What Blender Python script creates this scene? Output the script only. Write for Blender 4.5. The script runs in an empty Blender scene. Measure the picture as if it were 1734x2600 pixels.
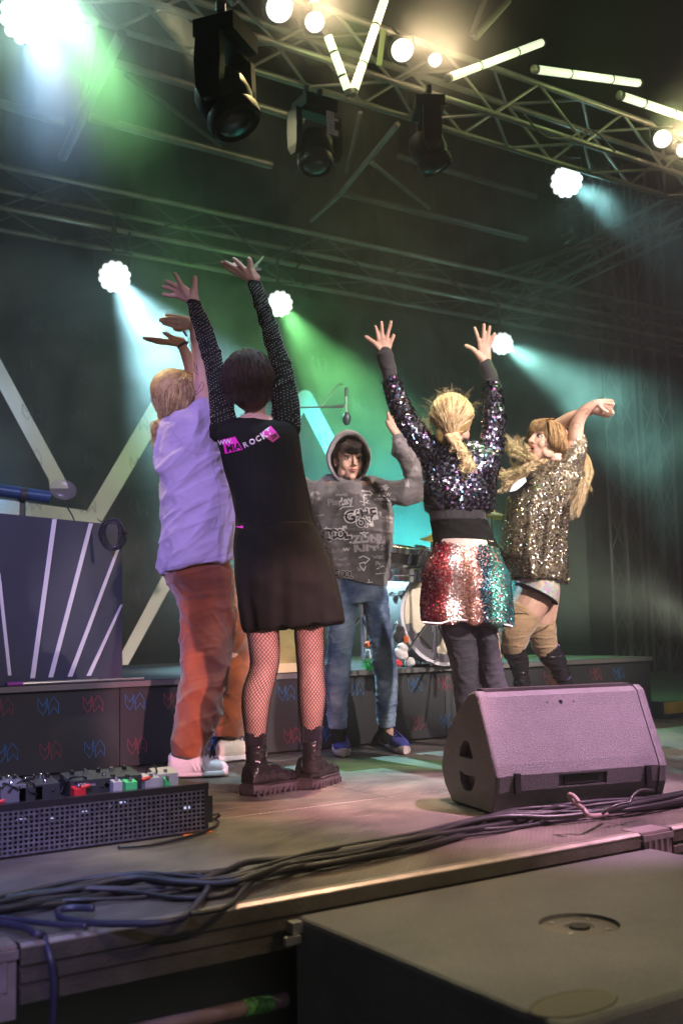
import bpy, math
AMB = .045; PARW = 5500; HAZE = .006; SMOKE = .28; PUFF = .85
import bpy, math, random, bmesh
import numpy as np
from mathutils import Vector, Matrix
from mathutils.bvhtree import BVHTree
random.seed(7); RNG = np.random.RandomState(11)
SC = bpy.context.scene
COL = SC.collection
PI = math.pi

# ------------------------------------------------------------------ camera
# world: X runs along the stage front, Y upstage, Z up; the deck top is z = 0
FPX = 2700.0; IW, IH = 1734, 2600
_a, _p, _r = math.radians(56.7), math.radians(6.24), math.radians(1.2)
CF = np.array([math.cos(_a)*math.cos(_p), math.sin(_a)*math.cos(_p), math.sin(_p)])
_R0 = np.array([math.sin(_a), -math.cos(_a), 0]); _U0 = np.cross(_R0, CF)
CR = _R0*math.cos(_r)-_U0*math.sin(_r); CU = _U0*math.cos(_r)+_R0*math.sin(_r)
CC = np.array([0, 0, .65])
HF = np.array([math.cos(_a), math.sin(_a), 0.0])      # level direction away from the lens
def ray(x, y): return CF+CR*(x-IW/2)/FPX-CU*(y-IH/2)/FPX
def at(x, y, d): return CC+ray(x, y)*d                 # point measured in the photograph at a depth in metres
def onz(x, y, z=0.0): v = ray(x, y); return CC+v*((z-CC[2])/v[2])
def ony(x, y, Y): v = ray(x, y); return CC+v*((Y-CC[1])/v[1])
def dep(P): return float((np.asarray(P)-CC)@CF)
cam = bpy.data.objects.new('camera', bpy.data.cameras.new('camera')); COL.objects.link(cam)
M = Matrix(((CR[0], CU[0], -CF[0], CC[0]), (CR[1], CU[1], -CF[1], CC[1]), (CR[2], CU[2], -CF[2], CC[2]), (0, 0, 0, 1)))
cam.matrix_world = M
cam.data.sensor_fit = 'VERTICAL'; cam.data.sensor_height = 36; cam.data.lens = 36*FPX/IH
cam.data.clip_end = 200; cam.data.clip_start = .05
cam.data.dof.use_dof = True; cam.data.dof.focus_distance = 4.7; cam.data.dof.aperture_fstop = 3.2
SC.camera = cam
# ------------------------------------------------------------------ world (dim night ambience)
W = bpy.data.worlds.new('World'); SC.world = W; W.use_nodes = True
W.node_tree.nodes['Background'].inputs[0].default_value = (.95, .96, 1.0, 1)
W.node_tree.nodes['Background'].inputs[1].default_value = AMB
SC.view_settings.view_transform = 'Standard'; SC.view_settings.look = 'None'
SC.view_settings.exposure = 0; SC.view_settings.gamma = 1; SC.view_settings.use_curve_mapping = False
SC.render.engine = 'CYCLES'
SC.cycles.max_bounces = 5; SC.cycles.diffuse_bounces = 2; SC.cycles.glossy_bounces = 3; SC.cycles.transmission_bounces = 4
SC.cycles.volume_bounces = 0; SC.cycles.transparent_max_bounces = 6
SC.cycles.use_denoising = True; SC.cycles.sample_clamp_indirect = 4; SC.cycles.sample_clamp_direct = 0
SC.cycles.caustics_reflective = False; SC.cycles.caustics_refractive = False

# ------------------------------------------------------------------ stage light sources (some are added where no fixture hangs)
def lamp(kind, name, loc, target, col, power, size=.06, angle=30, blend=.4):
    L = bpy.data.lights.new(name, kind); L.energy = power; L.color = col; L.shadow_soft_size = size
    if kind == 'SPOT': L.spot_size = math.radians(angle); L.spot_blend = blend
    o = bpy.data.objects.new(name, L); COL.objects.link(o); o.location = Vector(loc)
    if target is not None:
        o.rotation_euler = (Vector(target)-Vector(loc)).to_track_quat('-Z', 'Y').to_euler()
    return o
# warm and violet front-of-house wash: heads on the front truss above the audience edge
lamp('SPOT', 'wash_light', (3.4, -4.2, 4.8), (3.85, 3.9, 1.35), (1.0, .82, .76), 5200, .10, 22, .5)     # warm white on the two blonde women
lamp('SPOT', 'wash_light', (7.2, 1.2, 4.6), (3.1, 4.55, 1.35), (1.0, .78, .70), 1100, .08, 12, .6)      # side light on the teenager
lamp('SPOT', 'wash_light', (4.3, .5, 6.4), (2.9, 2.85, .3), (.95, .50, .80), 6800, .12, 16.5, .6)      # violet-pink on the wedge
lamp('SPOT', 'wash_light', (9.5, .5, 4.0), (4.9, 3.3, 0), (.55, .35, 1.0), 900, .1, 22, .9)             # violet on the deck at right
lamp('SPOT', 'wash_light', (-3.2, -.6, 3.6), (1.75, 4.35, 1.15), (.60, .44, 1.0), 2100, .12, 13.5, .4)    # lilac from the left
lamp('SPOT', 'wash_light', (2.2, -3.2, 3.6), (2.1, 4.3, 1.0), (.95, .82, .92), 620, .12, 18, .6)        # weak pink fill on the two women at left
lamp('SPOT', 'wash_light', (-.9, -1.0, 2.6), (.45, 3.1, .08), (.46, .38, 1.0), 1000, .08, 26, .9)       # blue-violet on the left front
lamp('SPOT', 'wash_light', (1.2, -2.6, 1.5), (2.27, 3.85, .42), (1.0, .45, .52), 2600, .08, 9.5, .35)  # pink on the legs
lamp('SPOT', 'wash_light', (3.9, -1.6, 3.8), (1.95, 1.85, -.05), (.95, .70, .36), 300, .1, 22, .9)     # olive on the sub top
lamp('SPOT', 'wash_light', (3.4, -2.0, 4.2), (1.5, 3.2, 0), (.9, .64, .42), 300, .1, 30, .9)           # dim general wash on the deck
# warm blinders of the front truss (see the lamp objects further down)
for _x in (3.45, 3.73, 4.49, 4.79, 7.33, 7.59):
    lamp('POINT', 'blinder_light', (_x, 5.72, 4.84), None, (1.0, .70, .40), 15, .07)
lamp('SPOT', 'back_light', (1.8, 6.0, 4.36), (2.0, 4.2, 1.3), (1.0, .86, .42), 560, .08, 24, .5)        # yellow rim from behind left
lamp('SPOT', 'back_light', (4.1, 6.0, 4.8), (2.7, 4.0, 1.5), (1.0, .85, .42), 480, .08, 30, .5)
lamp('POINT', 'flare_light', (1.8, 5.92, 4.36), None, (.6, 1.0, .85), 60, .1)
# coloured pools thrown on the deck by the moving heads
def pool(loc, x, y, col, pw, ang, bl=.35):
    loc = (loc[0]-.2, 2.6, 6.6)
    lamp('SPOT', 'pool_light', loc, onz(x, y), col, pw*7, .03, ang, bl)
pool((4.6, 6.0, 4.6), 985, 1955, (.22, 1.0, .2), 260, 9, .8)
pool((3.0, 6.0, 4.6), 1035, 1998, (1.0, 1.0, .72), 300, 11, .5)
pool((3.4, 5.9, 4.6), 830, 2035, (1.0, .46, .28), 380, 9, .7)
pool((2.4, 5.9, 4.3), 560, 1990, (.55, .85, 1.0), 200, 6, .4)
pool((2.5, 5.9, 4.3), 560, 2140, (.75, .85, .35), 110, 9, .6)
pool((.6, 5.9, 4.3), 150, 2235, (.30, .42, 1.0), 200, 12, .8)
pool((5.0, 5.9, 4.6), 1260, 2250, (1.0, .65, .45), 60, 12, .8)
# LED par beams from the back truss
PARS = [((3.25, 8.4, 3.67), (3.7, 5.9, .9), (.45, .88, 1.0)), ((4.87, 8.4, 3.68), (5.3, 6.0, .6), (.28, 1.0, .30)),
        ((7.63, 8.4, 3.66), (8.7, 5.2, 1.2), (.40, 1.0, .85)), ((7.27, 7.0, 4.88), (7.9, 5.0, 3.1), (.42, .95, .95))]
for _l, _t, _c in PARS:
    _d = np.array(_t)-np.array(_l); _d /= np.linalg.norm(_d)
    lamp('SPOT', 'par_light', np.array(_l)+_d*.03, _t, _c, PARW*{3.25: .95, 4.87: .42, 7.63: .38, 7.27: .34}[_l[0]], .05, 40, 1.0)
    lamp('POINT', 'par_glow', np.array(_l)+_d*.30, None, _c, 6, .10)  # added point light floating before each par to build its glow
# smoke and backdrop wash from the floor behind the riser
lamp('SPOT', 'backdrop_light', (6.3, 6.7, .5), (6.35, 9.0, 1.9), (.05, .78, .85), 6500, .2, 42, 1.0)
lamp('SPOT', 'backdrop_light', (4.3, 6.7, .5), (4.5, 9.0, 2.5), (.25, 1.0, .10), 260, .2, 46, 1.0)
lamp('SPOT', 'backdrop_light', (7.2, 7.4, .5), (7.6, 8.9, 2.4), (.2, .5, .8), 160, .2, 50, 1.0)
lamp('SPOT', 'backdrop_light', (1.8, 7.4, .5), (2.1, 9.0, 1.9), (.15, .45, 1.0), 520, .2, 34, 1.0)
lamp('SPOT', 'backdrop_light', (9.0, 7.0, .5), (9.3, 8.9, 1.2), (.85, .9, .65), 700, .2, 44, 1.0)
lamp('SPOT', 'console_light', (.4, 3.9, 2.6), (1.3, 5.0, .9), (.3, .42, 1.0), 60, .1, 50, .8)
lamp('SPOT', 'wash_light', (7.4, 1.8, 3.6), (4.0, 5.15, .8), (1.0, .85, .82), 1300, .08, 14, .6)       # drum kit
lamp('SPOT', 'haze_light', (1.8, 5.9, 4.4), (2.1, 5.9, 2.2), (.30, .55, 1.0), 800, .1, 44, 1.0)
lamp('SPOT', 'haze_light', (1.9, 5.9, 4.5), (3.3, 6.6, 3.0), (.35, 1.0, .35), 1500, .1, 44, 1.0)
lamp('SPOT', 'wash_light', (4.6, .6, 3.2), (2.3, 1.6, -.05), (.55, .8, .35), 60, .1, 26, .9)             # green tint on the sub
lamp('SPOT', 'glint_light', (3.6, 5.4, 5.1), ony(585, 250, 4.6), (1.0, .75, .3), 260, .05, 16, .6)  # added spot for the yellow glint on the biggest moving head
lamp('SPOT', 'wash_light', (1.0, -1.3, 2.5), (3.14, 4.6, 1.0), (1.0, .86, .84), 600, .06, 14, .5)       # added fill on the teenager from near the camera
lamp('SPOT', 'wash_light', (5.8, -3.2, 4.6), (4.3, 4.1, 1.3), (1.0, .88, .86), 4200, .08, 11, .5)       # woman in gold
lamp('SPOT', 'back_light', (2.6, 6.0, 4.7), (4.1, 4.25, 1.5), (1.0, .9, .5), 700, .06, 20, .6)
lamp('SPOT', 'wash_light', (-1.5, 2.6, 4.4), (3.1, 9.2, 2.1), (1.0, .88, .80), 1000, .08, 17, .9)       # pale bars of the banner
_o = lamp('AREA', 'added_front_fill', (-1.0, -6.0, 2.2), (2.2, 3.0, .2), (1.0, .97, .95), 60)  # added area fill behind the camera that lifts the dark front faces
_o.data.shape = 'SQUARE'; _o.data.size = 4.0
pool((3.2, 5.7, 3.6), 720, 2125, (1.0, .62, .40), 120, 17, .9)
lamp('SPOT', 'wash_light', (1.2, -1.6, 3.2), (4.25, 4.2, 1.5), (1.0, .9, .8), 900, .06, 9, .6)         # front light on the woman in gold
lamp('SPOT', 'wash_light', (.4, -1.8, 3.0), (3.45, 3.85, 1.55), (1.0, .9, .85), 700, .06, 8, .6)       # front light on the girl's hair
lamp('SPOT', 'back_light', (.9, 6.0, 4.3), (2.0, 4.35, 1.75), (1.0, .84, .45), 420, .05, 16, .6)        # yellow rim on the two women at left
for _p in ((3.95, 5.7, 4.62), (5.4, 5.7, 5.02), (6.5, 5.7, 5.16), (7.2, 5.7, 4.98)):
    lamp('POINT', 'tube_light', _p, None, (.7, 1.0, .3), 7, .12)
# ------------------------------------------------------------------ materials
def nodes(name):
    m = bpy.data.materials.new(name); m.use_nodes = True
    return m, m.node_tree, m.node_tree.nodes['Principled BSDF']
def mat(name, col, rough=.6, metal=0., spec=.5, emit=None, estr=0., noise=0., nscale=8., bump=0., bscale=60., col2=None, sheen=0., coat=0.):
    m, t, b = nodes(name)
    b.inputs['Base Color'].default_value = (*col, 1); b.inputs['Roughness'].default_value = rough
    b.inputs['Metallic'].default_value = metal; b.inputs['Specular IOR Level'].default_value = spec
    b.inputs['Sheen Weight'].default_value = sheen; b.inputs['Coat Weight'].default_value = coat
    if emit: b.inputs['Emission Color'].default_value = (*emit, 1); b.inputs['Emission Strength'].default_value = estr
    tc = t.nodes.new('ShaderNodeNewGeometry')
    if noise > 0 or col2:
        n = t.nodes.new('ShaderNodeTexNoise'); n.inputs['Scale'].default_value = nscale; n.inputs['Detail'].default_value = 5
        t.links.new(tc.outputs['Position'], n.inputs['Vector'])
        r = t.nodes.new('ShaderNodeValToRGB'); r.color_ramp.elements[0].position = .3; r.color_ramp.elements[1].position = .7
        c2 = col2 or tuple(c*(1-noise) for c in col)
        r.color_ramp.elements[0].color = (*c2, 1); r.color_ramp.elements[1].color = (*(col if col2 else tuple(min(1, c*(1+noise)) for c in col)), 1)
        t.links.new(n.outputs['Fac'], r.inputs['Fac']); t.links.new(r.outputs['Color'], b.inputs['Base Color'])
    if bump > 0:
        n2 = t.nodes.new('ShaderNodeTexNoise'); n2.inputs['Scale'].default_value = bscale; n2.inputs['Detail'].default_value = 3
        t.links.new(tc.outputs['Position'], n2.inputs['Vector'])
        bp = t.nodes.new('ShaderNodeBump'); bp.inputs['Strength'].default_value = bump; bp.inputs['Distance'].default_value = .01
        t.links.new(n2.outputs['Fac'], bp.inputs['Height']); t.links.new(bp.outputs['Normal'], b.inputs['Normal'])
    return m
def math_node(t, op, a, b=None, c=None):
    n = t.nodes.new('ShaderNodeMath'); n.operation = op
    for i, v in enumerate((a, b, c)):
        if v is None: continue
        if isinstance(v, (int, float)): n.inputs[i].default_value = v
        else: t.links.new(v, n.inputs[i])
    return n.outputs[0]
MT = {}
MT['black_metal'] = mat('black_metal', (.035, .035, .036), .45, .3, noise=.2)
MT['truss_metal'] = mat('truss_metal', (.17, .165, .15), .45, .6, noise=.25, nscale=5)
MT['dark_truss'] = mat('dark_truss', (.09, .088, .085), .5, .5, noise=.25, nscale=5)
MT['rear_chord_lit'] = mat('rear_chord_lit', (.34, .30, .25), .4, .6, noise=.3, nscale=5)  # brownish highlights of the rear truss put into the chord colour
MT['black_cloth'] = mat('black_cloth', (.011, .011, .0115), .9, spec=.15, noise=.25, nscale=6, bump=.15, bscale=400, sheen=.0)
MT['drape'] = mat('drape', (.009, .010, .010), .92, spec=.15, noise=.25, nscale=1.3, bump=.2, bscale=20)
MT['print_white'] = mat('print_white', (.86, .80, .72), .8, noise=.05, nscale=4)
MT['rubber'] = mat('rubber', (.014, .014, .015), .42, noise=.3, nscale=20)
MT['chrome'] = mat('chrome', (.75, .75, .78), .18, 1.)
MT['steel'] = mat('steel', (.5, .5, .5), .35, .9, noise=.15)
MT['glow_white'] = mat('glow_white', (.8, .8, .8), .5, emit=(1, 1, 1), estr=1.15)
MT['glow_warm'] = mat('glow_warm', (.8, .8, .8), .5, emit=(1, .93, .84), estr=1.6)
MT['glow_tube'] = mat('glow_tube', (.8, .8, .8), .5, emit=(.86, 1, .66), estr=.95)
MT['skin'] = mat('skin', (.60, .37, .28), .5, spec=.4, noise=.08, nscale=30, bump=.06, bscale=300)
MT['skin_pink'] = mat('skin_pink', (.62, .37, .30), .5, spec=.4, noise=.08, nscale=30, bump=.06, bscale=300)

# ------------------------------------------------------------------ mesh collector
def nrm(v): v = np.asarray(v, float); return v/(np.linalg.norm(v)+1e-12)
def frame(t, ref=None):
    t = nrm(t); ref = np.array([0, 0, 1.]) if ref is None else np.asarray(ref, float)
    if abs(t@nrm(ref)) > .95: ref = np.array([1., 0, 0]) if abs(t[0]) < .9 else np.array([0, 1., 0])
    u = nrm(np.cross(ref, t)); v = np.cross(t, u); return u, v
class MB:
    def __init__(s): s.v = []; s.f = []; s.n = 0; s.mi = []; s.cur = 0; s.col = None
    def add(s, V, F):
        V = np.asarray(V, float).reshape(-1, 3)
        s.v.append(V); s.f += [tuple(int(i)+s.n for i in f) for f in F]; s.mi += [s.cur]*len(F); s.n += len(V); return s
    def box(s, lo, hi, R=None, c=None):
        lo = np.asarray(lo, float); hi = np.asarray(hi, float)
        V = np.array([[(lo, hi)[i][0], (lo, hi)[j][1], (lo, hi)[k][2]] for i in (0, 1) for j in (0, 1) for k in (0, 1)])
        if R is not None: V = V@np.asarray(R)
        if c is not None: V = V+np.asarray(c)
        return s.add(V, [(0, 1, 3, 2), (4, 6, 7, 5), (0, 4, 5, 1), (2, 3, 7, 6), (0, 2, 6, 4), (1, 5, 7, 3)])
    def obox(s, c, ax, ay, az):     # centre and three half-axis vectors
        c, ax, ay, az = [np.asarray(q, float) for q in (c, ax, ay, az)]
        V = [c+i*ax+j*ay+k*az for i in (-1, 1) for j in (-1, 1) for k in (-1, 1)]
        return s.add(V, [(0, 1, 3, 2), (4, 6, 7, 5), (0, 4, 5, 1), (2, 3, 7, 6), (0, 2, 6, 4), (1, 5, 7, 3)])
    def rings(s, rings, cap=True, closed=True):
        n = len(rings[0]); F = []
        for i in range(len(rings)-1):
            for j in range(n if closed else n-1):
                a = i*n+j; b = i*n+(j+1) % n; F.append((a, b, b+n, a+n))
        if cap: F.append(tuple(range(n-1, -1, -1))); F.append(tuple((len(rings)-1)*n+k for k in range(n)))
        return s.add(np.concatenate([np.asarray(r, float) for r in rings]), F)
    def tube(s, P, r, n=8, cap=True, round_=False, flat=1., ref=None):
        P = [np.asarray(p, float) for p in P]; r = [r]*len(P) if np.isscalar(r) else list(r)
        if round_:      # hemispherical ends
            a = nrm(P[0]-P[1]); b = nrm(P[-1]-P[-2]); P0, r0, P1, r1 = P[0], r[0], P[-1], r[-1]
            P = [P0+a*r0*.96, P0+a*r0*.72]+P+[P1+b*r1*.72, P1+b*r1*.96]; r = [r0*.28, r0*.7]+r+[r1*.7, r1*.28]
        R = []; u = None
        for i, p in enumerate(P):
            t = P[min(i+1, len(P)-1)]-P[max(i-1, 0)]
            if u is None: u, v = frame(t, ref)
            else:
                t = nrm(t); u = nrm(u-t*(u@t)); v = np.cross(t, u)
            a = np.linspace(0, 2*PI, n, endpoint=False)
            R.append(p+r[i]*(np.cos(a)[:, None]*u+flat*np.sin(a)[:, None]*v))
        return s.rings(R, cap)
    def ell(s, c, ax, ay=None, az=None, n=12, m=8):
        c = np.asarray(c, float)
        if np.isscalar(ax): ax, ay, az = np.array([ax, 0, 0]), np.array([0, ax, 0]), np.array([0, 0, ax])
        ax, ay, az = [np.asarray(q, float) for q in (ax, ay, az)]; R = []
        for i in range(1, m):
            th = PI*i/m; a = np.linspace(0, 2*PI, n, endpoint=False)
            R.append(c-az*math.cos(th)+math.sin(th)*(np.cos(a)[:, None]*ax+np.sin(a)[:, None]*ay))
        k = s.n; s.rings(R, False); b = (c-az, c+az)
        q = len(R)*n
        s.add(b, []); s.f += [(k+q, k+(j+1) % n, k+j) for j in range(n)]+[(k+q+1, k+q-n+j, k+q-n+(j+1) % n) for j in range(n)]; s.mi += [s.cur]*(2*n)
        return s
    def lathe(s, c, axis, prof, n=24, cap=True):   # prof: (radius, distance along axis)
        u, v = frame(axis); t = nrm(axis); a = np.linspace(0, 2*PI, n, endpoint=False); c = np.asarray(c, float)
        return s.rings([c+t*h+max(r, 1e-4)*(np.cos(a)[:, None]*u+np.sin(a)[:, None]*v) for r, h in prof], cap)
    def prism(s, poly, d):           # planar outline pushed by vector d
        n = len(poly); A = np.asarray(poly, float); B = A+np.asarray(d, float)
        return s.add(np.concatenate([A, B]), [tuple(range(n-1, -1, -1)), tuple(range(n, 2*n))]+[(i, (i+1) % n, (i+1) % n+n, i+n) for i in range(n)])
    def mesh(s, name, smooth=False):
        me = bpy.data.meshes.new(name)
        V = np.concatenate(s.v) if s.v else np.zeros((0, 3))
        me.from_pydata(V.tolist(), [], s.f); me.update()
        if smooth: me.shade_smooth()
        if any(s.mi): me.polygons.foreach_set('material_index', s.mi)
        return me
ORIG = {}
def link(name, me, m, parent=None, smooth=None):
    """one mesh object; its vertices are given in world space and made local to its root"""
    org = ORIG.get(parent.name, np.zeros(3)) if parent is not None else None
    if parent is None:
        org = np.zeros(3)
    if org.any():
        n = len(me.vertices); co = np.empty(n*3); me.vertices.foreach_get('co', co)
        me.vertices.foreach_set('co', (co.reshape(-1, 3)-org).ravel()); me.update()
    o = bpy.data.objects.new(name, me); COL.objects.link(o)
    for q in (m if isinstance(m, (list, tuple)) else [m]):
        if q is not None: me.materials.append(MT[q] if isinstance(q, str) else q)
    if parent is not None: o.parent = parent
    ORIG[o.name] = org
    return o
def build(name, mb, m, parent=None, smooth=False, **props):
    me = mb.mesh(name, smooth)
    bm = bmesh.new(); bm.from_mesh(me); bmesh.ops.recalc_face_normals(bm, faces=bm.faces); bm.to_mesh(me); bm.free()
    if smooth == 'auto':
        me.shade_smooth(); me.set_sharp_from_angle(angle=math.radians(38))
    o = link(name, me, m, parent)
    for k, v in props.items(): o[k] = v
    return o
def thing(name, label, cat, loc, group=None):
    o = bpy.data.objects.new(name, None); COL.objects.link(o); o.location = Vector([float(q) for q in loc]); o.empty_display_size = .1
    o['label'] = label; o['category'] = cat
    if group: o['group'] = group
    ORIG[o.name] = np.array(loc, float)
    return o
def tag(o, label, cat, group=None, kind=None):
    if label: o['label'] = label; o['category'] = cat
    if group: o['group'] = group
    if kind: o['kind'] = kind
    return o
def spline(P, k=8):
    P = np.asarray(P, float); n = len(P); out = []
    for i in range(n-1):
        p0, p1, p2, p3 = P[max(i-1, 0)], P[i], P[i+1], P[min(i+2, n-1)]
        for j in range(k):
            t = j/k; out.append(.5*((2*p1)+(-p0+p2)*t+(2*p0-5*p1+4*p2-p3)*t*t+(-p0+3*p1-3*p2+p3)*t**3))
    out.append(P[-1]); return np.array(out)
# value noise in numpy
def vnoise(P, scale, seed=0):
    P = np.asarray(P)*scale+seed*17.13; i = np.floor(P).astype(np.int64); f = P-i; f = f*f*(3-2*f); tot = 0
    def h(a, b, c):
        n = (a*374761393+b*668265263+c*2147483647+seed*144665) & 0x7fffffff; n = ((n ^ (n >> 13))*1274126177) & 0x7fffffff
        return ((n ^ (n >> 16)) & 0xffff)/65535.
    for dx in (0, 1):
        for dy in (0, 1):
            for dz in (0, 1):
                w = (f[:, 0] if dx else 1-f[:, 0])*(f[:, 1] if dy else 1-f[:, 1])*(f[:, 2] if dz else 1-f[:, 2])
                tot = tot+w*h(i[:, 0]+dx, i[:, 1]+dy, i[:, 2]+dz)
    return tot*2-1
def getv(me): a = np.empty(len(me.vertices)*3); me.vertices.foreach_get('co', a); return a.reshape(-1, 3)
def getn(me): a = np.empty(len(me.vertices)*3); me.vertex_normals.foreach_get('vector', a); return a.reshape(-1, 3)
def solid(mb, voxel=.006, smooth=2, dec=0, disp=None, name='body'):
    """union of overlapping closed shapes as one continuous smooth skin"""
    me = mb.mesh(name)
    bm = bmesh.new(); bm.from_mesh(me); bmesh.ops.recalc_face_normals(bm, faces=bm.faces); bm.to_mesh(me); bm.free()
    o = bpy.data.objects.new('tmp', me); COL.objects.link(o)
    r = o.modifiers.new('r', 'REMESH'); r.mode = 'VOXEL'; r.voxel_size = voxel
    if smooth: q = o.modifiers.new('s', 'SMOOTH'); q.factor = .5; q.iterations = smooth
    if dec: q = o.modifiers.new('d', 'DECIMATE'); q.ratio = dec
    dg = bpy.context.evaluated_depsgraph_get(); ev = o.evaluated_get(dg)
    out = bpy.data.meshes.new_from_object(ev); out.name = name
    bpy.data.objects.remove(o); bpy.data.meshes.remove(me)
    if disp is not None:
        V = getv(out); N = getn(out); V = disp(V, N); out.vertices.foreach_set('co', V.ravel())
    out.update(); out.shade_smooth(); return out
def bvh(me):
    return BVHTree.FromPolygons([tuple(v) for v in getv(me)], [tuple(p.vertices) for p in me.polygons])
# ================================================================== THE SETTING
def deck_material():
    m, t, b = nodes('deck'); L = t.links
    g = t.nodes.new('ShaderNodeNewGeometry'); sx = t.nodes.new('ShaderNodeSeparateXYZ'); L.new(g.outputs['Position'], sx.inputs[0])
    # anti-slip wire pattern: crossed fine ribs
    ca = math_node(t, 'SINE', math_node(t, 'MULTIPLY', math_node(t, 'ADD', sx.outputs[0], sx.outputs[1]), 330.))
    cb = math_node(t, 'SINE', math_node(t, 'MULTIPLY', math_node(t, 'SUBTRACT', sx.outputs[0], sx.outputs[1]), 330.))
    pat = math_node(t, 'MAXIMUM', ca, cb)
    n = t.nodes.new('ShaderNodeTexNoise'); n.inputs['Scale'].default_value = 2.3; n.inputs['Detail'].default_value = 8; n.inputs['Roughness'].default_value = .62
    L.new(g.outputs['Position'], n.inputs['Vector'])
    r = t.nodes.new('ShaderNodeValToRGB'); r.color_ramp.elements[0].position = .32; r.color_ramp.elements[1].position = .72
    r.color_ramp.elements[0].color = (.036, .031, .028, 1); r.color_ramp.elements[1].color = (.20, .168, .14, 1); L.new(n.outputs['Fac'], r.inputs['Fac'])
    # scuffs: stretched light scratches
    mp = t.nodes.new('ShaderNodeMapping'); mp.inputs['Scale'].default_value = (1.2, 22, 1); mp.inputs['Rotation'].default_value = (0, 0, .5); L.new(g.outputs['Position'], mp.inputs[0])
    n2 = t.nodes.new('ShaderNodeTexNoise'); n2.inputs['Scale'].default_value = 3.; n2.inputs['Detail'].default_value = 6; L.new(mp.outputs[0], n2.inputs['Vector'])
    sc = math_node(t, 'MULTIPLY', math_node(t, 'GREATER_THAN', n2.outputs['Fac'], .645), .32)
    mx = t.nodes.new('ShaderNodeMix'); mx.data_type = 'RGBA'; L.new(sc, mx.inputs[0]); L.new(r.outputs['Color'], mx.inputs[6]); mx.inputs[7].default_value = (.34, .31, .28, 1)
    pd = t.nodes.new('ShaderNodeMix'); pd.data_type = 'RGBA'; L.new(math_node(t, 'MULTIPLY', math_node(t, 'GREATER_THAN', pat, .72), .35), pd.inputs[0])
    L.new(mx.outputs[2], pd.inputs[6]); pd.inputs[7].default_value = (.05, .045, .04, 1); L.new(pd.outputs[2], b.inputs['Base Color'])
    rr = math_node(t, 'ADD', math_node(t, 'MULTIPLY', n.outputs['Fac'], .35), .28); L.new(rr, b.inputs['Roughness'])
    bp = t.nodes.new('ShaderNodeBump'); bp.inputs['Strength'].default_value = .35; bp.inputs['Distance'].default_value = .002
    L.new(math_node(t, 'ADD', pat, n.outputs['Fac']), bp.inputs['Height']); L.new(bp.outputs['Normal'], b.inputs['Normal'])
    return m
MT['deck'] = deck_material()
MT['edge_lip'] = mat('edge_lip', (.55, .48, .42), .35, .7, noise=.3, nscale=12)
MT['profile'] = mat('profile', (.085, .075, .06), .5, .4, noise=.3, nscale=9, bump=.2, bscale=90)
MT['bracket'] = mat('bracket', (.55, .45, .45), .35, .8, noise=.2, nscale=15)
MT['asphalt'] = mat('asphalt', (.05, .05, .05), .9, noise=.4, nscale=20, bump=.5, bscale=120)

g = MB().box((-8.5, -12.5, -1.25), (18.5, 13.5, -1.2)); build('ground', g, 'asphalt', kind='structure')
deck = build('stage_floor', MB().box((-5, 2.36, -.10), (14, 9.6, -.022)), 'black_metal', kind='structure')
def panel(x0, x1, y0, y1):
    g = .0035; b = MB(); x0 += g; x1 -= g; y0 += g; y1 -= g; e = .003
    P = [(x0, y0), (x1, y0), (x1, y1), (x0, y1)]; Q = [(x0+e, y0+e), (x1-e, y0+e), (x1-e, y1-e), (x0+e, y1-e)]
    z = RNG.uniform(-.0008, .0006)
    b.rings([[(*p, -.02) for p in P], [(*p, z-.002) for p in P], [(*q, z) for q in Q]], True)
    build('deck_panel', b, 'deck', deck)
for y0, y1, xj in ((2.36, 3.415, .62), (3.415, 4.70, .38), (4.70, 5.98, 1.1), (5.98, 7.26, .38), (7.26, 8.54, .62), (8.54, 9.6, .38)):
    for k in range(-2, 7): panel(xj+2.05*(k-1), xj+2.05*k, y0, y1)
# aluminium edge profile along the audience side, with its grooves, one length per stage section
for k in range(-1, 4):
    x0 = .62+2.05*k+(.0); x1 = x0+2.05; x0 += .075 if k >= 0 else .01; x1 -= .075
    b = MB(); pr = [(2.355, .002), (2.325, .004), (2.318, -.003), (2.318, -.040), (2.328, -.044), (2.328, -.050), (2.318, -.054), (2.318, -.076), (2.326, -.079), (2.326, -.084), (2.318, -.087), (2.318, -.118), (2.355, -.122)]
    b.prism([(x0, y, z) for y, z in pr], (x1-x0, 0, 0)); build('edge_profile', b, 'profile', deck); build('edge_lip', MB().prism([(x0, 2.3555, .0025), (x0, 2.3255, .0045), (x0, 2.3165, -.002), (x0, 2.3165, -.0055), (x0, 2.325, .002), (x0, 2.3555, .0005)], (x1-x0, 0, 0)), 'edge_lip', deck)
    # cast corner bracket between two sections
    b = MB(); xc = x1+.075
    b.box((xc-.068, 2.322, -.004), (xc+.068, 2.40, .003)); 
    b.prism([(xc-.066, 2.318, -.022), (xc+.066, 2.318, -.022), (xc+.066, 2.318, -.145), (xc+.028, 2.318, -.145), (xc+.016, 2.318, -.092), (xc-.012, 2.318, -.092), (xc-.03, 2.318, -.080), (xc-.052, 2.318, -.05)], (0, .03, 0))
    for q in (-.045, -.018, .009, .036): b.box((xc+q, 2.309, -.085), (xc+q+.008, 2.3175, -.024))
    b.box((xc-.068, 2.309, -.0225), (xc+.068, 2.3175, -.0045))
    build('corner_bracket', b, 'bracket', deck)
b = MB()
for k in range(0, 5):
    b.tube([(.62+2.05*(k-1), 2.5, -.1), (.62+2.05*(k-1), 2.5, -1.2)], .024, 10)
build('stage_leg', b, 'steel', deck, kind='stuff')
build('stage_skirt', MB().box((-5, 2.75, -1.2), (14, 2.77, -.105)), mat('skirt_cloth', (.12, .12, .115), .9), kind='structure')
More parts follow.
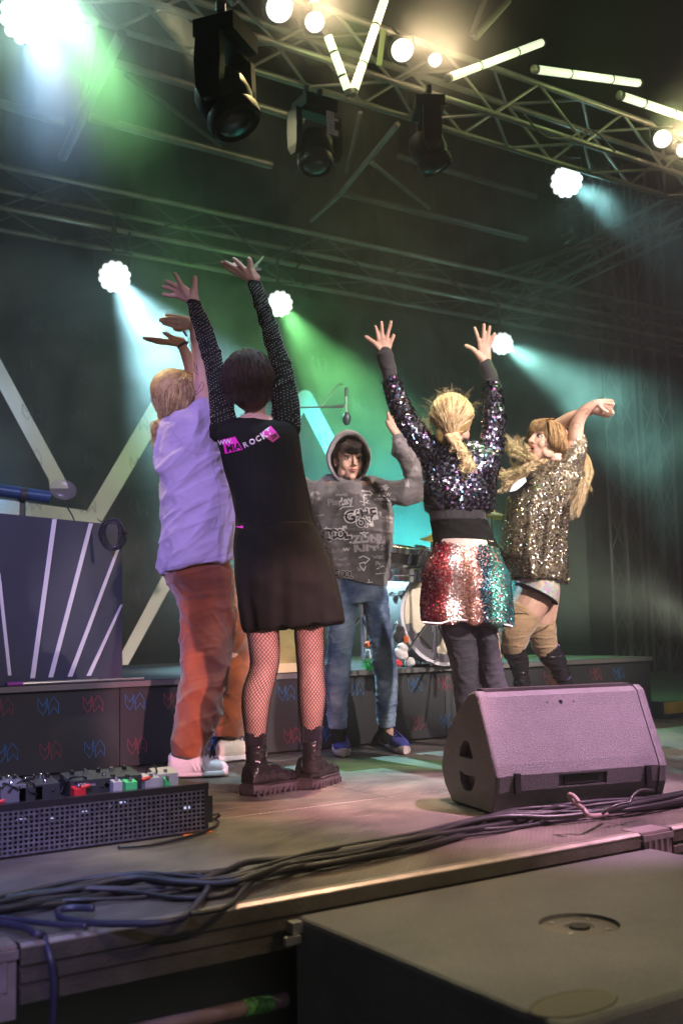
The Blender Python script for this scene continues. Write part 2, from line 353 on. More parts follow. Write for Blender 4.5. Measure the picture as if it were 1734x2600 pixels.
# the tent: roof cloth, rear drape (named backdrop) and side drapes
def drape_wall(name, P0, P1, z0, z1, amp=.05, wl=.45, kind='structure', m='drape'):
    P0, P1 = np.array(P0, float), np.array(P1, float); L = np.linalg.norm(P1-P0); n = int(L/.06); d = (P1-P0)/L; q = np.array([-d[1], d[0]]); R = []
    for z in np.linspace(z0, z1, 8):
        row = []
        for i in range(n+1):
            s = L*i/n; a = amp*(math.sin(s*2*PI/wl+1.3*math.sin(s*1.1))+.4*math.sin(s*2*PI/(wl*.37)+z*.3))
            p = P0+d*s+q*a; row.append((p[0], p[1], z))
        R.append(row)
    b = MB().rings(R, False, False); o = build(name, b, m, smooth=True); o['kind'] = kind; return o
rc = drape_wall('rear_curtain', (-5, 9.75), (14, 9.75), -.1, 8.4, .05, .5)
drape_wall('side_curtain', (-5, 9.7), (-5, 2.4), -.1, 8.4, .06)
sc_ = drape_wall('side_curtain', (13.6, 2.4), (13.6, 9.7), -.1, 8.4, .08, .6)
b = MB(); R = []
for j in range(15):
    y = 1.5+8.4*j/14; R.append([(x, y, 7.6+.12*math.sin(y*2.1)+.06*math.sin(x*1.3+y)-.14*abs(y-5.6)) for x in np.linspace(-5.4, 14.4, 40)])
build('tent_roof', b.rings(R, False, False), 'drape', smooth=True, kind='structure')

# printed banner across the back with the big pale bars and small coloured marks
BY = 9.2
ban = thing('backdrop_banner', 'dark printed banner across the back of the stage with big pale diagonal bars', 'banner', (5.5, BY, 0))
build('banner_cloth', MB().box((-1.5, BY, .05), (9.6, BY+.02, 4.1)), mat('banner_black', (.018, .02, .02), .85, spec=.2, noise=.2, nscale=2, bump=.15, bscale=9), ban)
def bar(name, pts, Y=BY-.006, th=.003, m='print_white', par=ban, lab=None):
    P = [ony(x, y, Y) for x, y in pts]; o = build(name, MB().prism(P, (0, th, 0)), m, par)
    if lab: o['label'] = lab
def capped(a, bq, w, n=8):      # a bar of width 2w (pixels) with a rounded start
    a, bq = np.array(a, float), np.array(bq, float); d = (bq-a)/np.linalg.norm(bq-a); q = np.array([-d[1], d[0]])
    pts = [a+w*(math.cos(t)*q-math.sin(t)*d) for t in np.linspace(0, PI, n)]; return pts+[bq-w*q, bq+w*q]
bar('pale_bar', [(-180, 575), (-80, 575), (167, 1217), (172, 1232), (130, 1232)][0:0] or [(-100, 720), (-12, 885), (168, 1220), (175, 1240), (128, 1240), (125, 1218), (-100, 800)], lab='pale bar running down to the right')
bar('pale_bar', [(-300, 1238), (0, 1267), (221, 1296), (240, 1311), (262, 1332), (221, 1328), (0, 1304), (-300, 1275)], Y=BY-.010, lab='level pale bar')
bar('pale_bar', capped((448, 958), (240, 1312), 23), lab='pale bar rising to the right')
bar('pale_bar', capped((775, 1010), (912, 1275), 20), lab='pale bar behind the hooded teenager')
bar('pale_bar', capped((768, 1012), (640, 1290), 17), Y=BY-.010)
bar('pale_bar', [(311, 1655), (411, 1466), (450, 1400), (470, 1430), (424, 1508), (313, 1712)])
GL = [[(0, .95), (0, .42), (.24, .02), (.46, .42), (.46, .9), (.23, .5), (0, .95)], [(.40, 1), (.40, .3)], [(.54, .02), (.54, .62), (.76, 1), (1, .6), (1, .05), (.80, .42), (.66, .2), (.54, .02)]]
def glyph(ox, oz, s, Y, m, par, name='printed_mark', w=.03):
    b = MB()
    for pl in GL:
        for p, q in zip(pl[:-1], pl[1:]):
            p, q = np.array(p), np.array(q); d = nrm(q-p); e = np.array([-d[1], d[0]])*w/2; p = p-d*w*.4; q = q+d*w*.4
            P = [(ox+s*(c[0]-.5), Y, oz+s*.85*(c[1]-.5)) for c in (p-e, q-e, q+e, p+e)]; b.prism(P, (0, .0016, 0))
    build(name, b, m, par)
MT['mark_red'] = mat('mark_red', (.24, .04, .055), .6); MT['mark_blue'] = mat('mark_blue', (.03, .14, .31), .6)
MT['mark_red_dim'] = mat('mark_red_dim', (.14, .07, .07), .7); MT['mark_blue_dim'] = mat('mark_blue_dim', (.08, .12, .14), .7)
for r in range(7):
    for c in range(14):
        x = 2.3+.50*c+(.25 if r % 2 else 0)*0; z = 1.0+.40*r
        glyph(x, z, .17, BY-.0125-.0, ('mark_red_dim', 'mark_blue_dim')[(c+r) % 2], ban, w=.018)

# drum riser
ris = thing('drum_riser', 'low black stage riser with red and blue line marks along its front', 'riser', (2.5, 4.95, 0))
MT['riser_black'] = mat('riser_black', (.011, .012, .013), .6, noise=.15, nscale=3, bump=.1, bscale=30)
RX0, RX1, RZ = -3.0, 5.72, .418
build('riser_deck', MB().box((RX0, 4.93, RZ-.03), (RX1, 7.4, RZ)), mat('riser_top', (.016, .016, .016), .8, noise=.3, nscale=6), ris)
xs = [RX0]+list(np.arange(-2.05, 5.6, 1.0))+[RX1]
for x0, x1 in zip(xs[:-1], xs[1:]):
    build('front_panel', MB().box((x0+.002, 4.952, .012), (x1-.002, 4.965, RZ-.031)), 'riser_black', ris)
build('edge_trim', MB().box((RX0, 4.925, RZ-.028), (RX1, 4.9295, RZ-.002)), mat('trim_grey', (.16, .15, .14), .4, .5), ris)
build('side_panel', MB().box((RX1-.015, 4.967, .012), (RX1, 7.39, RZ-.031)), 'riser_black', ris)
def gz(x, y): return ony(x, y, 4.94)
for i, (x, y, c) in enumerate([(8, 1797, 0), (125, 1793, 1), (239, 1788, 0), (345, 1782, 1), (442, 1778, 0), (730, 1760, 1), (1055, 1740, 1), (1130, 1736, 0), (1398, 1721, 0), (1514, 1712, 0), (1573, 1710, 1), (906, 1748, 1),
                               (20, 1912, 1), (131, 1906, 0), (243, 1902, 1), (351, 1894, 0), (744, 1868, 0), (1066, 1837, 0), (1137, 1831, 1), (828, 1862, 1), (545, 1884, 1)]):
    p = gz(x, y); glyph(p[0], p[2], .098 if y > 1 else .1, 4.9485, ('mark_red', 'mark_blue')[c], ris, w=.024)
# low ledge right of the riser; yellow light is painted into its board
lg = thing('stage_ledge', 'low black ledge with a yellow-lit board beyond the right end of the riser', 'ledge', (8, 4.9, 0))
build('board', MB().box((5.75, 4.86, .035), (9.5, 4.875, .11)), mat('yellow_lit_board', (.72, .42, .06), .6, noise=.15), lg)
build('base', MB().box((5.74, 4.88, .003), (9.5, 6.9, .115)), 'riser_black', lg)
build('kick_board', MB().box((5.75, 4.50, .003), (9.5, 4.515, .033)), 'riser_black', lg)
# ================================================================== ROOF RIG
def truss(label, A, B, w, h, diag=.42, m='truss_metal', r=.024, rb=.011, name='lighting_truss', bm_='dark_truss'):
    """box truss from A to B (bottom front chord), width w upstage, height h"""
    A, B = np.array(A, float), np.array(B, float); L = np.linalg.norm(B-A); d = (B-A)/L
    up = np.array([0, 0, 1.]) if abs(d[2]) < .5 else np.array([0, 1., 0]); sd = nrm(np.cross(up, d)); 
    if sd[1] < 0 and abs(d[2]) < .5: sd = -sd
    t = thing(name, label, 'truss', (A+B)/2)
    c = [A, A+sd*w, A+up*h, A+sd*w+up*h]
    for q in c: build('chord', MB().tube([q, q+d*L], r, 10), m, t, smooth='auto')
    n = max(2, int(L/diag)); s = L/n
    for (p, q) in ((0, 2), (1, 3), (0, 1), (2, 3)):
        for i in range(n):
            a, b_ = (p, q) if i % 2 == 0 else (q, p)
            build('brace', MB().tube([c[a]+d*s*i, c[b_]+d*s*(i+1)], rb, 6, False), bm_, t, smooth=True)
    return t
truss('front lighting truss crossing above the performers with glowing tubes fixed to it', (-.5, 6.10, 4.73), (10.6, 6.10, 4.73), .40, .393, .50, r=.026, rb=.013, bm_='truss_metal')
truss('rear lighting truss high above the backdrop, carrying three round blue-white lamps', (-1.5, 8.59, 4.17), (12.5, 8.59, 4.17), .50, .356, .62, r=.025, rb=.010, m='rear_chord_lit')
truss('slanting side truss at the upper right behind the glowing lamps', (9.2, 5.6, 5.05), (8.2, 9.3, 4.3), .3, .3, .4, m='dark_truss', r=.02, rb=.01)
for (x, y, lab) in ((10.1, 9.0, 'left upright of the scaffold tower at the far right'), (10.9, 9.1, 'right upright of the scaffold tower at the far right')):
    truss(lab, (x, y, 0), (x, y, 6.6), .26, .26, .5, r=.019, rb=.007, name='scaffold_upright', m='dark_truss')
def pipe(label, a, b, r=.024, m='truss_metal', name='roof_pipe', couplers=0):
    t = thing(name, label, 'pipe', (np.array(a)+np.array(b))/2)
    build('tube', MB().tube([a, b], r, 12), m, t, smooth='auto')
    for k in range(couplers):
        p = np.array(a)+(np.array(b)-np.array(a))*(k+.5)/couplers; d = np.array(b)-np.array(a)
        build('coupler', MB().lathe(p-nrm(d)*.03, d, [(r, 0), (r*1.6, .005), (r*1.6, .055), (r, .06)], 12), 'black_metal', t)
    return t
pipe('long level roof pipe crossing below the green light haze, left half of the roof', ony(0, 262, 6.9), ony(163, 312, 6.9), .03)
pipe('longest bare roof pipe crossing the dark upper left', ony(228, 298, 6.9), ony(690, 420, 6.9), .03)
pipe('roof pipe behind the big moving head', ony(285, 158, 6.5), ony(770, 305, 6.5), .028)
pipe('roof pipe continuing right over the middle of the rear truss', ony(866, 490, 7.6), ony(1335, 607, 7.6), .028, m='dark_truss')
pipe('far roof pipe with a coupler in the dark upper right corner', ony(1290, 8, 8.2), ony(1620, 142, 8.2), .03, m='dark_truss', couplers=1)
pipe('faint roof pipe low in the dark right side of the roof', ony(1005, 395, 8.0), ony(1360, 500, 8.0), .028, m='dark_truss')
def rod(label, p0, p1, Ya, Yb, r=.022, m='dark_truss'):
    pipe(label, ony(*p0, Ya), ony(*p1, Yb), r, m, 'roof_strut')
rod('steep slanted strut lit green beside the bright lamp at the upper left', (310, 85), (160, 400), 6.0, 7.6, .035)
rod('thinner steep strut left of the green-lit one', (240, 55), (210, 250), 6.0, 7.2, .028)
rod('sloping strut behind the right-hand moving head', (1010, 315), (866, 490), 5.8, 6.8, .02, 'truss_metal')
rod('upright strut hanging under the front truss near the middle', (915, 285), (880, 440), 6.1, 6.6, .016)
rod('short crossing strut from the middle strut down to the left', (866, 490), (790, 560), 6.8, 7.6, .02)
rod('faint long diagonal strut above the rear truss', (940, 410), (1090, 530), 6.4, 7.8, .018)
rod('green-lit strut at the top between the tubes', (1290, 0), (1205, 95), 5.9, 6.0, .03, 'truss_metal')
rod('thin strut at the top right of the middle', (1230, 0), (1195, 90), 6.4, 6.5, .02)
rod('faint diagonal strut right of the middle roof', (1500, 620), (1270, 690), 8.0, 8.4, .02)
rod('faint strut crossing the green-lit left roof downwards', (320, 190), (560, 370), 6.9, 8.0, .018)

# warm blinders -------------------------------------------------------
WB = [((708, 22), 41, 'warm round lamp glowing at the top edge, leftmost of the warm lamps'), ((798, 57), 30, 'smaller warm lamp just right of the top-edge one, beside the glowing V tubes'),
      ((1020, 128), 34, 'warm round lamp glowing right of the V-shaped tubes'), ((1103, 153), 20, 'smallest warm lamp, next to the long rising tube'),
      ((1680, 353), 27, 'warm round lamp below the rightmost glowing tube'), ((1733, 382), 20, 'warm lamp cut by the right edge of the view')]
def blinder(px, rp, label, Y=5.83, warm='glow_warm'):
    c = ony(px[0], px[1], Y); R = rp*dep(c)/FPX*.82; ax = nrm(CC+np.array([1.2, 0, .6])-c)
    t = thing('warm_lamp', label, 'stage lamp', c, 'warm lamps on the front truss')
    build('housing', MB().lathe(c, -ax, [(R*1.12, -.01), (R*1.15, .02), (R*1.15, .12), (R*.8, .2), (R*.5, .24)], 24), 'black_metal', t, smooth='auto')
    build('lens', MB().lathe(c, ax, [(R, .0), (R*.97, .02), (R*.6, .045), (.001, .055)], 24), warm, t, smooth=True)
    b = MB(); s = nrm(np.cross(ax, [0, 0, 1])); 
    b.tube([c+s*R*1.2-ax*.08, c+s*R*1.25-ax*.08+np.array([0, 0, R*1.5]), c-s*R*1.25-ax*.08+np.array([0, 0, R*1.5]), c-s*R*1.2-ax*.08], .008, 6)
    b.tube([c-ax*.08+np.array([0, 0, R*1.5]), c-ax*.08+np.array([0, .1, R*1.5+.12])], .012, 6)
    build('yoke', b, 'black_metal', t)
    return t
for p, r, l in WB: blinder(p, r, l)
# LED par lamps: clusters of round lenses -----------------------------
PL = [((292, 703), 40, 'round cluster lamp with a cyan beam above the lilac T-shirt', 8.4), ((710, 772), 33, 'round cluster lamp with a green beam beside the raised black sleeve', 8.4),
      ((1274, 873), 28, 'round cluster lamp with a pale beam by the raised right hand', 8.4), ((1438, 461), 40, 'highest round cluster lamp with a beam, upper right', 7.0),
      ((70, 45), 66, 'dazzling white cluster lamp in the top left corner', 6.05)]
PAX = [np.array(q[1])-np.array(q[0]) for q in PARS]+[np.array([.3, -5.2, -3.2])]
for (px, rp, lab, Y), ax in zip(PL, PAX):
    c = ony(px[0], px[1], Y); R = rp*dep(c)/FPX; view = nrm(CC-c); ax = nrm(nrm(ax)*.35+view*.75)
    t = thing('cluster_lamp', lab, 'stage lamp', c, 'round cluster lamps')
    build('housing', MB().lathe(c-ax*.02, -ax, [(R*.9, 0), (R*1.0, .02), (R*.92, .14), (R*.6, .24)], 24), 'black_metal', t, smooth='auto')
    u, v = frame(ax); rr = R*.235
    build('glare_disc', MB().lathe(c-ax*.012, ax, [(R*.86, 0), (R*.86, .008), (.001, .008)], 24), 'glow_white', t)  # added glowing disc that fills the lens gaps, imitating overexposure
    for ring, k in ((0, 1), (1, 6), (2, 12)):
        for i in range(k):
            a = 2*PI*i/k+(.26 if ring == 2 else 0); q = c+ring*R*.40*(math.cos(a)*u+math.sin(a)*v)
            build('lens', MB().lathe(q-ax*.01, ax, [(rr, 0), (rr*.95, .018), (rr*.6, .03), (.001, .034)], 14), 'glow_white', t, smooth=True)
    b = MB(); s = nrm(np.cross(ax, [0, 0, 1])); z = np.array([0, 0, 1.])
    b.tube([c+s*R*1.1-ax*.1, c+s*R*1.15-ax*.1+z*R*1.5, c-s*R*1.15-ax*.1+z*R*1.5, c-s*R*1.1-ax*.1], .01, 6); b.tube([c-ax*.1+z*R*1.5, c-ax*.1+z*(R*1.5+.25)], .014, 8)
    build('yoke', b, 'black_metal', t)
# glowing LED tubes ----------------------------------------------------
TB = [((793, -20), (803, 20), 'short stub of glowing tube at the top edge'), ((830, 85), (885, 235), 'left tube of the glowing V'), ((978, -8), (897, 235), 'right tube of the glowing V'),
      ((1138, 198), (1376, 108), 'glowing tube rising to the right beside the small warm lamp'), ((1358, 176), (1622, 211), 'nearly level glowing tube at upper right'),
      ((1575, 243), (1760, 305), 'glowing tube running off the right edge'), ((575, -25), (592, 3), 'tip of a glowing tube above the big moving head')]
for i, (a, b_, lab) in enumerate(TB):
    A, B = ony(*a, 5.80), ony(*b_, 5.80+(.25 if i in (3, 4) else 0)); d = nrm(B-A); r = 10.5*dep(A)/FPX
    t = thing('glowing_tube', lab, 'light tube', (A+B)/2, 'glowing tubes on the front truss')
    build('tube', MB().tube([A, B], r, 16), 'glow_tube', t, smooth='auto')
    build('end_cap', MB().lathe(A, -d, [(r*1.08, -.02), (r*1.08, .02), (r*.7, .025)], 16), 'black_metal', t); build('end_cap', MB().lathe(B, d, [(r*1.08, -.02), (r*1.08, .02), (r*.7, .025)], 16), 'black_metal', t)
    for f in (.3, .7): build('clip', MB().lathe(A+(B-A)*f, d, [(r*1.12, 0), (r*1.12, .014)], 16), 'black_metal', t)
for (x0, y0), (x1, y1), lab in (((974, 75), (962, 166), 'green-lit metal plate beside the glowing V'),):
    A, B = ony(x0, y0, 5.85), ony(x1, y1, 5.85); s = nrm(np.cross(B-A, HF))
    tag(build('mounting_plate', MB().obox((A+B)/2, (B-A)/2, s*.02, HF*.006), mat('plate', (.45, .5, .25), .5, .5)), lab, 'bracket')
# moving heads: base, yoke arms, drum-shaped head with lens ----------------
def moving_head(label, px, Y, s, tilt, look=(0, -.3, -1)):
    c = ony(px[0], px[1], Y); z = np.array([0, 0, 1.]); look = nrm(look); side = nrm(np.cross(look, z) if abs(look[2]) < .97 else np.array([1., 0, 0])); side = nrm(side*1.+np.array([.0, .0, .0]))
    t = thing('moving_head', label, 'stage light', c, 'black moving heads hanging from the truss')
    b = MB(); base = c+z*s*1.15
    b.obox(base+z*s*.16, side*s*.52, np.cross(z, side)*s*.42, z*s*.17); build('base', b, MT['mover_body'], t)
    b = MB()
    b.rings([[base+side*i*s*.3+np.cross(z, side)*j*s*.25 for i, j in ((-1, -1), (1, -1), (1, 1), (-1, 1))], [base-z*s*.12+side*i*s*.62+np.cross(z, side)*j*s*.22 for i, j in ((-1, -1), (1, -1), (1, 1), (-1, 1))]])
    for k in (-1, 1):
        q = c+side*k*s*.66
        b.rings([[q+z*s*zz+side*k*s*w*i+np.cross(z, side)*s*dd*j for i, j in ((-1, -1), (1, -1), (1, 1), (-1, 1))] for zz, w, dd in ((1.08, .09, .24), (.5, .10, .27), (0, .10, .24), (-.22, .07, .12))])
    build('yoke', b, MT['mover_body'], t)
    build('head', MB().lathe(c-look*s*.55, look, [(s*.15, 0), (s*.42, .03*s), (s*.52, .25*s), (s*.53, .55*s), (s*.47, .75*s), (s*.52, .85*s), (s*.5, 1.05*s), (s*.44, 1.1*s), (s*.42, 1.03*s)], 32, True), MT['mover_body'], t, smooth='auto')
    build('lens', MB().lathe(c+look*s*.46, look, [(s*.41, 0), (s*.38, s*.05), (s*.22, s*.12), (.001, s*.14)], 28), 'lens_glass', t, smooth=True)
    for k in (-.25, .2): build('clamp', MB().lathe(base+side*s*k+z*s*.34, z, [(s*.06, 0), (s*.06, s*.2), (s*.1, s*.22), (s*.1, s*.4)], 10), 'black_metal', t)
    return c, look, side
MT['mover_body'] = mat('mover_body', (.006, .006, .006), .5, spec=.25)
MT['lens_glass'] = mat('lens_glass', (.008, .009, .008), .25, spec=.4)
c, lk, sd = moving_head('biggest black moving head, upper left, with yellow light caught on it', (575, 262), 4.6, .27, 0, (.25, -.35, -.9))
c, lk, sd = moving_head('black moving head with paper stickers hanging right of the biggest one', (800, 385), 5.4, .22, 0, (-.1, -.2, -1))
b = MB()
for dx, dy, w, h in ((0, 0, .032, .055), (.0, -.075, .03, .018), (.04, -.075, .02, .018), (.04, .01, .02, .006)):
    p = c+sd*(.12+dx)+np.array([0, 0, .14+dy]); b.obox(p-HF*.20, sd*w*.9, HF*.002, np.array([0, 0, h]))
tag(build('paper_sticker', b, mat('paper', (.5, .46, .42), .8, noise=.5, nscale=180)), 'small grey paper labels on the moving head with stickers', 'sticker')
moving_head('black moving head hanging below the middle warm lamps', (1090, 385), 5.3, .23, 0, (.35, -.2, -1))
moving_head('small dark moving head under the highest cluster lamp', (1448, 592), 7.45, .20, 0, (.1, -.2, -1))
# truss clamps and cable runs
def cable_on(label, pts, Y, r=.008, m='rubber', name='hanging_cable'):
    P = spline([ony(x, y, Y) for x, y in pts], 6); tag(build(name, MB().tube(P, r, 6), m, smooth=True), label, 'cable')
cable_on('black cable looping down from the front truss beside the biggest moving head', [(520, 120), (545, 190), (530, 260), (555, 330)], 4.8)
cable_on('black cable sagging under the front truss at the right', [(1330, 290), (1380, 345), (1440, 350), (1500, 330), (1560, 385)], 5.95)
cable_on('black cable hanging between the rear truss clamps above the cyan lamp', [(290, 560), (300, 610), (325, 640), (330, 590)], 8.4, .012)
cable_on('black cable running along the rear truss over the green cluster lamp', [(640, 655), (700, 700), (735, 700), (760, 670)], 8.4, .012)
# ================================================================== PROPS
def onplane(x, y, P, N): v = ray(x, y); return CC+v*(((np.asarray(P)-CC)@N)/(v@N))
def boolcut(me, cutter_mb, name):
    a = bpy.data.objects.new('a', me); c = bpy.data.objects.new('c', cutter_mb.mesh('c'))
    for o in (a, c):
        COL.objects.link(o); bm = bmesh.new(); bm.from_mesh(o.data); bmesh.ops.recalc_face_normals(bm, faces=bm.faces); bm.to_mesh(o.data); bm.free()
    q = a.modifiers.new('b', 'BOOLEAN'); q.object = c; q.operation = 'DIFFERENCE'; q.solver = 'EXACT'
    out = bpy.data.meshes.new_from_object(a.evaluated_get(bpy.context.evaluated_depsgraph_get())); out.name = name
    bpy.data.objects.remove(a); bpy.data.objects.remove(c); out.materials.clear(); return out
def wedge_material(name='textured_paint', base=.115):
    m, t, b = nodes(name); L = t.links; g = t.nodes.new('ShaderNodeNewGeometry')
    n = t.nodes.new('ShaderNodeTexNoise'); n.inputs['Scale'].default_value = 330; n.inputs['Detail'].default_value = 2; L.new(g.outputs['Position'], n.inputs['Vector'])
    v = t.nodes.new('ShaderNodeTexVoronoi'); v.inputs['Scale'].default_value = 260; L.new(g.outputs['Position'], v.inputs['Vector'])
    r = t.nodes.new('ShaderNodeValToRGB'); r.color_ramp.elements[0].position = .38; r.color_ramp.elements[1].position = .66
    r.color_ramp.elements[0].color = (base*.72, base*.72, base*.73, 1); r.color_ramp.elements[1].color = (base*1.5, base*1.47, base*1.5, 1)
    L.new(n.outputs['Fac'], r.inputs['Fac']); b.inputs['Roughness'].default_value = .48
    lo = t.nodes.new('ShaderNodeTexNoise'); lo.inputs['Scale'].default_value = 3.2; lo.inputs['Detail'].default_value = 9; lo.inputs['Roughness'].default_value = .7; L.new(g.outputs['Position'], lo.inputs['Vector'])
    mr = t.nodes.new('ShaderNodeMapRange'); mr.inputs[1].default_value = .3; mr.inputs[2].default_value = .7; mr.inputs[3].default_value = .72; mr.inputs[4].default_value = 1.22; L.new(lo.outputs['Fac'], mr.inputs[0])
    mu = t.nodes.new('ShaderNodeVectorMath'); mu.operation = 'SCALE'; L.new(r.outputs['Color'], mu.inputs[0]); L.new(mr.outputs[0], mu.inputs['Scale']); L.new(mu.outputs[0], b.inputs['Base Color'])
    bp = t.nodes.new('ShaderNodeBump'); bp.inputs['Strength'].default_value = .8; bp.inputs['Distance'].default_value = .0016
    L.new(math_node(t, 'ADD', n.outputs['Fac'], v.outputs['Distance']), bp.inputs['Height']); L.new(bp.outputs['Normal'], b.inputs['Normal']); return m
MT['textured_paint'] = wedge_material()
MT['recess'] = mat('recess', (.012, .012, .012), .7)
# --- floor monitor wedge
A = onz(1247, 2072); B = onz(1679, 2033); WD = nrm(B-A); WN = np.array([-WD[1], WD[0], 0]); 
t = thing('floor_monitor', 'textured dark floor monitor wedge lit pink and violet on the stage edge', 'stage monitor', (A+B)/2)
def wz(x, y): return 1080+x/2.3976, 1700+y/2.3976
prof_px = [(300, 134), (320, 165), (338, 250), (380, 430), (418, 590), (432, 660), (428, 760), (405, 888), (385, 886), (155, 812), (112, 700), (92, 600), (104, 490), (135, 375), (170, 285), (205, 222), (255, 150), (278, 134)]
prof = []
for x, y in prof_px:
    P = onplane(*wz(x, y), A, WD); P[2] = max(P[2], .004); prof.append((float((P-A)@WN), float(P[2])))
def wp(s, z, k): return A+WN*s+WD*k+np.array([0, 0, z])
WL = float(np.linalg.norm(B-A))
b = MB(); ins = 0.006
cx, cz = np.mean([p[0] for p in prof]), np.mean([p[1] for p in prof])
def cheek(k0, k1, name):
    b = MB(); sh = lambda f: [(cx+(p[0]-cx)*f, cz+(p[1]-cz)*f) for p in prof]
    d = (k1-k0)
    b.rings([[wp(*p, k0) for p in sh(.955)], [wp(*p, k0+d*.12) for p in sh(.985)], [wp(*p, k0+d*.35) for p in sh(1.)], [wp(*p, k1) for p in sh(1.)]]); return b
me = cheek(0, .035, 'cheek').mesh('end_cheek')
cut = MB()
def hole(pts):
    P = [onplane(*wz(x, y), A, WD) for x, y in pts]; cut.prism([p-WD*.01 for p in P], WD*.04)
hole([(235, 430), (262, 440), (290, 545), (250, 545), (203, 525), (212, 470)]); hole([(207, 612), (240, 640), (300, 655), (298, 705), (270, 750), (235, 735), (212, 680)])
o = link('end_cheek', boolcut(me, cut, 'end_cheek'), 'textured_paint', t)
b = MB(); b.obox(wp(cx, cz*.9, .030), WD*.003, WN*.1, np.array([0, 0, .09])); build('handle_pocket', b, 'recess', t)
build('end_cheek', cheek(WL, WL-.035, 'c'), 'textured_paint', t)
bp_ = [(cx+(p[0]-cx)*.975, cz+(p[1]-cz)*.975) for p in prof]
m_body = MB().rings([[wp(*p, .036) for p in bp_], [wp(*p, WL-.036) for p in bp_]]).mesh('cabinet')
cut = MB()
fp = lambda x, y: onplane(*wz(x, y), wp(bp_[3][0], bp_[3][1], 0), nrm(np.cross(WD, wp(bp_[3][0], bp_[3][1], 0)-wp(bp_[2][0], bp_[2][1], 0))))
FN = nrm(np.cross(WD, wp(bp_[3][0], bp_[3][1], 0)-wp(bp_[2][0], bp_[2][1], 0))); FN = FN if FN[1] < 0 else -FN
for (x, y, r) in ((820, 197, .0075), (738, 200, .003), (900, 193, .003)):
    q = fp(x, y); cut.lathe(q+FN*.02, -FN, [(r, 0), (r, .035)], 14)
kz = lambda x, y: onplane(*wz(x, y), wp(bp_[5][0], .1, 0), WN)
P = [kz(812, 640), (kz(1108, 618)), kz(1108, 690), kz(812, 715)]; cut.prism([p-WN*.03 for p in P], WN*.055)
o = link('cabinet', boolcut(m_body, cut, 'cabinet'), 'textured_paint', t)
for x in (555, 1350):
    P = kz(x, 640 if x < 900 else 590); b = MB(); b.obox(P-WN*.002+np.array([0, 0, -.03]), WD*.011, WN*.006, np.array([0, 0, .035])); build('rubber_strip', b, 'rubber', t)
P = kz(960, 668); build('connector_plate', MB().obox(P+WN*.012, WD*.07, WN*.002, np.array([0, 0, .012])), 'black_metal', t)
b = MB(); q0, q1 = wp(prof[0][0]*.35+prof[-2][0]*.65, prof[0][1]+.001, .04), wp(prof[0][0]*.35+prof[-2][0]*.65, prof[0][1]+.001, WL-.04)
b.obox((q0+q1)/2+np.array([0, 0, -.001]), (q1-q0)/2, WN*.022, np.array([0, 0, .006])); build('grille', b, mat('grille', (.05, .045, .045), .8, bump=.6, bscale=500), t)
# --- subwoofer under the stage edge
ZS = -.04
sub = thing('subwoofer', 'big flat-topped subwoofer box in front of the stage with round pole socket', 'speaker', (1.82, 1.85, -.6))
MT['sub_paint'] = wedge_material('sub_paint', .12)
x0, x1, y0, y1 = 1.352, 2.62, 1.40, 2.305
def rr(x0, x1, y0, y1, r, z, n=4):
    out = []
    for cx_, cy_, a0 in ((x1-r, y1-r, 0), (x0+r, y1-r, 90), (x0+r, y0+r, 180), (x1-r, y0+r, 270)):
        for k in range(n+1): a = math.radians(a0+90*k/n); out.append((cx_+r*math.cos(a), cy_+r*math.sin(a), z))
    return out
body = MB().rings([rr(x0, x1, y0, y1, .012, -1.195), rr(x0, x1, y0, y1, .012, ZS-.012), rr(x0+.004, x1-.004, y0+.004, y1-.004, .012, ZS-.004), rr(x0+.011, x1-.011, y0+.011, y1-.011, .012, ZS)]).mesh('cabinet')
pc = onz(1470, 2345, ZS); cut = MB().lathe((pc[0], pc[1], ZS+.01), (0, 0, -1), [(.092, 0), (.092, .022)], 40)
link('cabinet', boolcut(body, cut, 'cabinet'), 'sub_paint', sub)
z = np.array([0, 0, 1.])
build('pole_socket', MB().lathe((pc[0], pc[1], ZS-.0115), (0, 0, 1), [(.090, 0), (.090, .003), (.084, .005), (.034, .005), (.031, .002), (.020, .002), (.018, -.006), (.0, -.006)], 36, False), mat('socket_metal', (.16, .15, .12), .4, .5), sub, smooth='auto')
build('socket_hole', MB().lathe((pc[0], pc[1], ZS-.010), (0, 0, 1), [(.0001, 0), (.024, 0), (.024, .0065), (.0001, .0065)], 24), 'recess', sub)
b = MB()
for k in range(4):
    a = k*PI/2+.5; b.lathe((pc[0]+.066*math.cos(a), pc[1]+.066*math.sin(a), ZS-.0062), (0, 0, 1), [(.006, 0), (.006, .002), (.003, .0025)], 8)
build('screw', b, 'steel', sub)
e = onz(1435, 2562, ZS); build('recessed_handle', MB().rings([[(e[0]+.10*math.cos(a)*s+.03, e[1]+.055*math.sin(a)*s+.01, ZS+h) for a in np.linspace(0, 2*PI, 18, endpoint=False)] for s, h in ((1, .0002), (.97, .0025), (.9, .0008))]), mat('handle_olive', (.10, .09, .06), .6), sub)
b = MB(); q = onz(735, 2322, ZS); b.box((x0-.03, 2.26, ZS-.03), (x0-.001, 2.29, ZS-.004)); b.box((x0-.055, 2.25, ZS-.05), (x0-.012, 2.262, ZS-.032))
build('corner_latch', b, 'steel', sub)
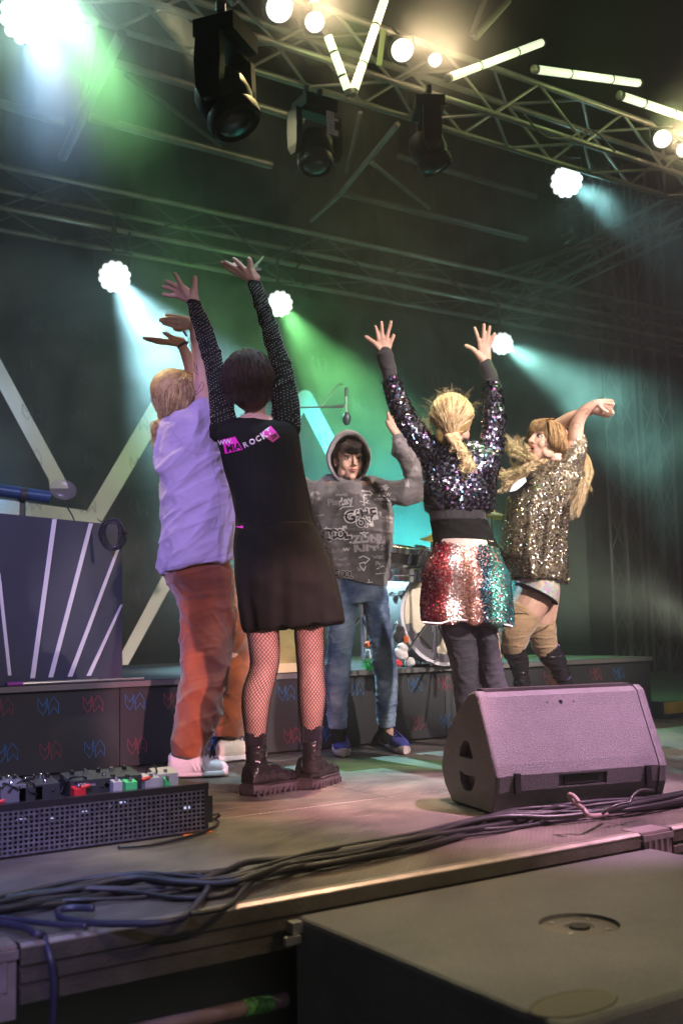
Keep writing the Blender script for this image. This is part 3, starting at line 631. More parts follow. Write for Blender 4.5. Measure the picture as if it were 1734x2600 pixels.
# --- pallet pipe under the stage
a_, b_ = at(420, 2606, 2.35), at(722, 2538, 2.62)
tp = thing('floor_pipe', 'pinkish pipe with a green printed sleeve lying low under the stage edge', 'pipe', (a_+b_)/2)
d_ = nrm(b_-a_); Lp = np.linalg.norm(b_-a_)
build('tube', MB().tube([a_-d_*.15, b_], .019, 14), mat('pinkish', (.15, .10, .115), .5, noise=.3), tp, smooth='auto')
build('green_sleeve', MB().tube([a_+d_*Lp*.62, a_+d_*Lp*.86], .0205, 14), mat('green_print', (.10, .28, .08), .6, noise=.7, nscale=90), tp, smooth='auto')
# --- pedalboard with perforated front
pb = thing('pedalboard', 'pedalboard case with perforated metal front, loaded with effect pedals and cables', 'pedalboard', (.85, 3.35, 0))
PX0, PX1, PY, PH = .05, 1.555, 3.215, .158
g2 = mat('perforated', (.20, .19, .24), .4, .7, noise=.35, nscale=60); b = MB(); st = .0155
nx = int((PX1-PX0)/st); nz = 9
for i in range(nx+1): b.box((PX0+i*st, PY-.0015, .008), (PX0+i*st+.0062, PY+.0008, .138))
for j in range(nz+1): zz = .008+j*(.130-.0062)/nz; b.box((PX0, PY-.0021, zz), (PX1, PY-.0010, zz+.0058))
o = build('perforated_front', b, g2, pb); o['kind'] = 'stuff'
build('case_shell', MB().box((PX0, PY+.035, .004), (PX1, PY+.33, .012)).box((PX0, PY+.318, .012), (PX1, PY+.33, .15)).box((PX1+.0005, PY-.004, .002), (PX1+.013, PY+.33, .150)), 'black_metal', pb)
build('top_rail', MB().box((PX0, PY-.006, .139), (PX1+.014, PY+.022, .158)), mat('rail', (.035, .03, .035), .35, .4), pb)
build('shelf', MB().box((PX0, PY+.023, .142), (PX1, PY+.317, .150)), 'black_metal', pb)
b = MB(); b.box((PX1+.0135, PY+.0, .03), (PX1+.03, PY+.05, .115)); b.tube([(PX1+.012, PY+.01, .052), (PX1+.05, PY+.0, .054), (PX1+.06, PY+.01, .046), (PX1+.05, PY+.02, .038), (PX1+.012, PY+.02, .036)], .004, 6)
build('latch', b, 'black_metal', pb)
MT['led_blue'] = mat('led_blue', (.5, .5, .9), .4, emit=(.65, .68, 1), estr=1.0)
b = MB()
for x, y, w in [(150, 492, 28), (365, 475, 16), (585, 437, 16), (838, 374, 26), (757, 393, 8), (1285, 408, 24)]:
    p = ony(x/2.7034, 1900+y/2.7034, PY+.012); s = w*.00045
    b.box((p[0]-s, PY+.012, p[2]-.0035), (p[0]+s, PY+.016, p[2]+.0035))
build('indicator_light', b, 'led_blue', pb)
# pedals
PC = {'red': (.7, .03, .04), 'white': (.5, .49, .54), 'green': (.10, .7, .25), 'dark': (.04, .04, .045), 'grey': (.16, .16, .18)}
for k, v in PC.items(): MT['pedal_'+k] = mat('pedal_'+k, v, .4)
def pedal(label, px, w, dpt, h, colr, knobs=3, y=None):
    P = ony(px[0]/2.7034, 1900+px[1]/2.7034, PY+.06 if y is None else y); x = P[0]; yy = P[1]
    q = thing('effect_pedal', label, 'effect pedal', (x, yy, .15))
    b = MB().prism([(x-w/2, yy, .1505), (x-w/2, yy+dpt, .1505), (x-w/2, yy+dpt, .1505+h*1.35), (x-w/2, yy, .1505+h)], (w, 0, 0)); build('enclosure', b, 'pedal_'+colr, q)
    for k in range(knobs): build('knob', MB().lathe((x-w/2+w*(k+.7)/(knobs+.4), yy+dpt*.75, .1505+h*1.2), (0, -.15, 1), [(.008, 0), (.007, .014), (.003, .016)], 12), 'chrome' if k % 2 else 'rubber', q)
    build('foot_switch', MB().lathe((x, yy+dpt*.25, .1505+h*.9), (0, 0, 1), [(.007, 0), (.007, .012), (.005, .017)], 10), 'chrome', q)
    return q, x, yy
q1, xx, yy = pedal('long black multi-effect pedal labelled MOD with a white emblem', (735, 272), .235, .10, .046, 'dark', 5)
def text_mesh(s, size, bold=0.0):
    c = bpy.data.curves.new('txt', 'FONT'); c.body = s; c.size = size; c.align_x = 'CENTER'; c.align_y = 'CENTER'; c.offset = bold; c.extrude = 0; c.resolution_u = 3
    o = bpy.data.objects.new('txt', c); COL.objects.link(o); me = bpy.data.meshes.new_from_object(o.evaluated_get(bpy.context.evaluated_depsgraph_get()))
    bpy.data.objects.remove(o); V = getv(me).copy(); F = [tuple(p.vertices) for p in me.polygons]; bpy.data.meshes.remove(me); return V, F
def face_text(s, size, c, m, par, u=(1, 0, 0), v=(0, 0, 1), bold=.0, name='lettering'):
    V, F = text_mesh(s, size, bold); u, v = np.array(u, float), np.array(v, float)
    build(name, MB().add(np.asarray(c)+V[:, :1]*u+V[:, 1:2]*v, F), m, par)
MT['print_pale'] = mat('print_pale', (.7, .7, .75), .6)
face_text('MOD', .018, (xx-.085, yy-.0012, .180), 'print_pale', q1, bold=.0004); face_text('AUDIO', .009, (xx-.052, yy-.0012, .180), 'print_pale', q1)
b = MB()
for a in np.linspace(0, 2*PI, 9)[:-1]: b.box((-.002, 0, -.009), (.002, .0015, .009), np.array([[math.cos(a), 0, math.sin(a)], [0, 1, 0], [-math.sin(a), 0, math.cos(a)]]), (xx+.0, yy-.003, .176))
build('emblem', b, 'print_pale', q1)
pedal('small red effect pedal in front of the black multi-effect', (552, 285), .036, .05, .026, 'red', 1, PY+.026)
pedal('white footswitch pedal right of the multi-effect emblem', (812, 268), .03, .06, .034, 'white', 1, PY+.03)
pedal('bright green effect pedal near the middle of the board', (905, 262), .038, .05, .030, 'green', 1, PY+.026)
pedal('white adapter block at the right end of the board', (1150, 240), .078, .06, .042, 'white', 0, PY+.05)
pedal('small white block in front of the white adapter block', (1050, 238), .05, .05, .035, 'white', 0, PY+.03)
pedal('chrome round-edged effect pedal at the left end of the board', (95, 325), .075, .09, .05, 'grey', 3)
pedal('low dark effect pedal with silver knobs, second from the left', (215, 320), .07, .09, .04, 'dark', 3)
pedal('black effect pedal left of the red one', (330, 308), .075, .1, .045, 'dark', 3)
pedal('tiny green plug block by the white adapter', (1155, 222), .018, .02, .025, 'green', 0, PY+.024)
CB = [((.0, 400), (20, 250), (90, 262), (150, 300)), ((60, 300), (150, 225), (230, 240), (240, 300)), ((120, 285), (180, 235), (215, 300), (300, 330)), ((365, 290), (400, 230), (450, 215), (430, 320)),
      ((420, 305), (470, 215), (560, 195), (600, 210)), ((1000, 235), (1010, 150), (1060, 118), (1078, 160)), ((1078, 150), (1075, 200), (1060, 245)), ((700, 265), (740, 240), (780, 245)), ((860, 240), (900, 215), (935, 205)), ((10, 270), (70, 250), (120, 275))]
for i, pts in enumerate(CB):
    P = spline([ony(x/2.7034, 1900+y/2.7034, PY+.05+.03*(k % 2)) for k, (x, y) in enumerate(pts)], 6)
    P[:, 2] = np.maximum(P[:, 2], .157)
    tag(build('patch_cable', MB().tube(P, .0032, 6), 'rubber', smooth=True), ['patch cable arching over the chrome pedal at the left end', 'higher patch cable loop behind the chrome pedal', 'patch cable dropping from the chrome pedal to the dark one', 'short upright loop left of the MOD lettering', 'long arching patch cable over the MOD lettering', 'tall loop of cable rising beside the white adapter', 'cable end dropping behind the white adapter', 'short cable between the emblem and the white footswitch', 'thin cable leaving the green pedal', 'low cable at the extreme left of the board'][i], 'cable', 'patch cables on the pedalboard')
for x, y, c, l in ((1003, 208, 'red', 'pink-red plug of the tall cable loop'), (590, 262, 'red', 'red plug beside the red pedal'), (0, 368, 'red', 'red plug at the left rim of the board')):
    P = ony(x/2.7034, 1900+y/2.7034, PY+.03); tag(build('cable_plug', MB().lathe(P, (1, 0, .2), [(.006, -.014), (.006, .012), (.003, .016)], 10), 'pedal_'+c), l, 'plug')
o = build('orange_tape', MB().prism([(*onz(x, y, .002)[:2], .0022) for x, y in ((466, 2120.5), (538, 2109), (540, 2112.5), (466, 2124))], (0, 0, .001)), mat('orange_tape', (.95, .22, .03), .5)); tag(o, 'orange tape strip on the floor at the right end of the pedalboard', 'tape')
P = spline([onz(*p, .008) for p in ((300, 2152), (400, 2142), (500, 2118), (545, 2098), (553, 2083), (540, 2078))], 8); tag(build('power_cable', MB().tube(P, .005, 6), 'rubber', smooth=True), 'thin black cable along the foot of the pedalboard curling at its right end', 'cable')

# --- cable loom along the stage edge
def s3(x, y): return x/1.802, 1900+y/1.802
CL = [(-120, 2345), (60, 2312), (200, 2290), (330, 2272), (450, 2262), (560, 2252), (640, 2236), (760, 2212), (900, 2190), (1050, 2158), (1180, 2122), (1290, 2096), (1400, 2078), (1500, 2070), (1620, 2058), (1800, 2030)]
CN = ['topmost black cable of the loom along the stage edge', 'thick black cable in the middle of the stage-edge loom', 'black cable weaving under the loom', 'outermost black cable of the loom, nearest the stage edge', 'black cable crossing the loom twice', 'thin black cable threaded through the loom', 'thinnest cable of the stage-edge loom', 'black cable winding at the back of the loom', 'dark cable at the bottom of the loom', 'slack black cable on top of the loom']
for i in range(10):
    ph = RNG.uniform(0, 6); P = []
    for k, (x, y) in enumerate(CL):
        off = 15*math.sin(k*.9+ph)+RNG.uniform(-5, 5)+(i-4.5)*2.2; q = onz(x+RNG.uniform(-15, 15), y+off*(.75 if k > 9 else 1.05), 0)
        P.append((q[0], q[1], .012+.010*(i % 3)+.006*math.sin(k*1.7+ph)))
    r = [.0085, .0095, .007, .010, .0075, .006, .005, .008, .009, .007][i]
    P = spline(P, 8); P[:, 2] = np.maximum(P[:, 2], r+.001)
    tag(build('stage_cable', MB().tube(P, r, 8), 'rubber', smooth=True), CN[i], 'cable', 'black cables in the stage-edge loom')
def cab(label, pts, r, m='rubber', hz=None):
    P = []
    for k, (x, y) in enumerate(pts):
        q = onz(x, y, (hz[k] if hz else .02)); P.append(q)
    P = spline(P, 8); tag(build('stage_cable', MB().tube(P, r, 8), m, smooth=True), label, 'cable')
MT['blue_lit_cable'] = mat('blue_lit_cable', (.03, .03, .055), .4, noise=.2)  # blue stage light is put into this cable colour
cab('looped cable lying in a long hook left of the middle of the stage edge', [s3(430, 733), s3(340, 730), s3(270, 742), s3(290, 778), s3(400, 798), s3(560, 802), s3(740, 796), s3(850, 765), s3(910, 700), s3(950, 640), s3(930, 600), s3(895, 578)], .0085, 'blue_lit_cable')
cab('cable ending in a blunt tip at the left edge loops', [s3(-60, 770), s3(60, 782), s3(200, 800), s3(400, 815)], .007, 'blue_lit_cable')
cab('cable arching across the loom in the middle', [s3(870, 760), s3(960, 745), s3(1050, 720), s3(1120, 640), s3(1200, 580), s3(1290, 555), s3(1400, 548)], .007)
P = [onz(*s3(-60, 795), .015), onz(*s3(30, 803), .016), onz(*s3(120, 822), .018), onz(*s3(170, 850), .018)]
ex = ony(*s3(205, 895), 2.325); P += [ex+np.array([0, .01, .015]), ony(*s3(232, 960), 2.302), ony(*s3(247, 1040), 2.300), ony(*s3(250, 1120), 2.302), ony(*s3(245, 1250), 2.31), ony(*s3(235, 1500), 2.33)]
tag(build('stage_cable', MB().tube(spline(P, 8), .0085, 8), 'blue_lit_cable', smooth=True), 'blue-lit cable bending over the stage edge and hanging down at the left', 'cable')
def w2(x, y): return wz(x, y)
P = [onz(*w2(700, 915), .03), onz(*w2(1000, 905), .035), at(*w2(940, 830), 3.3), at(*w2(905, 800), 3.28), at(*w2(880, 765), 3.27), at(*w2(925, 805), 3.26)]
P = [onz(*w2(1100, 880), .03), at(*w2(1000, 890), 3.30), at(*w2(960, 850), 3.3), at(*w2(915, 815), 3.3), at(*w2(880, 785), 3.3), at(*w2(875, 762), 3.3), at(*w2(905, 775), 3.28), at(*w2(932, 808), 3.26)]
tag(build('stage_cable', MB().tube(spline(P, 8), .0075, 8), mat('pinkish_cable', (.28, .2, .2), .45), smooth=True), 'cable end standing up like a hook in front of the floor monitor', 'cable')
P = [at(*w2(1060, 888), 3.40), at(*w2(1130, 840), 3.40), at(*w2(1200, 815), 3.42), at(*w2(1240, 810), 3.43), at(*w2(1260, 770), 3.45), at(*w2(1310, 735), 3.48), at(*w2(1385, 738), 3.5)]
tag(build('stage_cable', MB().tube(spline(P, 8), .005, 8), 'rubber', smooth=True), 'thin cable arching up against the right part of the floor monitor', 'cable')
# ================================================================== KEYBOARD CONSOLE AND DRUM KIT ON THE RISER
kc = thing('keyboard_console', 'tall dark panel box with thin white fan-like stripes, left on the riser', 'console', (1.2, 5.15, RZ))
Rt = ony(311, 1334, 5.2); Rb = np.array([Rt[0], Rt[1], RZ+.002]); L0 = at(0, 1303, 4.92); dl = (L0-Rt); Lt = Rt+dl*2.2; Lt[2] = Rt[2]+(L0[2]-Rt[2])*2.2; Lb = np.array([Lt[0], Lt[1], RZ+.002])
BN = nrm(np.cross(Rb-Lb, [0, 0, 1])); BN = BN if BN[1] < 0 else -BN
MT['console_panel'] = mat('console_panel', (.05, .055, .085), .55, noise=.15, nscale=2.5, bump=.08, bscale=120)
build('panel', MB().prism([Rb, Rt, Lt, Lb], -BN*.5), 'console_panel', kc)
def kp(x, y): return onplane(x, y, Rt+BN*.0005, BN)
for (a, b_, w0, w1, lab) in (((139, 1318), (83, 1722), 8, 8.5, None), ((231, 1329), (129, 1720), 7.5, 8.5, None), ((300, 1392), (178, 1718), 5.5, 8.5, None), ((309, 1535), (225, 1716), 4, 8, None), ((-3, 1455), (25, 1715), 6, 6, None), ((45, 1312), (40, 1722), 0, 0, None)):
    if w0 == 0: continue
    P = [kp(a[0]-w0*.65, a[1]), kp(a[0]+w0*.65, a[1]), kp(b_[0]+w1*.65, b_[1]), kp(b_[0]-w1*.65, b_[1])]
    build('white_stripe', MB().prism([p+BN*.0005 for p in P], BN*.004), mat('stripe_white', (.75, .72, .78), .5) if 'stripe_white' not in MT else MT['stripe_white'], kc)
    MT.setdefault('stripe_white', bpy.data.materials['stripe_white'])
# keyboard tube and clamp
A_, B_ = at(-60, 1236, 4.95), at(126, 1262, 5.12)
kb = thing('keyboard_beam', 'dark blue round beam on a clamp above the striped console', 'stand', (A_+B_)/2)
build('beam', MB().tube([A_, B_], .030, 20), mat('beam_blue', (.03, .07, .16), .35, .3), kb, smooth='auto')
q = at(58, 1256, 5.05); q2 = at(59, 1308, 5.08)
b = MB(); b.lathe(q-nrm(B_-A_)*.014, B_-A_, [(.034, 0), (.034, .028)], 18); b.obox((q+q2)/2+np.array([0, 0, -.02]), nrm(B_-A_)*.011, HF*.012, np.array([0, 0, .05])); build('clamp', b, 'black_metal', kb)
o = build('clear_shell', MB().ell(at(161, 1243, 5.3), CR*.070, CU*.052+CR*-.008, CF*.012, 28, 10), None, smooth=True)
m, t_, bs = nodes('smoked_plastic'); bs.inputs['Base Color'].default_value = (.3, .28, .26, 1); bs.inputs['Alpha'].default_value = .18; bs.inputs['Roughness'].default_value = .2
o.data.materials.clear(); o.data.materials.append(m); tag(o, 'see-through oval plastic shell floating pale behind the blue beam', 'plastic shell')
sp = MB().tube([at(160, 1268, 5.3), at(185, 1310, 5.3), at(192, 1330, 5.28)], .004, 6); build('shell_stem', sp, 'black_metal', o)
# cable coil hung on the console corner
b = MB(); cc = at(291, 1358, 5.36)
for k in range(9):
    rx, rz_ = .055+RNG.uniform(-.008, .006), .072+RNG.uniform(-.012, .006); off = RNG.uniform(-.006, .006, 3)
    b.tube([cc+off-CF*.03+CR*rx*math.cos(a)+CU*(rz_*math.sin(a))+CR*.012*math.sin(a+k) for a in np.linspace(0, 2*PI, 30)], .0042, 6)
tag(build('cable_coil', b, 'rubber', smooth=True), 'coil of black cable hung on the top right corner of the striped console', 'cable coil')
pl = thing('silver_pole', 'silver telescopic pole lying along the riser edge under the striped console', 'pole', ony(200, 1720, 4.95))
A_, B_ = ony(58, 1727, 4.945), ony(366, 1714.5, 4.945); A_[2] = RZ+.009; B_[2] = RZ+.008
build('outer_tube', MB().tube([A_, A_*.4+B_*.6], .0085, 12), 'steel', pl); build('inner_tube', MB().tube([A_*.4+B_*.6, B_], .006, 12), 'steel', pl); build('end_grip', MB().tube([A_-(B_-A_)*.12, A_], .012, 12), mat('violet_grip', (.2, .02, .2), .5), pl)

# --- bass drum
MT['drum_white'] = mat('drum_white', (.62, .58, .60), .25, spec=.6, noise=.05, coat=.3)
MT['drum_cream'] = mat('drum_cream', (.60, .53, .38), .45, noise=.1, nscale=5)
bc = at(1128, 1553, 6.22); BR = .292; bc[2] = RZ+BR+.012
AX = nrm(nrm(CC-bc)*.86+CR*.5); AX[2] = 0; AX = nrm(AX)
bd = thing('bass_drum', 'white bass drum with cream front head and chrome claws, behind the sequin skirt', 'drum', (bc[0], bc[1], RZ))
build('shell', MB().lathe(bc, -AX, [(BR*.975, .02), (BR*.975, .43)], 48), 'drum_white', bd, smooth='auto')
build('hoop', MB().lathe(bc-AX*.03, AX, [(BR*.99, 0), (BR*1.035, 0), (BR*1.035, .045), (BR*.965, .045), (BR*.965, .036)], 48, False), 'drum_white', bd, smooth='auto')
build('rear_hoop', MB().lathe(bc-AX*.45, AX, [(BR*.99, 0), (BR*1.035, 0), (BR*1.035, .045), (BR*.99, .045)], 48, False), 'drum_white', bd, smooth='auto')
build('drum_head', MB().lathe(bc, AX, [(BR*.965, 0), (BR*.9, .003), (.001, .004)], 48), 'drum_cream', bd, smooth=True)
u = nrm(np.cross([0, 0, 1], AX)); v = np.array([0, 0, 1.])
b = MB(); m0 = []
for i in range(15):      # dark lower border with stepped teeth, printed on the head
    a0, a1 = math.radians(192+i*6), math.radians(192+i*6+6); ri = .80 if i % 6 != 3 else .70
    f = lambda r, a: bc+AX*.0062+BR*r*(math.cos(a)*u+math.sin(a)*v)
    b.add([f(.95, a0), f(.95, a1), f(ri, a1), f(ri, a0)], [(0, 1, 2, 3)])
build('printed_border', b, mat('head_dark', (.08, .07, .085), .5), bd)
ph = bc+AX*.0065+u*-.10+v*-.13
build('port_hole', MB().lathe(ph, AX, [(.075, 0), (.075, .001), (.0, .001)], 28), 'recess', bd)
for k in range(8):
    a = math.radians(22+45*k); rd = math.cos(a)*u+math.sin(a)*v; p = bc+rd*BR*1.035
    b = MB(); b.obox(p-AX*.0+rd*.006, AX*.030, rd*.008, np.cross(AX, rd)*.014); b.tube([p-AX*.03+rd*.012, p-AX*.11+rd*.012], .0035, 6); b.lathe(p-AX*.10+rd*-.004, rd, [(.012, 0), (.012, .02), (.006, .026)], 12); b.obox(p-AX*.125+rd*.0, AX*.024, rd*.010, np.cross(AX, rd)*.011)
    build('claw', b, 'chrome', bd, smooth='auto')
b = MB()
for s in (-1, 1): b.tube([bc+u*s*.24-AX*.08-v*.16, bc+u*s*.36-AX*.02-v*(BR+.008)], .008, 8)
build('spur', b, 'chrome', bd)
def drum(label, px, d, R, h, up, shell, tilt_head='drum_white', lugs=6):
    c = at(*px, d); up = nrm(up); t = thing('drum', label, 'drum', c)
    build('shell', MB().lathe(c, -up, [(R, .01), (R, h)], 32), shell, t, smooth='auto')
    build('rim', MB().lathe(c, up, [(R*.98, -.02), (R*1.06, -.02), (R*1.06, .012), (R*1.0, .016), (R*.98, .004)], 32, False), 'chrome', t, smooth='auto')
    build('lower_rim', MB().lathe(c-up*h, up, [(R*.98, -.012), (R*1.06, -.012), (R*1.06, .02), (R*.98, .02)], 32, False), 'chrome', t, smooth='auto')
    build('drum_head', MB().lathe(c+up*.002, up, [(R, 0), (.001, .002)], 32), tilt_head, t)
    uu, vv = frame(up)
    for k in range(lugs):
        a = 2*PI*k/lugs; q = c+R*1.03*(math.cos(a)*uu+math.sin(a)*vv); build('lug', MB().tube([q-up*.01, q-up*(h-.01)], .007, 6).lathe(q-up*h*.5-up*.02, up, [(.011, 0), (.011, .04)], 8), 'chrome', t)
    return c
drum('dark tom drum with chrome rims right of the hooded teenager', (1008, 1392), 6.0, .125, .10, (.06, -.2, 1), 'black_metal')
drum('shallow chrome snare drum low between the hoodie and the skirt', (1018, 1446), 6.0, .130, .05, (0, -.12, 1), 'drum_white')
drum('small white tom on top of the bass drum beside the skirt', (1092, 1402), 6.1, .095, .09, (.15, -.35, 1), 'drum_white')
def stand(label, top, d, legs=True, name='cymbal_stand'):
    c = at(*top, d); t = thing(name, label, 'stand', (c[0], c[1], RZ)); b = MB().tube([c, (c[0], c[1], RZ+.35)], .008, 8).tube([(c[0], c[1], RZ+.36), (c[0], c[1], RZ+.05)], .012, 8); build('tube', b, 'chrome', t)
    for k in range(3):
        a = 2*PI*k/3+.4; build('leg', MB().tube([(c[0], c[1], RZ+.3), (c[0]+.22*math.cos(a), c[1]+.22*math.sin(a), RZ+.012)], .007, 6), 'chrome', t)
    return c, t
MT['brass'] = mat('brass', (.62, .42, .12), .3, .9, noise=.15, nscale=30)
def cymbal(label, px, d, R, up):
    c, t = stand(label+' stand', px, d); cy = thing('cymbal', label, 'cymbal', c); build('disc', MB().lathe(c, nrm(up), [(R, 0), (R*.6, .012), (R*.2, .02), (R*.15, .035), (.004, .042), (.004, .036), (R*.15, .031), (R*.6, .009), (R*.98, -.001)], 36, False), 'brass', cy, smooth=True)
    t['label'] = 'chrome stand under the '+label.split(' ', 1)[1] if label.startswith('gold') else 'chrome stand holding the '+label
cymbal('gold cymbal seen edge-on between the two women at right', (1245, 1312), 6.0, .19, (.1, -.12, 1))
cymbal('yellow hi-hat cymbal just left of the sequin skirt waist', (1096, 1372), 6.05, .07, (0, -.25, 1))
# stuff toys on the riser edge
def fluff(name, label, cat, balls, m, par=None):
    b = MB()
    for (x, y, d, r) in balls: b.ell(at(x, y, d), r*d/FPX, n=14, m=9)
    me = solid(b, .006, 1, disp=lambda V, N: V+N*(vnoise(V, 70, 3)*.004+vnoise(V, 25, 4)*.006)[:, None], name=name); o = link(name, me, m, par)
    if label: tag(o, label, cat)
    return o
MT['plush_white'] = mat('plush_white', (.72, .70, .68), .95, noise=.08, nscale=60, sheen=.6); MT['plush_red'] = mat('plush_red', (.62, .03, .04), .9, sheen=.3); MT['plush_black'] = mat('plush_black', (.02, .02, .02), .95, sheen=.5); MT['orange'] = mat('orange', (.85, .16, .03), .6)
D6 = 5.72
def s5(x, y): return 820+x/5.227, 1320+y/5.227
def F5(L): return [(*s5(x, y), D6, r/5.227) for x, y, r in L]
to = thing('plush_toy', 'white plush toy with a red foot on the riser edge beside the bass drum', 'toy', at(*s5(1090, 1960), D6))
fluff('body', None, None, F5([(1040, 1690, 60), (1090, 1710, 50), (1010, 1760, 70), (1060, 1800, 70)]), 'plush_white', to); fluff('foot', None, None, F5([(1150, 1880, 62), (1130, 1900, 55)]), 'plush_white', to); fluff('red_foot', None, None, F5([(1010, 1910, 55), (980, 1900, 50)]), 'plush_red', to)
to = thing('plush_toy', 'black and orange plush bird hat with a tinsel tip above the white plush toy', 'toy', at(*s5(1000, 1560), D6+.12))
fluff('body', None, None, [(x, y, D6+.12, r) for x, y, _, r in F5([(1000, 1540, 90), (1020, 1470, 70)])], 'plush_black', to); fluff('beak', None, None, [(x, y, D6+.08, r) for x, y, _, r in F5([(1100, 1570, 36), (1105, 1610, 34), (1085, 1640, 25)])], 'orange', to)
fluff('tinsel_tip', None, None, [(x, y, D6+.12, r) for x, y, _, r in F5([(975, 1390, 34), (985, 1360, 25), (960, 1410, 26)])], 'chrome', to)
to = thing('plush_toy', 'orange and white plush toy half hidden between the jeans legs', 'toy', at(*s5(600, 1780), D6)); fluff('body', None, None, F5([(610, 1800, 48), (600, 1750, 36)]), 'plush_white', to); fluff('cap', None, None, F5([(580, 1660, 45), (600, 1640, 40)]), 'orange', to)
b = MB(); c = at(*s5(610, 1930), D6-.02)
for k in range(90):
    dd = nrm(RNG.normal(size=3)); q = c+dd*RNG.uniform(0, .02); w = nrm(np.cross(dd, RNG.normal(size=3)))*.0022; e = q+dd*RNG.uniform(.015, .04); b.add([q-w, q+w, e+w, e-w], [(0, 1, 2, 3)])
tag(build('tinsel', b, mat('green_tinsel', (.05, .8, .15), .2, .9)), 'shiny green tinsel on the riser edge between the jeans legs', 'tinsel')
c, t = stand('chrome hardware stand seen between the jeans legs', s5(520, 1400), 5.9, name='hardware_stand')
build('tube', MB().tube([at(*s5(555, 1390), 5.9), at(*s5(560, 1900), 5.9)], .01, 8), 'steel', t)
fl = thing('flight_case', 'yellow-edged case on the riser between the fishnet legs', 'case', at(715, 1690, 5.7)); p = at(715, 1665, 5.75)
build('body', MB().box((p[0]-.07, p[1], RZ+.001), (p[0]+.12, p[1]+.2, RZ+.36)), mat('olive_case', (.33, .30, .10), .5, noise=.4), fl); build('edge', MB().box((p[0]-.09, p[1]-.02, RZ+.001), (p[0]+.14, p[1]-.002, RZ+.05)), mat('pale_edge', (.6, .55, .3), .5), fl)
# microphone on a boom
dM = 7.0; ms = thing('boom_stand', 'thin microphone boom arm reaching right above the hood', 'microphone stand', at(770, 1034, dM))
build('arm', MB().tube([at(700, 1036, dM), at(868, 1032, dM)], .006, 8), 'steel', ms); build('clutch', MB().tube([at(853, 1032, dM), at(872, 1032, dM)], .012, 8), 'steel', ms)
lx = at(700, 1036, dM); build('upright', MB().tube([lx, (lx[0], lx[1], RZ)], .009, 8), 'black_metal', ms)
mi = thing('microphone', 'hanging studio microphone with silver top and oval basket above the hood', 'microphone', at(879, 1030, dM))
build('connector', MB().tube([at(879, 984, dM), at(879, 1007, dM)], .010, 12), 'chrome', mi, smooth='auto'); build('stem', MB().tube([at(879, 1007, dM), at(880, 1046, dM)], .0045, 8), 'steel', mi)
build('basket', MB().ell(at(880, 1063, dM), CR*.028, CF*.02, CU*.045, 18, 10), mat('basket', (.10, .14, .14), .4, .5), mi, smooth=True); build('bracket', MB().tube([at(871, 1032, dM), at(879, 1028, dM)], .005, 6), 'steel', mi)
cable_on('thin cable arching from the microphone top to its boom arm', [(872, 976), (862, 975), (848, 990), (835, 1010), (817, 1031)], ony(850, 1000, 1)[1] and float(at(850, 1000, dM)[1]), .004, 'steel', 'microphone_cable')
# ================================================================== PEOPLE
def Z1(x, y): return 360+x/3.92, 620+y/3.92
def Z2(x, y): return 760+x/3.92, 960+y/3.92
def Z3(x, y): return 900+x/3.5636, 780+y/3.5636
def Z4(x, y): return 1220+x/4.126, 980+y/4.126
def Z5(x, y): return 940+x/2.8, 1320+y/2.8
def Z6(x, y): return 520+x/2.8, 1560+y/2.8
def ZH(x, y): return 380+x/4.9, 640+y/4.9
def ZA(x, y): return x/1.802, 600+y/1.802
def ZB(x, y): return x/1.802, 1300+y/1.802
UP = np.array([0, 0, 1.])
def rows_px(mb, D, rows, n=28, e=2.3, cap=True):
    """stack of cross-sections: (y, xl, xr, half depth in metres, extra depth, y at the right end)"""
    R = []; a = np.linspace(0, 2*PI, n, endpoint=False); ca, sa = np.cos(a), np.sin(a)
    k = (np.abs(ca)**e+np.abs(sa)**e)**(-1/e)
    for r in rows:
        y, xl, xr, h = r[:4]; dd = r[4] if len(r) > 4 else 0; yr = r[5] if len(r) > 5 else y
        L, Q = at(xl, y, D+dd), at(xr, yr, D+dd); c = (L+Q)/2; ax = (Q-L)/2
        R.append(c+(ca*k)[:, None]*ax+(sa*k)[:, None]*HF*h)
    mb.rings(R, cap); return R
def limb(mb, D, pts, n=14, flat=1.):
    P = [at(p[0], p[1], D+(p[3] if len(p) > 3 else 0)) for p in pts]; r = [p[2]*D/FPX for p in pts]
    if len(P) > 2:
        idx = spline(np.c_[np.array(P), r], 4); P = list(idx[:, :3]); r = list(np.maximum(idx[:, 3], .002))
    mb.tube(P, r, n, True, True, flat, HF)
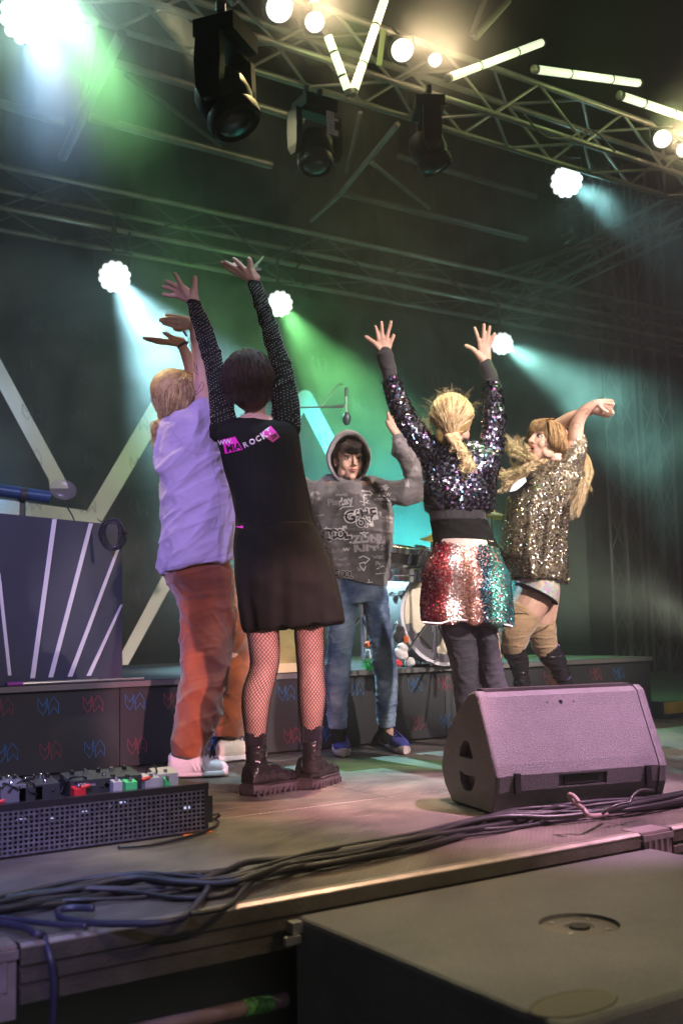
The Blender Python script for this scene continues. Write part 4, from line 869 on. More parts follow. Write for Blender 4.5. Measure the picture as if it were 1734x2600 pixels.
def hand(mb, D, wrist, fingers, thumb, rf, rp, conv, extra=()):
    """palm built from wrist to the knuckles, five separate jointed fingers"""
    w = conv(*wrist[:2]); wd = wrist[2] if len(wrist) > 2 else 0
    ks = []
    for f in fingers:
        q = [(*conv(p[0], p[1]), p[2] if len(p) > 2 else wd) for p in f]; ks.append(q[0])
        limb(mb, D, [(q[0][0], q[0][1], rf*1.12, q[0][2])]+[(p[0], p[1], rf*(1.04-.1*i), p[2]) for i, p in enumerate(q[1:])], 10)
        mb.tube([at(w[0], w[1], D+wd), at(q[0][0], q[0][1], D+q[0][2])], [rp*D/FPX, rf*1.25*D/FPX], 10, True, True, .75, HF)
    for i in range(len(ks)-1): mb.tube([at(ks[i][0], ks[i][1], D+ks[i][2]), at(ks[i+1][0], ks[i+1][1], D+ks[i+1][2])], rf*1.12*D/FPX, 8, True, True)
    q = [(*conv(p[0], p[1]), p[2] if len(p) > 2 else wd) for p in thumb]
    limb(mb, D, [(q[0][0], q[0][1], rf*1.5, q[0][2])]+[(p[0], p[1], rf*(1.25-.12*i), p[2]) for i, p in enumerate(q[1:])], 10)
    mb.tube([at(w[0], w[1], D+wd), at(q[0][0], q[0][1], D+q[0][2])], [rp*.9*D/FPX, rf*1.5*D/FPX], 10, True, True)
def folds(amp, sc, d, seed, fine=.25, stretch=.22, edge=None):
    d = nrm(d)
    def fn(V, N):
        Q = V-(V@d)[:, None]*d*(1-stretch); a = vnoise(Q, sc, seed); b = vnoise(Q+3.1, sc*2.1, seed+5); c = vnoise(V, sc*4, seed+9)
        h = np.maximum(0, 1-3.2*np.abs(a))**1.4*.9+np.maximum(0, 1-4*np.abs(b))*.35-.25+c*fine*.3; return V+N*(h*amp)[:, None]
    return fn
def hfr(f, u):
    f = nrm(f); r = nrm(np.cross(f, u)); return f, r, np.cross(r, f)
def head(mb, c, f, u, k=1., mouth=0.):
    f, r, u = hfr(f, u); q = lambda x, y, z: c+k*(x*r+y*f+z*u)
    def e(x, y, z, a, b_, g): mb.ell(q(x, y, z), r*a*k, f*b_*k, u*g*k, 16, 12)
    e(0, -.012, .032, .074, .092, .082); e(0, .028, -.012, .062, .068, .078); e(0, .042, -.052, .043, .048, .050); e(0, .070, -.086-mouth, .021, .019, .017)
    for s in (-1, 1):
        e(s*.036, .060, -.022, .024, .027, .028); e(s*.030, .080, .036, .024, .012, .009); e(s*.046, .02, -.058, .018, .04, .03); e(s*.076, -.006, -.004, .007, .017, .028); e(s*.010, .104, -.020, .007, .009, .006)
    mb.tube([q(0, .088, .030), q(0, .102, .004), q(0, .114, -.016)], [.0075*k, .009*k, .0115*k], 8, True, True)
    e(0, .089, -.046, .022, .012, .010)
def face_parts(root, c, f, u, k, lip='lip', brow='hair_dark', mouth=0., iris='iris', closed=False):
    f, r, u = hfr(f, u); q = lambda x, y, z: c+k*(x*r+y*f+z*u)
    for s in (-1, 1):
        if not closed:
            ey = build('eye', MB().ell(q(s*.031, .0785, .014), r*.0145*k, f*.011*k, u*.0085*k, 14, 8), 'eye_white', root, smooth=True)
            build('iris', MB().ell(q(s*.031+.002, .0872, .0135), r*.0062*k, f*.0035*k, u*.0066*k, 12, 6), iris, ey, smooth=True)
        build('eyelid', MB().tube([q(s*.015, .084, .013), q(s*.024, .0915, .0205), q(s*.034, .0905, .0215), q(s*.048, .077, .014)], .0026*k, 6, True, True), 'lash', root, smooth=True)
        build('eyebrow', MB().tube([q(s*.014, .094, .036), q(s*.03, .0945, .0425), q(s*.052, .076, .037)], [.003*k, .0038*k, .0018*k], 6, True, True, .6), brow, root, smooth=True)
    b = MB(); b.tube([q(-.023, .088, -.0465), q(-.010, .1025, -.043), q(0, .1035, -.0445), q(.010, .1025, -.043), q(.023, .088, -.0465)], [.002*k, .0042*k, .0038*k, .0042*k, .002*k], 8, True, True, .8, u)
    b.tube([q(-.021, .088, -.0485-mouth), q(-.008, .1015, -.0535-mouth), q(.008, .1015, -.0535-mouth), q(.021, .088, -.0485-mouth)], [.002*k, .005*k, .005*k, .002*k], 8, True, True, .8, u)
    build('lips', b, lip, root, smooth=True)
    if mouth: build('open_mouth', MB().ell(q(0, .093, -.047-mouth/2), r*.017*k, f*.009*k, u*(mouth*.5+.003)*k, 14, 8), 'mouth_dark', root, smooth=True)
MT['eye_white'] = mat('eye_white', (.7, .68, .65), .2); MT['iris'] = mat('iris', (.05, .04, .03), .15); MT['lash'] = mat('lash', (.03, .02, .02), .6); MT['mouth_dark'] = mat('mouth_dark', (.05, .01, .01), .5)
MT['lip'] = mat('lip', (.5, .2, .18), .4); MT['lip_red'] = mat('lip_red', (.55, .12, .12), .35)
def hair_mat(name, c1, c2, rough=.58):
    m = mat(name, c1, rough, col2=c2, noise=.3, nscale=45, spec=.5); return m
MT['hair_dark'] = hair_mat('hair_dark', (.040, .022, .018), (.018, .010, .009)); MT['hair_auburn'] = hair_mat('hair_auburn', (.085, .030, .022), (.030, .012, .010))
MT['hair_blond'] = hair_mat('hair_blond', (.62, .42, .18), (.32, .20, .08)); MT['hair_light'] = hair_mat('hair_light', (.80, .58, .36), (.52, .34, .18)); MT['hair_gold'] = hair_mat('hair_gold', (.42, .25, .10), (.17, .09, .035))
MT['hair_pale'] = hair_mat('hair_pale', (.90, .74, .48), (.68, .48, .26))  # paler copy; backlight and highlights on blonde hair put into the colour
def strands(name, lines, r, m, root, sides=3, mats=None):
    """many thin tapering locks; each line is a list of 3-D points"""
    VV, FF, n = [], [], 0
    for P in lines:
        P = np.asarray(P, float); k = len(P); T = np.gradient(P, axis=0); T /= np.linalg.norm(T, axis=1)[:, None]+1e-9
        ref = nrm(RNG.normal(size=3)); U = np.cross(T, ref); U /= np.linalg.norm(U, axis=1)[:, None]+1e-9; Wv = np.cross(T, U)
        rr = r*RNG.uniform(.6, 1.3)*np.linspace(1, .15, k)**.6
        for j in range(sides):
            a = 2*PI*j/sides; VV.append((P+rr[:, None]*(math.cos(a)*U+math.sin(a)*Wv)))
        for j in range(sides):
            j2 = (j+1) % sides
            for i in range(k-1): FF.append((n+j*k+i, n+j2*k+i, n+j2*k+i+1, n+j*k+i+1))
        n += k*sides
    b = MB(); b.v = VV; b.f = FF; b.n = n; b.mi = []
    for P in lines: b.mi += [int(RNG.choice(3, p=[.5, .28, .22]))]*(sides*(len(P)-1))
    me = b.mesh(name, True); o = link(name, me, HMX.get(m, [m, m, m]), root); o['kind'] = 'stuff'; return o
HMX = {'hair_blond': ['hair_blond', 'hair_pale', 'hair_gold'], 'hair_light': ['hair_light', 'hair_pale', 'hair_gold'], 'hair_gold': ['hair_gold', 'hair_blond', 'hair_brown'], 'hair_pale': ['hair_pale', 'hair_pale', 'hair_blond'], 'hair_auburn': ['hair_auburn', 'hair_dark', 'hair_dark']}
MT['hair_brown'] = hair_mat('hair_brown', (.16, .08, .035), (.08, .04, .02))
def lock(P, jit, wav=0, k=7):
    P = spline(np.array(P)+RNG.normal(size=(len(P), 3))*np.linspace(.3, 1, len(P))[:, None]*jit, max(2, k//max(1, len(P)-1)+1))
    if wav:
        s = np.linspace(0, 1, len(P))[:, None]; P = P+wav*s*np.sin(s*14+RNG.uniform(0, 6, 3))
    return P
def clump(P, n, spread, jit, wav, k, Ls):
    G = lock(P, jit, wav, k)
    s = np.linspace(0, 1, len(G))[:, None]
    for _ in range(n):
        o = RNG.normal(size=3)*spread; Ls.append(G+o*(.6+.5*np.sin(s*2.6+.3))+RNG.normal(size=3)*spread*1.6*s**2+RNG.normal(size=(len(G), 3))*.0006)
def scalp_locks(c, f, u, k, n, down, rad=(.082, .102, .095), crown=(0, -.02, .06), lift=0.0, spread=1., front=-.02, jit=.004, zmin=-.09):
    """locks combed from the crown over the skull and then hanging"""
    f, r, u = hfr(f, u); out = []
    for _ in range(n):
        a = RNG.uniform(0, 2*PI); d = np.array([math.cos(a), math.sin(a)])
        L = RNG.uniform(.7, 1)
        P = []
        for t in np.linspace(.05, 1, 7):
            th = t*1.75*L; x, y, z_ = math.sin(min(th, 1.75))*d[0], math.sin(min(th, 1.75))*d[1], math.cos(th)
            p = np.array([x*rad[0], y*rad[1]-.015, z_*rad[2]+.03])
            if d[1] > .55 and p[1] > .05 and z_ < .55: break
            P.append(c+k*(1+lift+RNG.uniform(0, .03))*(p[0]*r+p[1]*f+p[2]*u))
        if len(P) < 3: continue
        if down > 0: P.append(P[-1]+down*k*RNG.uniform(.6, 1.1)*(-UP*.95+.15*nrm(P[-1]-c)))
        out.append(lock(P, jit*k))
    return out
def sneaker(root, heel, toe, w=.092, hgt=.085, up='shoe_white', sole='sole_white', lace='lace_white', soleh=.028, name='shoe', ankle=True, stripes=None, boot=False, ref=None):
    heel, toe = np.array(heel, float), np.array(toe, float); d = toe-heel; L = np.linalg.norm(d[:2]); d = nrm([d[0], d[1], 0]); s = np.array([-d[1], d[0], 0])
    base = np.array([heel[0], heel[1], .004 if ref is None else ref])
    T = [0, .06, .18, .34, .5, .66, .8, .9, .97, 1.0]; Wd = [.25, .38, .41, .38, .40, .46, .45, .38, .26, .10]
    def ring(t, wd, z0, z1, n=16, squ=2.6):
        a = np.linspace(0, 2*PI, n, endpoint=False); k = (np.abs(np.cos(a))**squ+np.abs(np.sin(a))**squ)**(-1/squ)
        return base+d*L*t+(np.cos(a)*k)[:, None]*s*w*wd*1.08+((np.sin(a)*k+1)/2*(z1-z0)+z0)[:, None]*UP
    b = MB().rings([ring(t, wd*1.06, 0, soleh*(1.15 if t < .3 else 1)+(.012 if t > .9 else 0), 16, 4) for t, wd in zip(T, Wd)])
    sh = build('sole', b, sole, root, smooth='auto')
    H = [.72, .92, 1.0, .98, .80, .60, .47, .40, .32, .2]
    b = MB().rings([ring(t*.97+.015, wd, soleh*.6, soleh+hgt*h) for t, wd, h in zip(T, Wd, H)])
    if boot: b.rings([ring(t, wd, soleh*.6, soleh+hgt*1.0) for t, wd in zip([.02, .12, .3, .42], [.3, .36, .36, .25])])
    me = solid(b, .005, 3, disp=lambda V, N: V+N*(vnoise(V, 45, 2)*.0012)[:, None], name=name); o = link(name, me, up, root)
    if lace:
        b = MB()
        for i in range(5):
            t = .42+.075*i; z0 = soleh+hgt*np.interp(t, T, H)+.003
            b.tube([base+d*L*t-s*w*.2+UP*(z0-.008), base+d*L*(t+.02)+UP*(z0+.004), base+d*L*(t+.03)+s*w*.2+UP*(z0-.008)], .0035, 6, True, True)
        build('laces', b, lace, o, smooth=True)
    if stripes:
        b = MB()
        for i in range(3):
            for sg in (-1, 1):
                t = .40+.075*i; z0, z1 = soleh+.002, soleh+hgt*.55; wd0, wd1 = np.interp(t+.06, T, Wd)*1.10, np.interp(t-.03, T, Wd)*.98
                P = [base+d*L*(t+.05)+sg*s*w*wd0+UP*z0, base+d*L*(t+.085)+sg*s*w*wd0+UP*z0, base+d*L*(t+.0)+sg*s*w*wd1+UP*z1, base+d*L*(t-.035)+sg*s*w*wd1+UP*z1]
                b.prism(P, sg*s*.003)
        build('side_stripe', b, stripes, o)
    return o
def grid_quad(P, n=8, m=8):
    P = [np.array(p, float) for p in P]; V = []; F = []
    for i in range(n+1):
        for j in range(m+1):
            a, b_ = i/n, j/m; V.append((1-a)*(1-b_)*P[0]+a*(1-b_)*P[1]+a*b_*P[2]+(1-a)*b_*P[3])
    for i in range(n):
        for j in range(m): k = i*(m+1)+j; F.append((k, k+1, k+m+2, k+m+1))
    return np.array(V), F
def decal(name, V2, F, tree, m, root, off=.002, near=2.0):
    out = []; ok = []
    for x, y in np.asarray(V2)[:, :2]:
        d = nrm(ray(x, y)); h = tree.ray_cast(Vector(CC+d*near), Vector(d), 12)
        if h[0] is None: out.append(CC); ok.append(False)
        else: out.append(np.array(h[0])-d*off); ok.append(True)
    out = np.array(out); dd = out@CF; F = [f for f in F if all(ok[i] for i in f) and max(dd[i] for i in f)-min(dd[i] for i in f) < .06]
    if not F: return None
    b = MB().add(out, F); me = b.mesh(name); return link(name, me, m, root)
def stroke(pts, w, closed=False):
    pts = [np.array(p, float) for p in pts]; 
    if closed: pts.append(pts[0])
    V = []; F = []
    for p, q in zip(pts[:-1], pts[1:]):
        L = np.linalg.norm(q-p); n = max(1, int(L/6)); d = (q-p)/(L+1e-9); e = np.array([-d[1], d[0]])*w/2
        for i in range(n+1): c = p+(q-p)*i/n; V += [c-e, c+e]
        k = len(V)-2*(n+1)
        for i in range(n): F.append((k+2*i, k+2*i+1, k+2*i+3, k+2*i+2))
    return V, F
def strokes(L, w):
    V, F = [], []
    for s in L:
        v, f = stroke(s, w); F += [tuple(i+len(V) for i in q) for q in f]; V += v
    return V, F
def sequins(name, me, r, count, colf, root, mname, tilt=.35, seed=1, off=.002, cup=0., keep=None, droop=.0, rows=0, patch=.0):
    me.calc_loop_triangles(); T = np.empty(len(me.loop_triangles)*3, int); me.loop_triangles.foreach_get('vertices', T); T = T.reshape(-1, 3)
    V = getv(me)+ORIGV.get(me.name, 0); A, B_, C_ = V[T[:, 0]], V[T[:, 1]], V[T[:, 2]]; Nn = np.cross(B_-A, C_-A); ar = np.linalg.norm(Nn, axis=1); Nn /= ar[:, None]+1e-12
    rg = np.random.RandomState(seed); idx = rg.choice(len(T), count, p=ar/ar.sum()); u = rg.rand(count, 2); f = u.sum(1) > 1; u[f] = 1-u[f]
    P = A[idx]+u[:, :1]*(B_[idx]-A[idx])+u[:, 1:]*(C_[idx]-A[idx]); N = Nn[idx]
    if keep is not None: q = keep(P, N); P, N = P[q], N[q]
    
    if rows: P[:, 2] += (np.round(P[:, 2]/rows)*rows-P[:, 2])*.85
    c = len(P); P = P+N*(off+rg.rand(c, 1)*off); N = N+np.stack([vnoise(P, 9, 71), vnoise(P, 9, 72), vnoise(P, 9, 73)], 1)*patch
    N = N+rg.normal(size=(c, 3))*tilt+np.array([0, 0, droop]); N /= np.linalg.norm(N, axis=1)[:, None]
    U = np.cross(N, rg.normal(size=(c, 3))); U /= np.linalg.norm(U, axis=1)[:, None]; Wv = np.cross(N, U); k = 6; rr = r*rg.uniform(.8, 1.15, (c, 1))
    VV = np.stack([P+rr*(math.cos(2*PI*j/k)*U+math.sin(2*PI*j/k)*Wv) for j in range(k)], 1).reshape(-1, 3)
    m2 = bpy.data.meshes.new(name); m2.vertices.add(c*k); m2.vertices.foreach_set('co', VV.ravel())
    m2.loops.add(c*k); m2.loops.foreach_set('vertex_index', np.arange(c*k)); m2.polygons.add(c); m2.polygons.foreach_set('loop_start', np.arange(c)*k); m2.polygons.foreach_set('loop_total', np.full(c, k)); m2.update()
    ca = m2.color_attributes.new('tint', 'FLOAT_COLOR', 'POINT'); cl = colf(P, rg); cl = np.c_[np.clip(cl, 0, 1), np.ones(c)]; ca.data.foreach_set('color', np.repeat(cl, k, 0).ravel())
    o = link(name, m2, mname, root); o['kind'] = 'stuff'; return o
ORIGV = {}
def sequin_mat(name, rough, metal=1.):
    m, t, b = nodes(name); a = t.nodes.new('ShaderNodeAttribute'); a.attribute_name = 'tint'; t.links.new(a.outputs['Color'], b.inputs['Base Color']); b.inputs['Roughness'].default_value = rough; b.inputs['Metallic'].default_value = metal; b.inputs['Specular IOR Level'].default_value = .8; MT[name] = m
sequin_mat('sequin_mirror', .28, .95); sequin_mat('sequin_satin', .34, .8)
def cloth(name, mb, m, root, voxel=.006, smooth=3, disp=None, tree=False):
    me = solid(mb, voxel, smooth, disp=disp, name=name)
    tr = bvh(me) if tree else None; w = getv(me).copy(); o = link(name, me, m, root); ORIGV[me.name] = ORIG[o.name]
    return (o, tr) if tree else o
def person(label, loc): return thing('person', label, 'person', loc)
# ------------------------------------------------------------------ woman in lilac T-shirt (side view, arms up)
D = 4.9
A_ = person('woman in lilac T-shirt and rust trousers reaching up at the left', onz(500, 1975))
fA = nrm(CR*.80+HF*.60); hc = at(*Z1(345, 1500), D+.02); fh = nrm(CR*.62+HF*.72+UP*.25)
b = MB(); head(b, hc, fh, UP-fh*.1, 1.0)
limb(b, D, [(470, 1000, 20), (462, 1045, 21), (470, 1110, 30)]); rows_px(b, D, [(1075, 450, 530, .07), (1150, 425, 560, .10), (1280, 425, 580, .11), (1400, 425, 580, .12), (1470, 440, 580, .11)])
# near arm: shoulder - elbow - wrist, mostly in front of the dark sleeve side
limb(b, D, [(505, 1100, 28), (*Z1(600, 1500), 24, -.02), (*Z1(590, 1250), 20, -.03), (*Z1(560, 1050), 17, -.02), (*Z1(530, 860), 13.5, 0), (*Z1(500, 800), 12, 0)])
hand(b, D, (495, 790, 0), [[(370, 722, 0), (300, 712, 0), (245, 708, 0)], [(360, 745, -.01), (280, 738, -.01), (195, 745, -.01)], [(365, 785, -.012), (290, 772, -.012), (190, 762, -.012)], [(370, 822, -.005), (300, 812, -.005), (218, 790, -.005)]], [(420, 840, .01), (370, 850, .02), (330, 838, .03)], 4.6, 15, Z1)
# far arm
limb(b, D, [(500, 1090, 26, .12), (*Z1(600, 1420), 23, .2), (*Z1(530, 1330), 21, .2), (*Z1(490, 1200), 19, .18), (*Z1(440, 1090), 15, .16), (*Z1(405, 1020), 12, .15)])
hand(b, D, (390, 975, .15), [[(250, 960, .14), (150, 945, .14), (28, 933, .14)], [(255, 965, .15), (160, 960, .155), (50, 945, .155)], [(260, 975, .165), (170, 968, .17), (80, 958, .17)], [(265, 985, .18), (200, 985, .185), (130, 972, .19)]], [(310, 935, .13), (265, 905, .12), (228, 885, .11)], 4.8, 14, Z1)
# legs
limb(b, D, [(500, 1440, 45), (520, 1640, 34, -.05), (490, 1900, 18, -.12), (490, 1950, 15, -.13)]); limb(b, D, [(540, 1450, 45, .2), (590, 1640, 30, .36), (580, 1860, 16, .42), (578, 1895, 14, .42)])
me = solid(b, .0036, 2, .45); link('body', me, 'skin_pink', A_)
face_parts(A_, hc, fh, UP-fh*.1, 1.0, brow='hair_blond')
b = MB(); ring = [at(*Z1(435, 870), D+.15)]
def bracelet(a, b2, d, r, nm, m, flat=.8):
    P0, P1 = at(*a, d), at(*b2, d); ax = nrm(np.cross(P1-P0, HF)); c = (P0+P1)/2; R = np.linalg.norm(P1-P0)/2+.002
    u, v = nrm(P1-P0), HF; return build(nm, MB().tube([c+R*(math.cos(t)*u+flat*math.sin(t)*v) for t in np.linspace(0, 2*PI, 25)], r, 6), m, A_, smooth=True)
MT['band_dark'] = mat('band_dark', (.03, .025, .05), .5, noise=.8, nscale=120)
bracelet(Z1(372, 1030), Z1(450, 980), D+.15, .007, 'wristband', 'band_dark'); bracelet(Z1(415, 860), Z1(445, 905), D+.155, .006, 'wristband', 'band_dark'); bracelet(Z1(497, 750), Z1(500, 850), D, .003, 'wristband', 'band_dark')
tr = bvh(me)  # tattoo lines on the near upper arm
V_ = getv(me)+ORIG[A_.name]; tr = BVHTree.FromPolygons([tuple(v) for v in V_], [tuple(p.vertices) for p in me.polygons])
MT['ink'] = mat('ink', (.10, .06, .06), .6)
v, f = strokes([[Z1(*p) for p in L] for L in ([(585, 1380), (600, 1370), (622, 1400), (610, 1440), (540, 1500), (535, 1470), (560, 1455)], [(565, 1440), (590, 1390)], [(610, 1540), (655, 1535)], [(612, 1548), (655, 1545)], [(614, 1556), (652, 1556)], [(500, 1150), (520, 1260), (500, 1290)], [(520, 1170), (535, 1240), (520, 1250)], [(545, 1200), (555, 1260)], [(530, 1260), (560, 1300)])], 1.6)
decal('tattoo', v, f, tr, 'ink', A_, .001)
# T-shirt
b = MB()
rows_px(b, D, [(1042, 448, 512, .07), (1060, 432, 532, .11), (1085, 418, 548, .135), (1120, 410, 562, .145), (1160, 400, 573, .15), (1200, 402, 584, .15), (1260, 408, 597, .155), (1320, 412, 602, .16), (1380, 409, 600, .165), (1420, 408, 594, .17), (1459, 409, 589, .17, 0, 1421)])
limb(b, D, [(470, 1120, 40, -.03), (496, 1090, 40, -.05), (514, 1062, 34, -.04), (524, 1043, 29, -.04)]); limb(b, D, [(470, 1120, 40, .1), (500, 1080, 35, .15), (515, 1055, 31, .16)])
limb(b, D, [(430, 1110, 26, -.02), (402, 1160, 15, -.03), (397, 1170, 12, -.03)])
f1 = folds(.020, 6.5, CR*.55+UP*.8, 4); f2 = folds(.010, 13, CR*.8+UP*.5, 8)
MT['lilac'] = mat('lilac', (.54, .46, .68), .85, noise=.06, nscale=14, bump=.12, bscale=500, sheen=.25)
o, trA = cloth('t_shirt', b, 'lilac', A_, .0055, 4, lambda V, N: f2(f1(V, N), N), True)
MT['lilac_seam'] = mat('lilac_seam', (.34, .26, .46), .9)
v, f = strokes([[(411, 1447), (440, 1441), (480, 1434), (530, 1422), (588, 1404)], [(411, 1443.5), (440, 1437.5), (480, 1430.5), (530, 1418.5), (588, 1400.5)], [ZA(*p) for p in ((762, 850), (800, 905), (850, 975), (900, 1000), (955, 985), (975, 940))], [ZA(*p) for p in ((965, 1010), (1000, 1150), (1010, 1300), (1000, 1400))]], 1.1)
decal('stitching', v, f, trA, 'lilac_seam', A_, .0012)
# trousers
b = MB()
rows_px(b, D, [(1428, 428, 580, .13), (1446, 418, 590, .15), (1470, 424, 594, .165), (1522, 450, 597, .15, .02), (1560, 456, 597, .125, -.02), (1633, 457, 592, .10, -.06), (1722, 460, 582, .09, -.09), (1790, 451, 564, .082, -.11), (1855, 442, 545, .077, -.13), (1908, 435, 516, .075, -.14), (1917, 436, 516, .073, -.14)])
rows_px(b, D, [(1440, 430, 592, .13, .1), (1520, 500, 605, .13, .2), (1600, 535, 628, .11, .35), (1660, 548, 635, .10, .42), (1722, 548, 632, .095, .41), (1800, 545, 625, .09, .43), (1858, 542, 620, .085, .43), (1867, 543, 619, .083, .43)])
m, t_, bs = nodes('rust_corduroy'); L_ = t_.links; g_ = t_.nodes.new('ShaderNodeNewGeometry'); n_ = t_.nodes.new('ShaderNodeTexNoise'); n_.inputs['Scale'].default_value = 7; L_.new(g_.outputs['Position'], n_.inputs['Vector'])
r_ = t_.nodes.new('ShaderNodeValToRGB'); r_.color_ramp.elements[0].color = (.17, .032, .006, 1); r_.color_ramp.elements[1].color = (.38, .085, .014, 1); r_.color_ramp.elements[0].position = .3; r_.color_ramp.elements[1].position = .7; L_.new(n_.outputs['Fac'], r_.inputs['Fac']); L_.new(r_.outputs['Color'], bs.inputs['Base Color']); bs.inputs['Roughness'].default_value = .8; bs.inputs['Sheen Weight'].default_value = .5
sx = t_.nodes.new('ShaderNodeSeparateXYZ'); L_.new(g_.outputs['Position'], sx.inputs[0]); w_ = math_node(t_, 'SINE', math_node(t_, 'MULTIPLY', math_node(t_, 'ADD', sx.outputs[0], math_node(t_, 'MULTIPLY', sx.outputs[1], -.65)), 1500.)); bp_n = t_.nodes.new('ShaderNodeBump'); bp_n.inputs['Strength'].default_value = .5; bp_n.inputs['Distance'].default_value = .0015; L_.new(w_, bp_n.inputs['Height']); L_.new(bp_n.outputs['Normal'], bs.inputs['Normal']); MT['rust'] = m
f1 = folds(.012, 6, CR*.7-UP*.7, 12); f2 = folds(.008, 12, CR+UP*.35, 13)
cloth('trousers', b, 'rust', A_, .006, 4, lambda V, N: f2(f1(V, N), N))
MT['shoe_white'] = mat('shoe_white', (.72, .70, .74), .45, noise=.05); MT['sole_white'] = mat('sole_white', (.66, .64, .66), .6, noise=.08, nscale=30); MT['lace_white'] = mat('lace_white', (.7, .66, .74), .8); MT['shoe_cream'] = mat('shoe_cream', (.62, .56, .48), .5); MT['stripe_silver'] = mat('stripe_silver', (.55, .50, .52), .3, .5)
sneaker(A_, onz(425, 1976), onz(580, 1970), .095, .092, stripes='stripe_silver')
h_ = onz(550, 1937); h_[1] = 4.84; sneaker(A_, h_, h_+np.array([.275, .0, 0]), .092, .085, up='shoe_cream')
# hair: smooth bob gathered into a low fluffy ponytail
b = MB(); f, r, u = hfr(fh, UP-fh*.1)
b.ell(hc-f*.018+u*.030, r*.094, f*.106, u*.096, 20, 14); b.ell(at(*Z1(270, 1560), D-.02), CR*.050, HF*.062, UP*.076, 16, 12); b.ell(at(*Z1(215, 1700), D-.0), CR*.028, HF*.03, UP*.038, 12, 8)
cut_ = None
hm = solid(b, .006, 3, disp=None); link('hair', hm, 'hair_blond', A_)
tie = at(*Z1(205, 1745), D); Ls = []
def hsurf(x, y, k=1.0):      # outer surface of the combed hair, facing the audience side
    rx, ry = (x-335)/238, (y-1515)/250; return at(*Z1(x, y), D+.01-.112*k*math.sqrt(max(.03, 1-rx*rx-ry*ry)))
for _ in range(2300):
    w = RNG.uniform(-.55, 1.0); jx = lambda a: RNG.normal()*a; k = RNG.uniform(.90, 1.06)
    p = [(430-60*w+jx(14), 1316+26*abs(w)+jx(8)), (400-190*w+jx(8), 1372+40*abs(w)+jx(8)), (385-262*w+jx(8), 1490+jx(10)), (352-205*w+jx(8), 1620+jx(10))]
    if w > .05: p += [(282-85*w+jx(8), 1700+jx(6)), (215+jx(9), 1742)]
    else: p += [(400-110*w+jx(14), 1690+jx(16))]
    t0 = RNG.randint(0, 2); hp = [hsurf(x, y, k) for x, y in p]; hp = [at(*Z1(430-40*w+jx(10), 1322+jx(6)), D+.07), at(*Z1(440-50*w+jx(10), 1300+14*abs(w)), D+.005)]+hp; Ls.append(spline(hp[t0:], 3)+RNG.normal(size=3)*.0015)
for _ in range(500):       # far side and top seen from elsewhere
    a = RNG.uniform(0, 2*PI); d1 = nrm(np.array(HF)*abs(math.cos(a))+CR*math.sin(a)+UP*RNG.uniform(-.2, .9)); c0 = at(*Z1(335, 1500), D); Ls.append(lock([c0+UP*.108+d1*.02, c0+d1*.108+UP*.03, c0+d1*.10-UP*.04, tie*.5+c0*.5+d1*.05-UP*.02], .003))
strands('hair_locks', Ls, .0016, 'hair_blond', A_)
Ls = []
for _ in range(420):
    e = at(*Z1(RNG.uniform(85, 240), RNG.uniform(1850, 2010)), D+RNG.uniform(-.06, .06)); mid = at(*Z1(RNG.uniform(95, 240), RNG.uniform(1780, 1870)), D+RNG.uniform(-.05, .05)); Ls.append(lock([tie, mid, e], .008))
strands('ponytail', Ls, .0015, 'hair_light', A_)
Ls = []
for _ in range(70):
    x = RNG.uniform(170, 540); p = at(*Z1(x, 1330+(abs(x-380)/200)**2*50), D+RNG.uniform(-.05, .05)); Ls.append(lock([p, p+UP*RNG.uniform(.005, .02)-CR*RNG.uniform(.005, .03), p+CR*RNG.uniform(-.05, .02)+UP*RNG.uniform(0, .015)], .004))
strands('stray_hairs', Ls, .0006, 'hair_light', A_)
# ------------------------------------------------------------------ woman in black seen from behind
D = 4.3
B_p = person('woman in black dress and fishnets seen from behind with both arms raised', onz(720, 2010))
hc = at(*Z1(1085, 1385), D+.0); fh = nrm(HF*.92+CR*.25+UP*.22)
b = MB(); head(b, hc, fh, UP-fh*.15, .98)
limb(b, D, [(*Z1(1120, 1520), 26), (*Z1(1130, 1660), 26, -.005), (*Z1(1120, 1790), 30, 0)]); rows_px(b, D, [(1058, 612, 690, .06), (1072, 600, 705, .075), (1090, 575, 735, .07), (1150, 575, 750, .09), (1280, 610, 770, .09), (1380, 615, 800, .11), (1500, 630, 830, .11)])
limb(b, D, [(570, 1080, 24), (*Z1(765, 1450), 19), (*Z1(690, 1080), 17), (*Z1(560, 700), 13), (*Z1(520, 585), 12.5)])
hand(b, D, (540, 585, 0), [[(400, 420, -.01), (365, 350, -.02), (318, 272, -.03)], [(372, 445, 0), (290, 398, -.005), (208, 360, -.01)], [(345, 480, .008), (260, 452, .008), (172, 430, .008)], [(345, 540, .012), (260, 540, .014), (172, 525, .016)]], [(560, 455, -.015), (562, 390, -.02), (566, 322, -.025)], 5.8, 17, ZH)
limb(b, D, [(728, 1080, 26), (*Z1(1425, 1450), 22), (*Z1(1330, 1050), 17), (*Z1(1200, 620), 13), (*Z1(1110, 390), 12.5)])
hand(b, D, (1300, 330, 0), [[(1175, 210, -.01), (1110, 140, -.015), (1050, 88, -.02)], [(1160, 215, .03), (1100, 180, .04), (1045, 155, .05)], [(1130, 235, .0), (1040, 180, 0), (948, 128, 0)], [(1115, 275, .01), (1010, 220, .012), (898, 128, .014)]], [(1255, 200, -.01), (1250, 140, -.015), (1240, 92, -.02)], 6.0, 17, ZH)
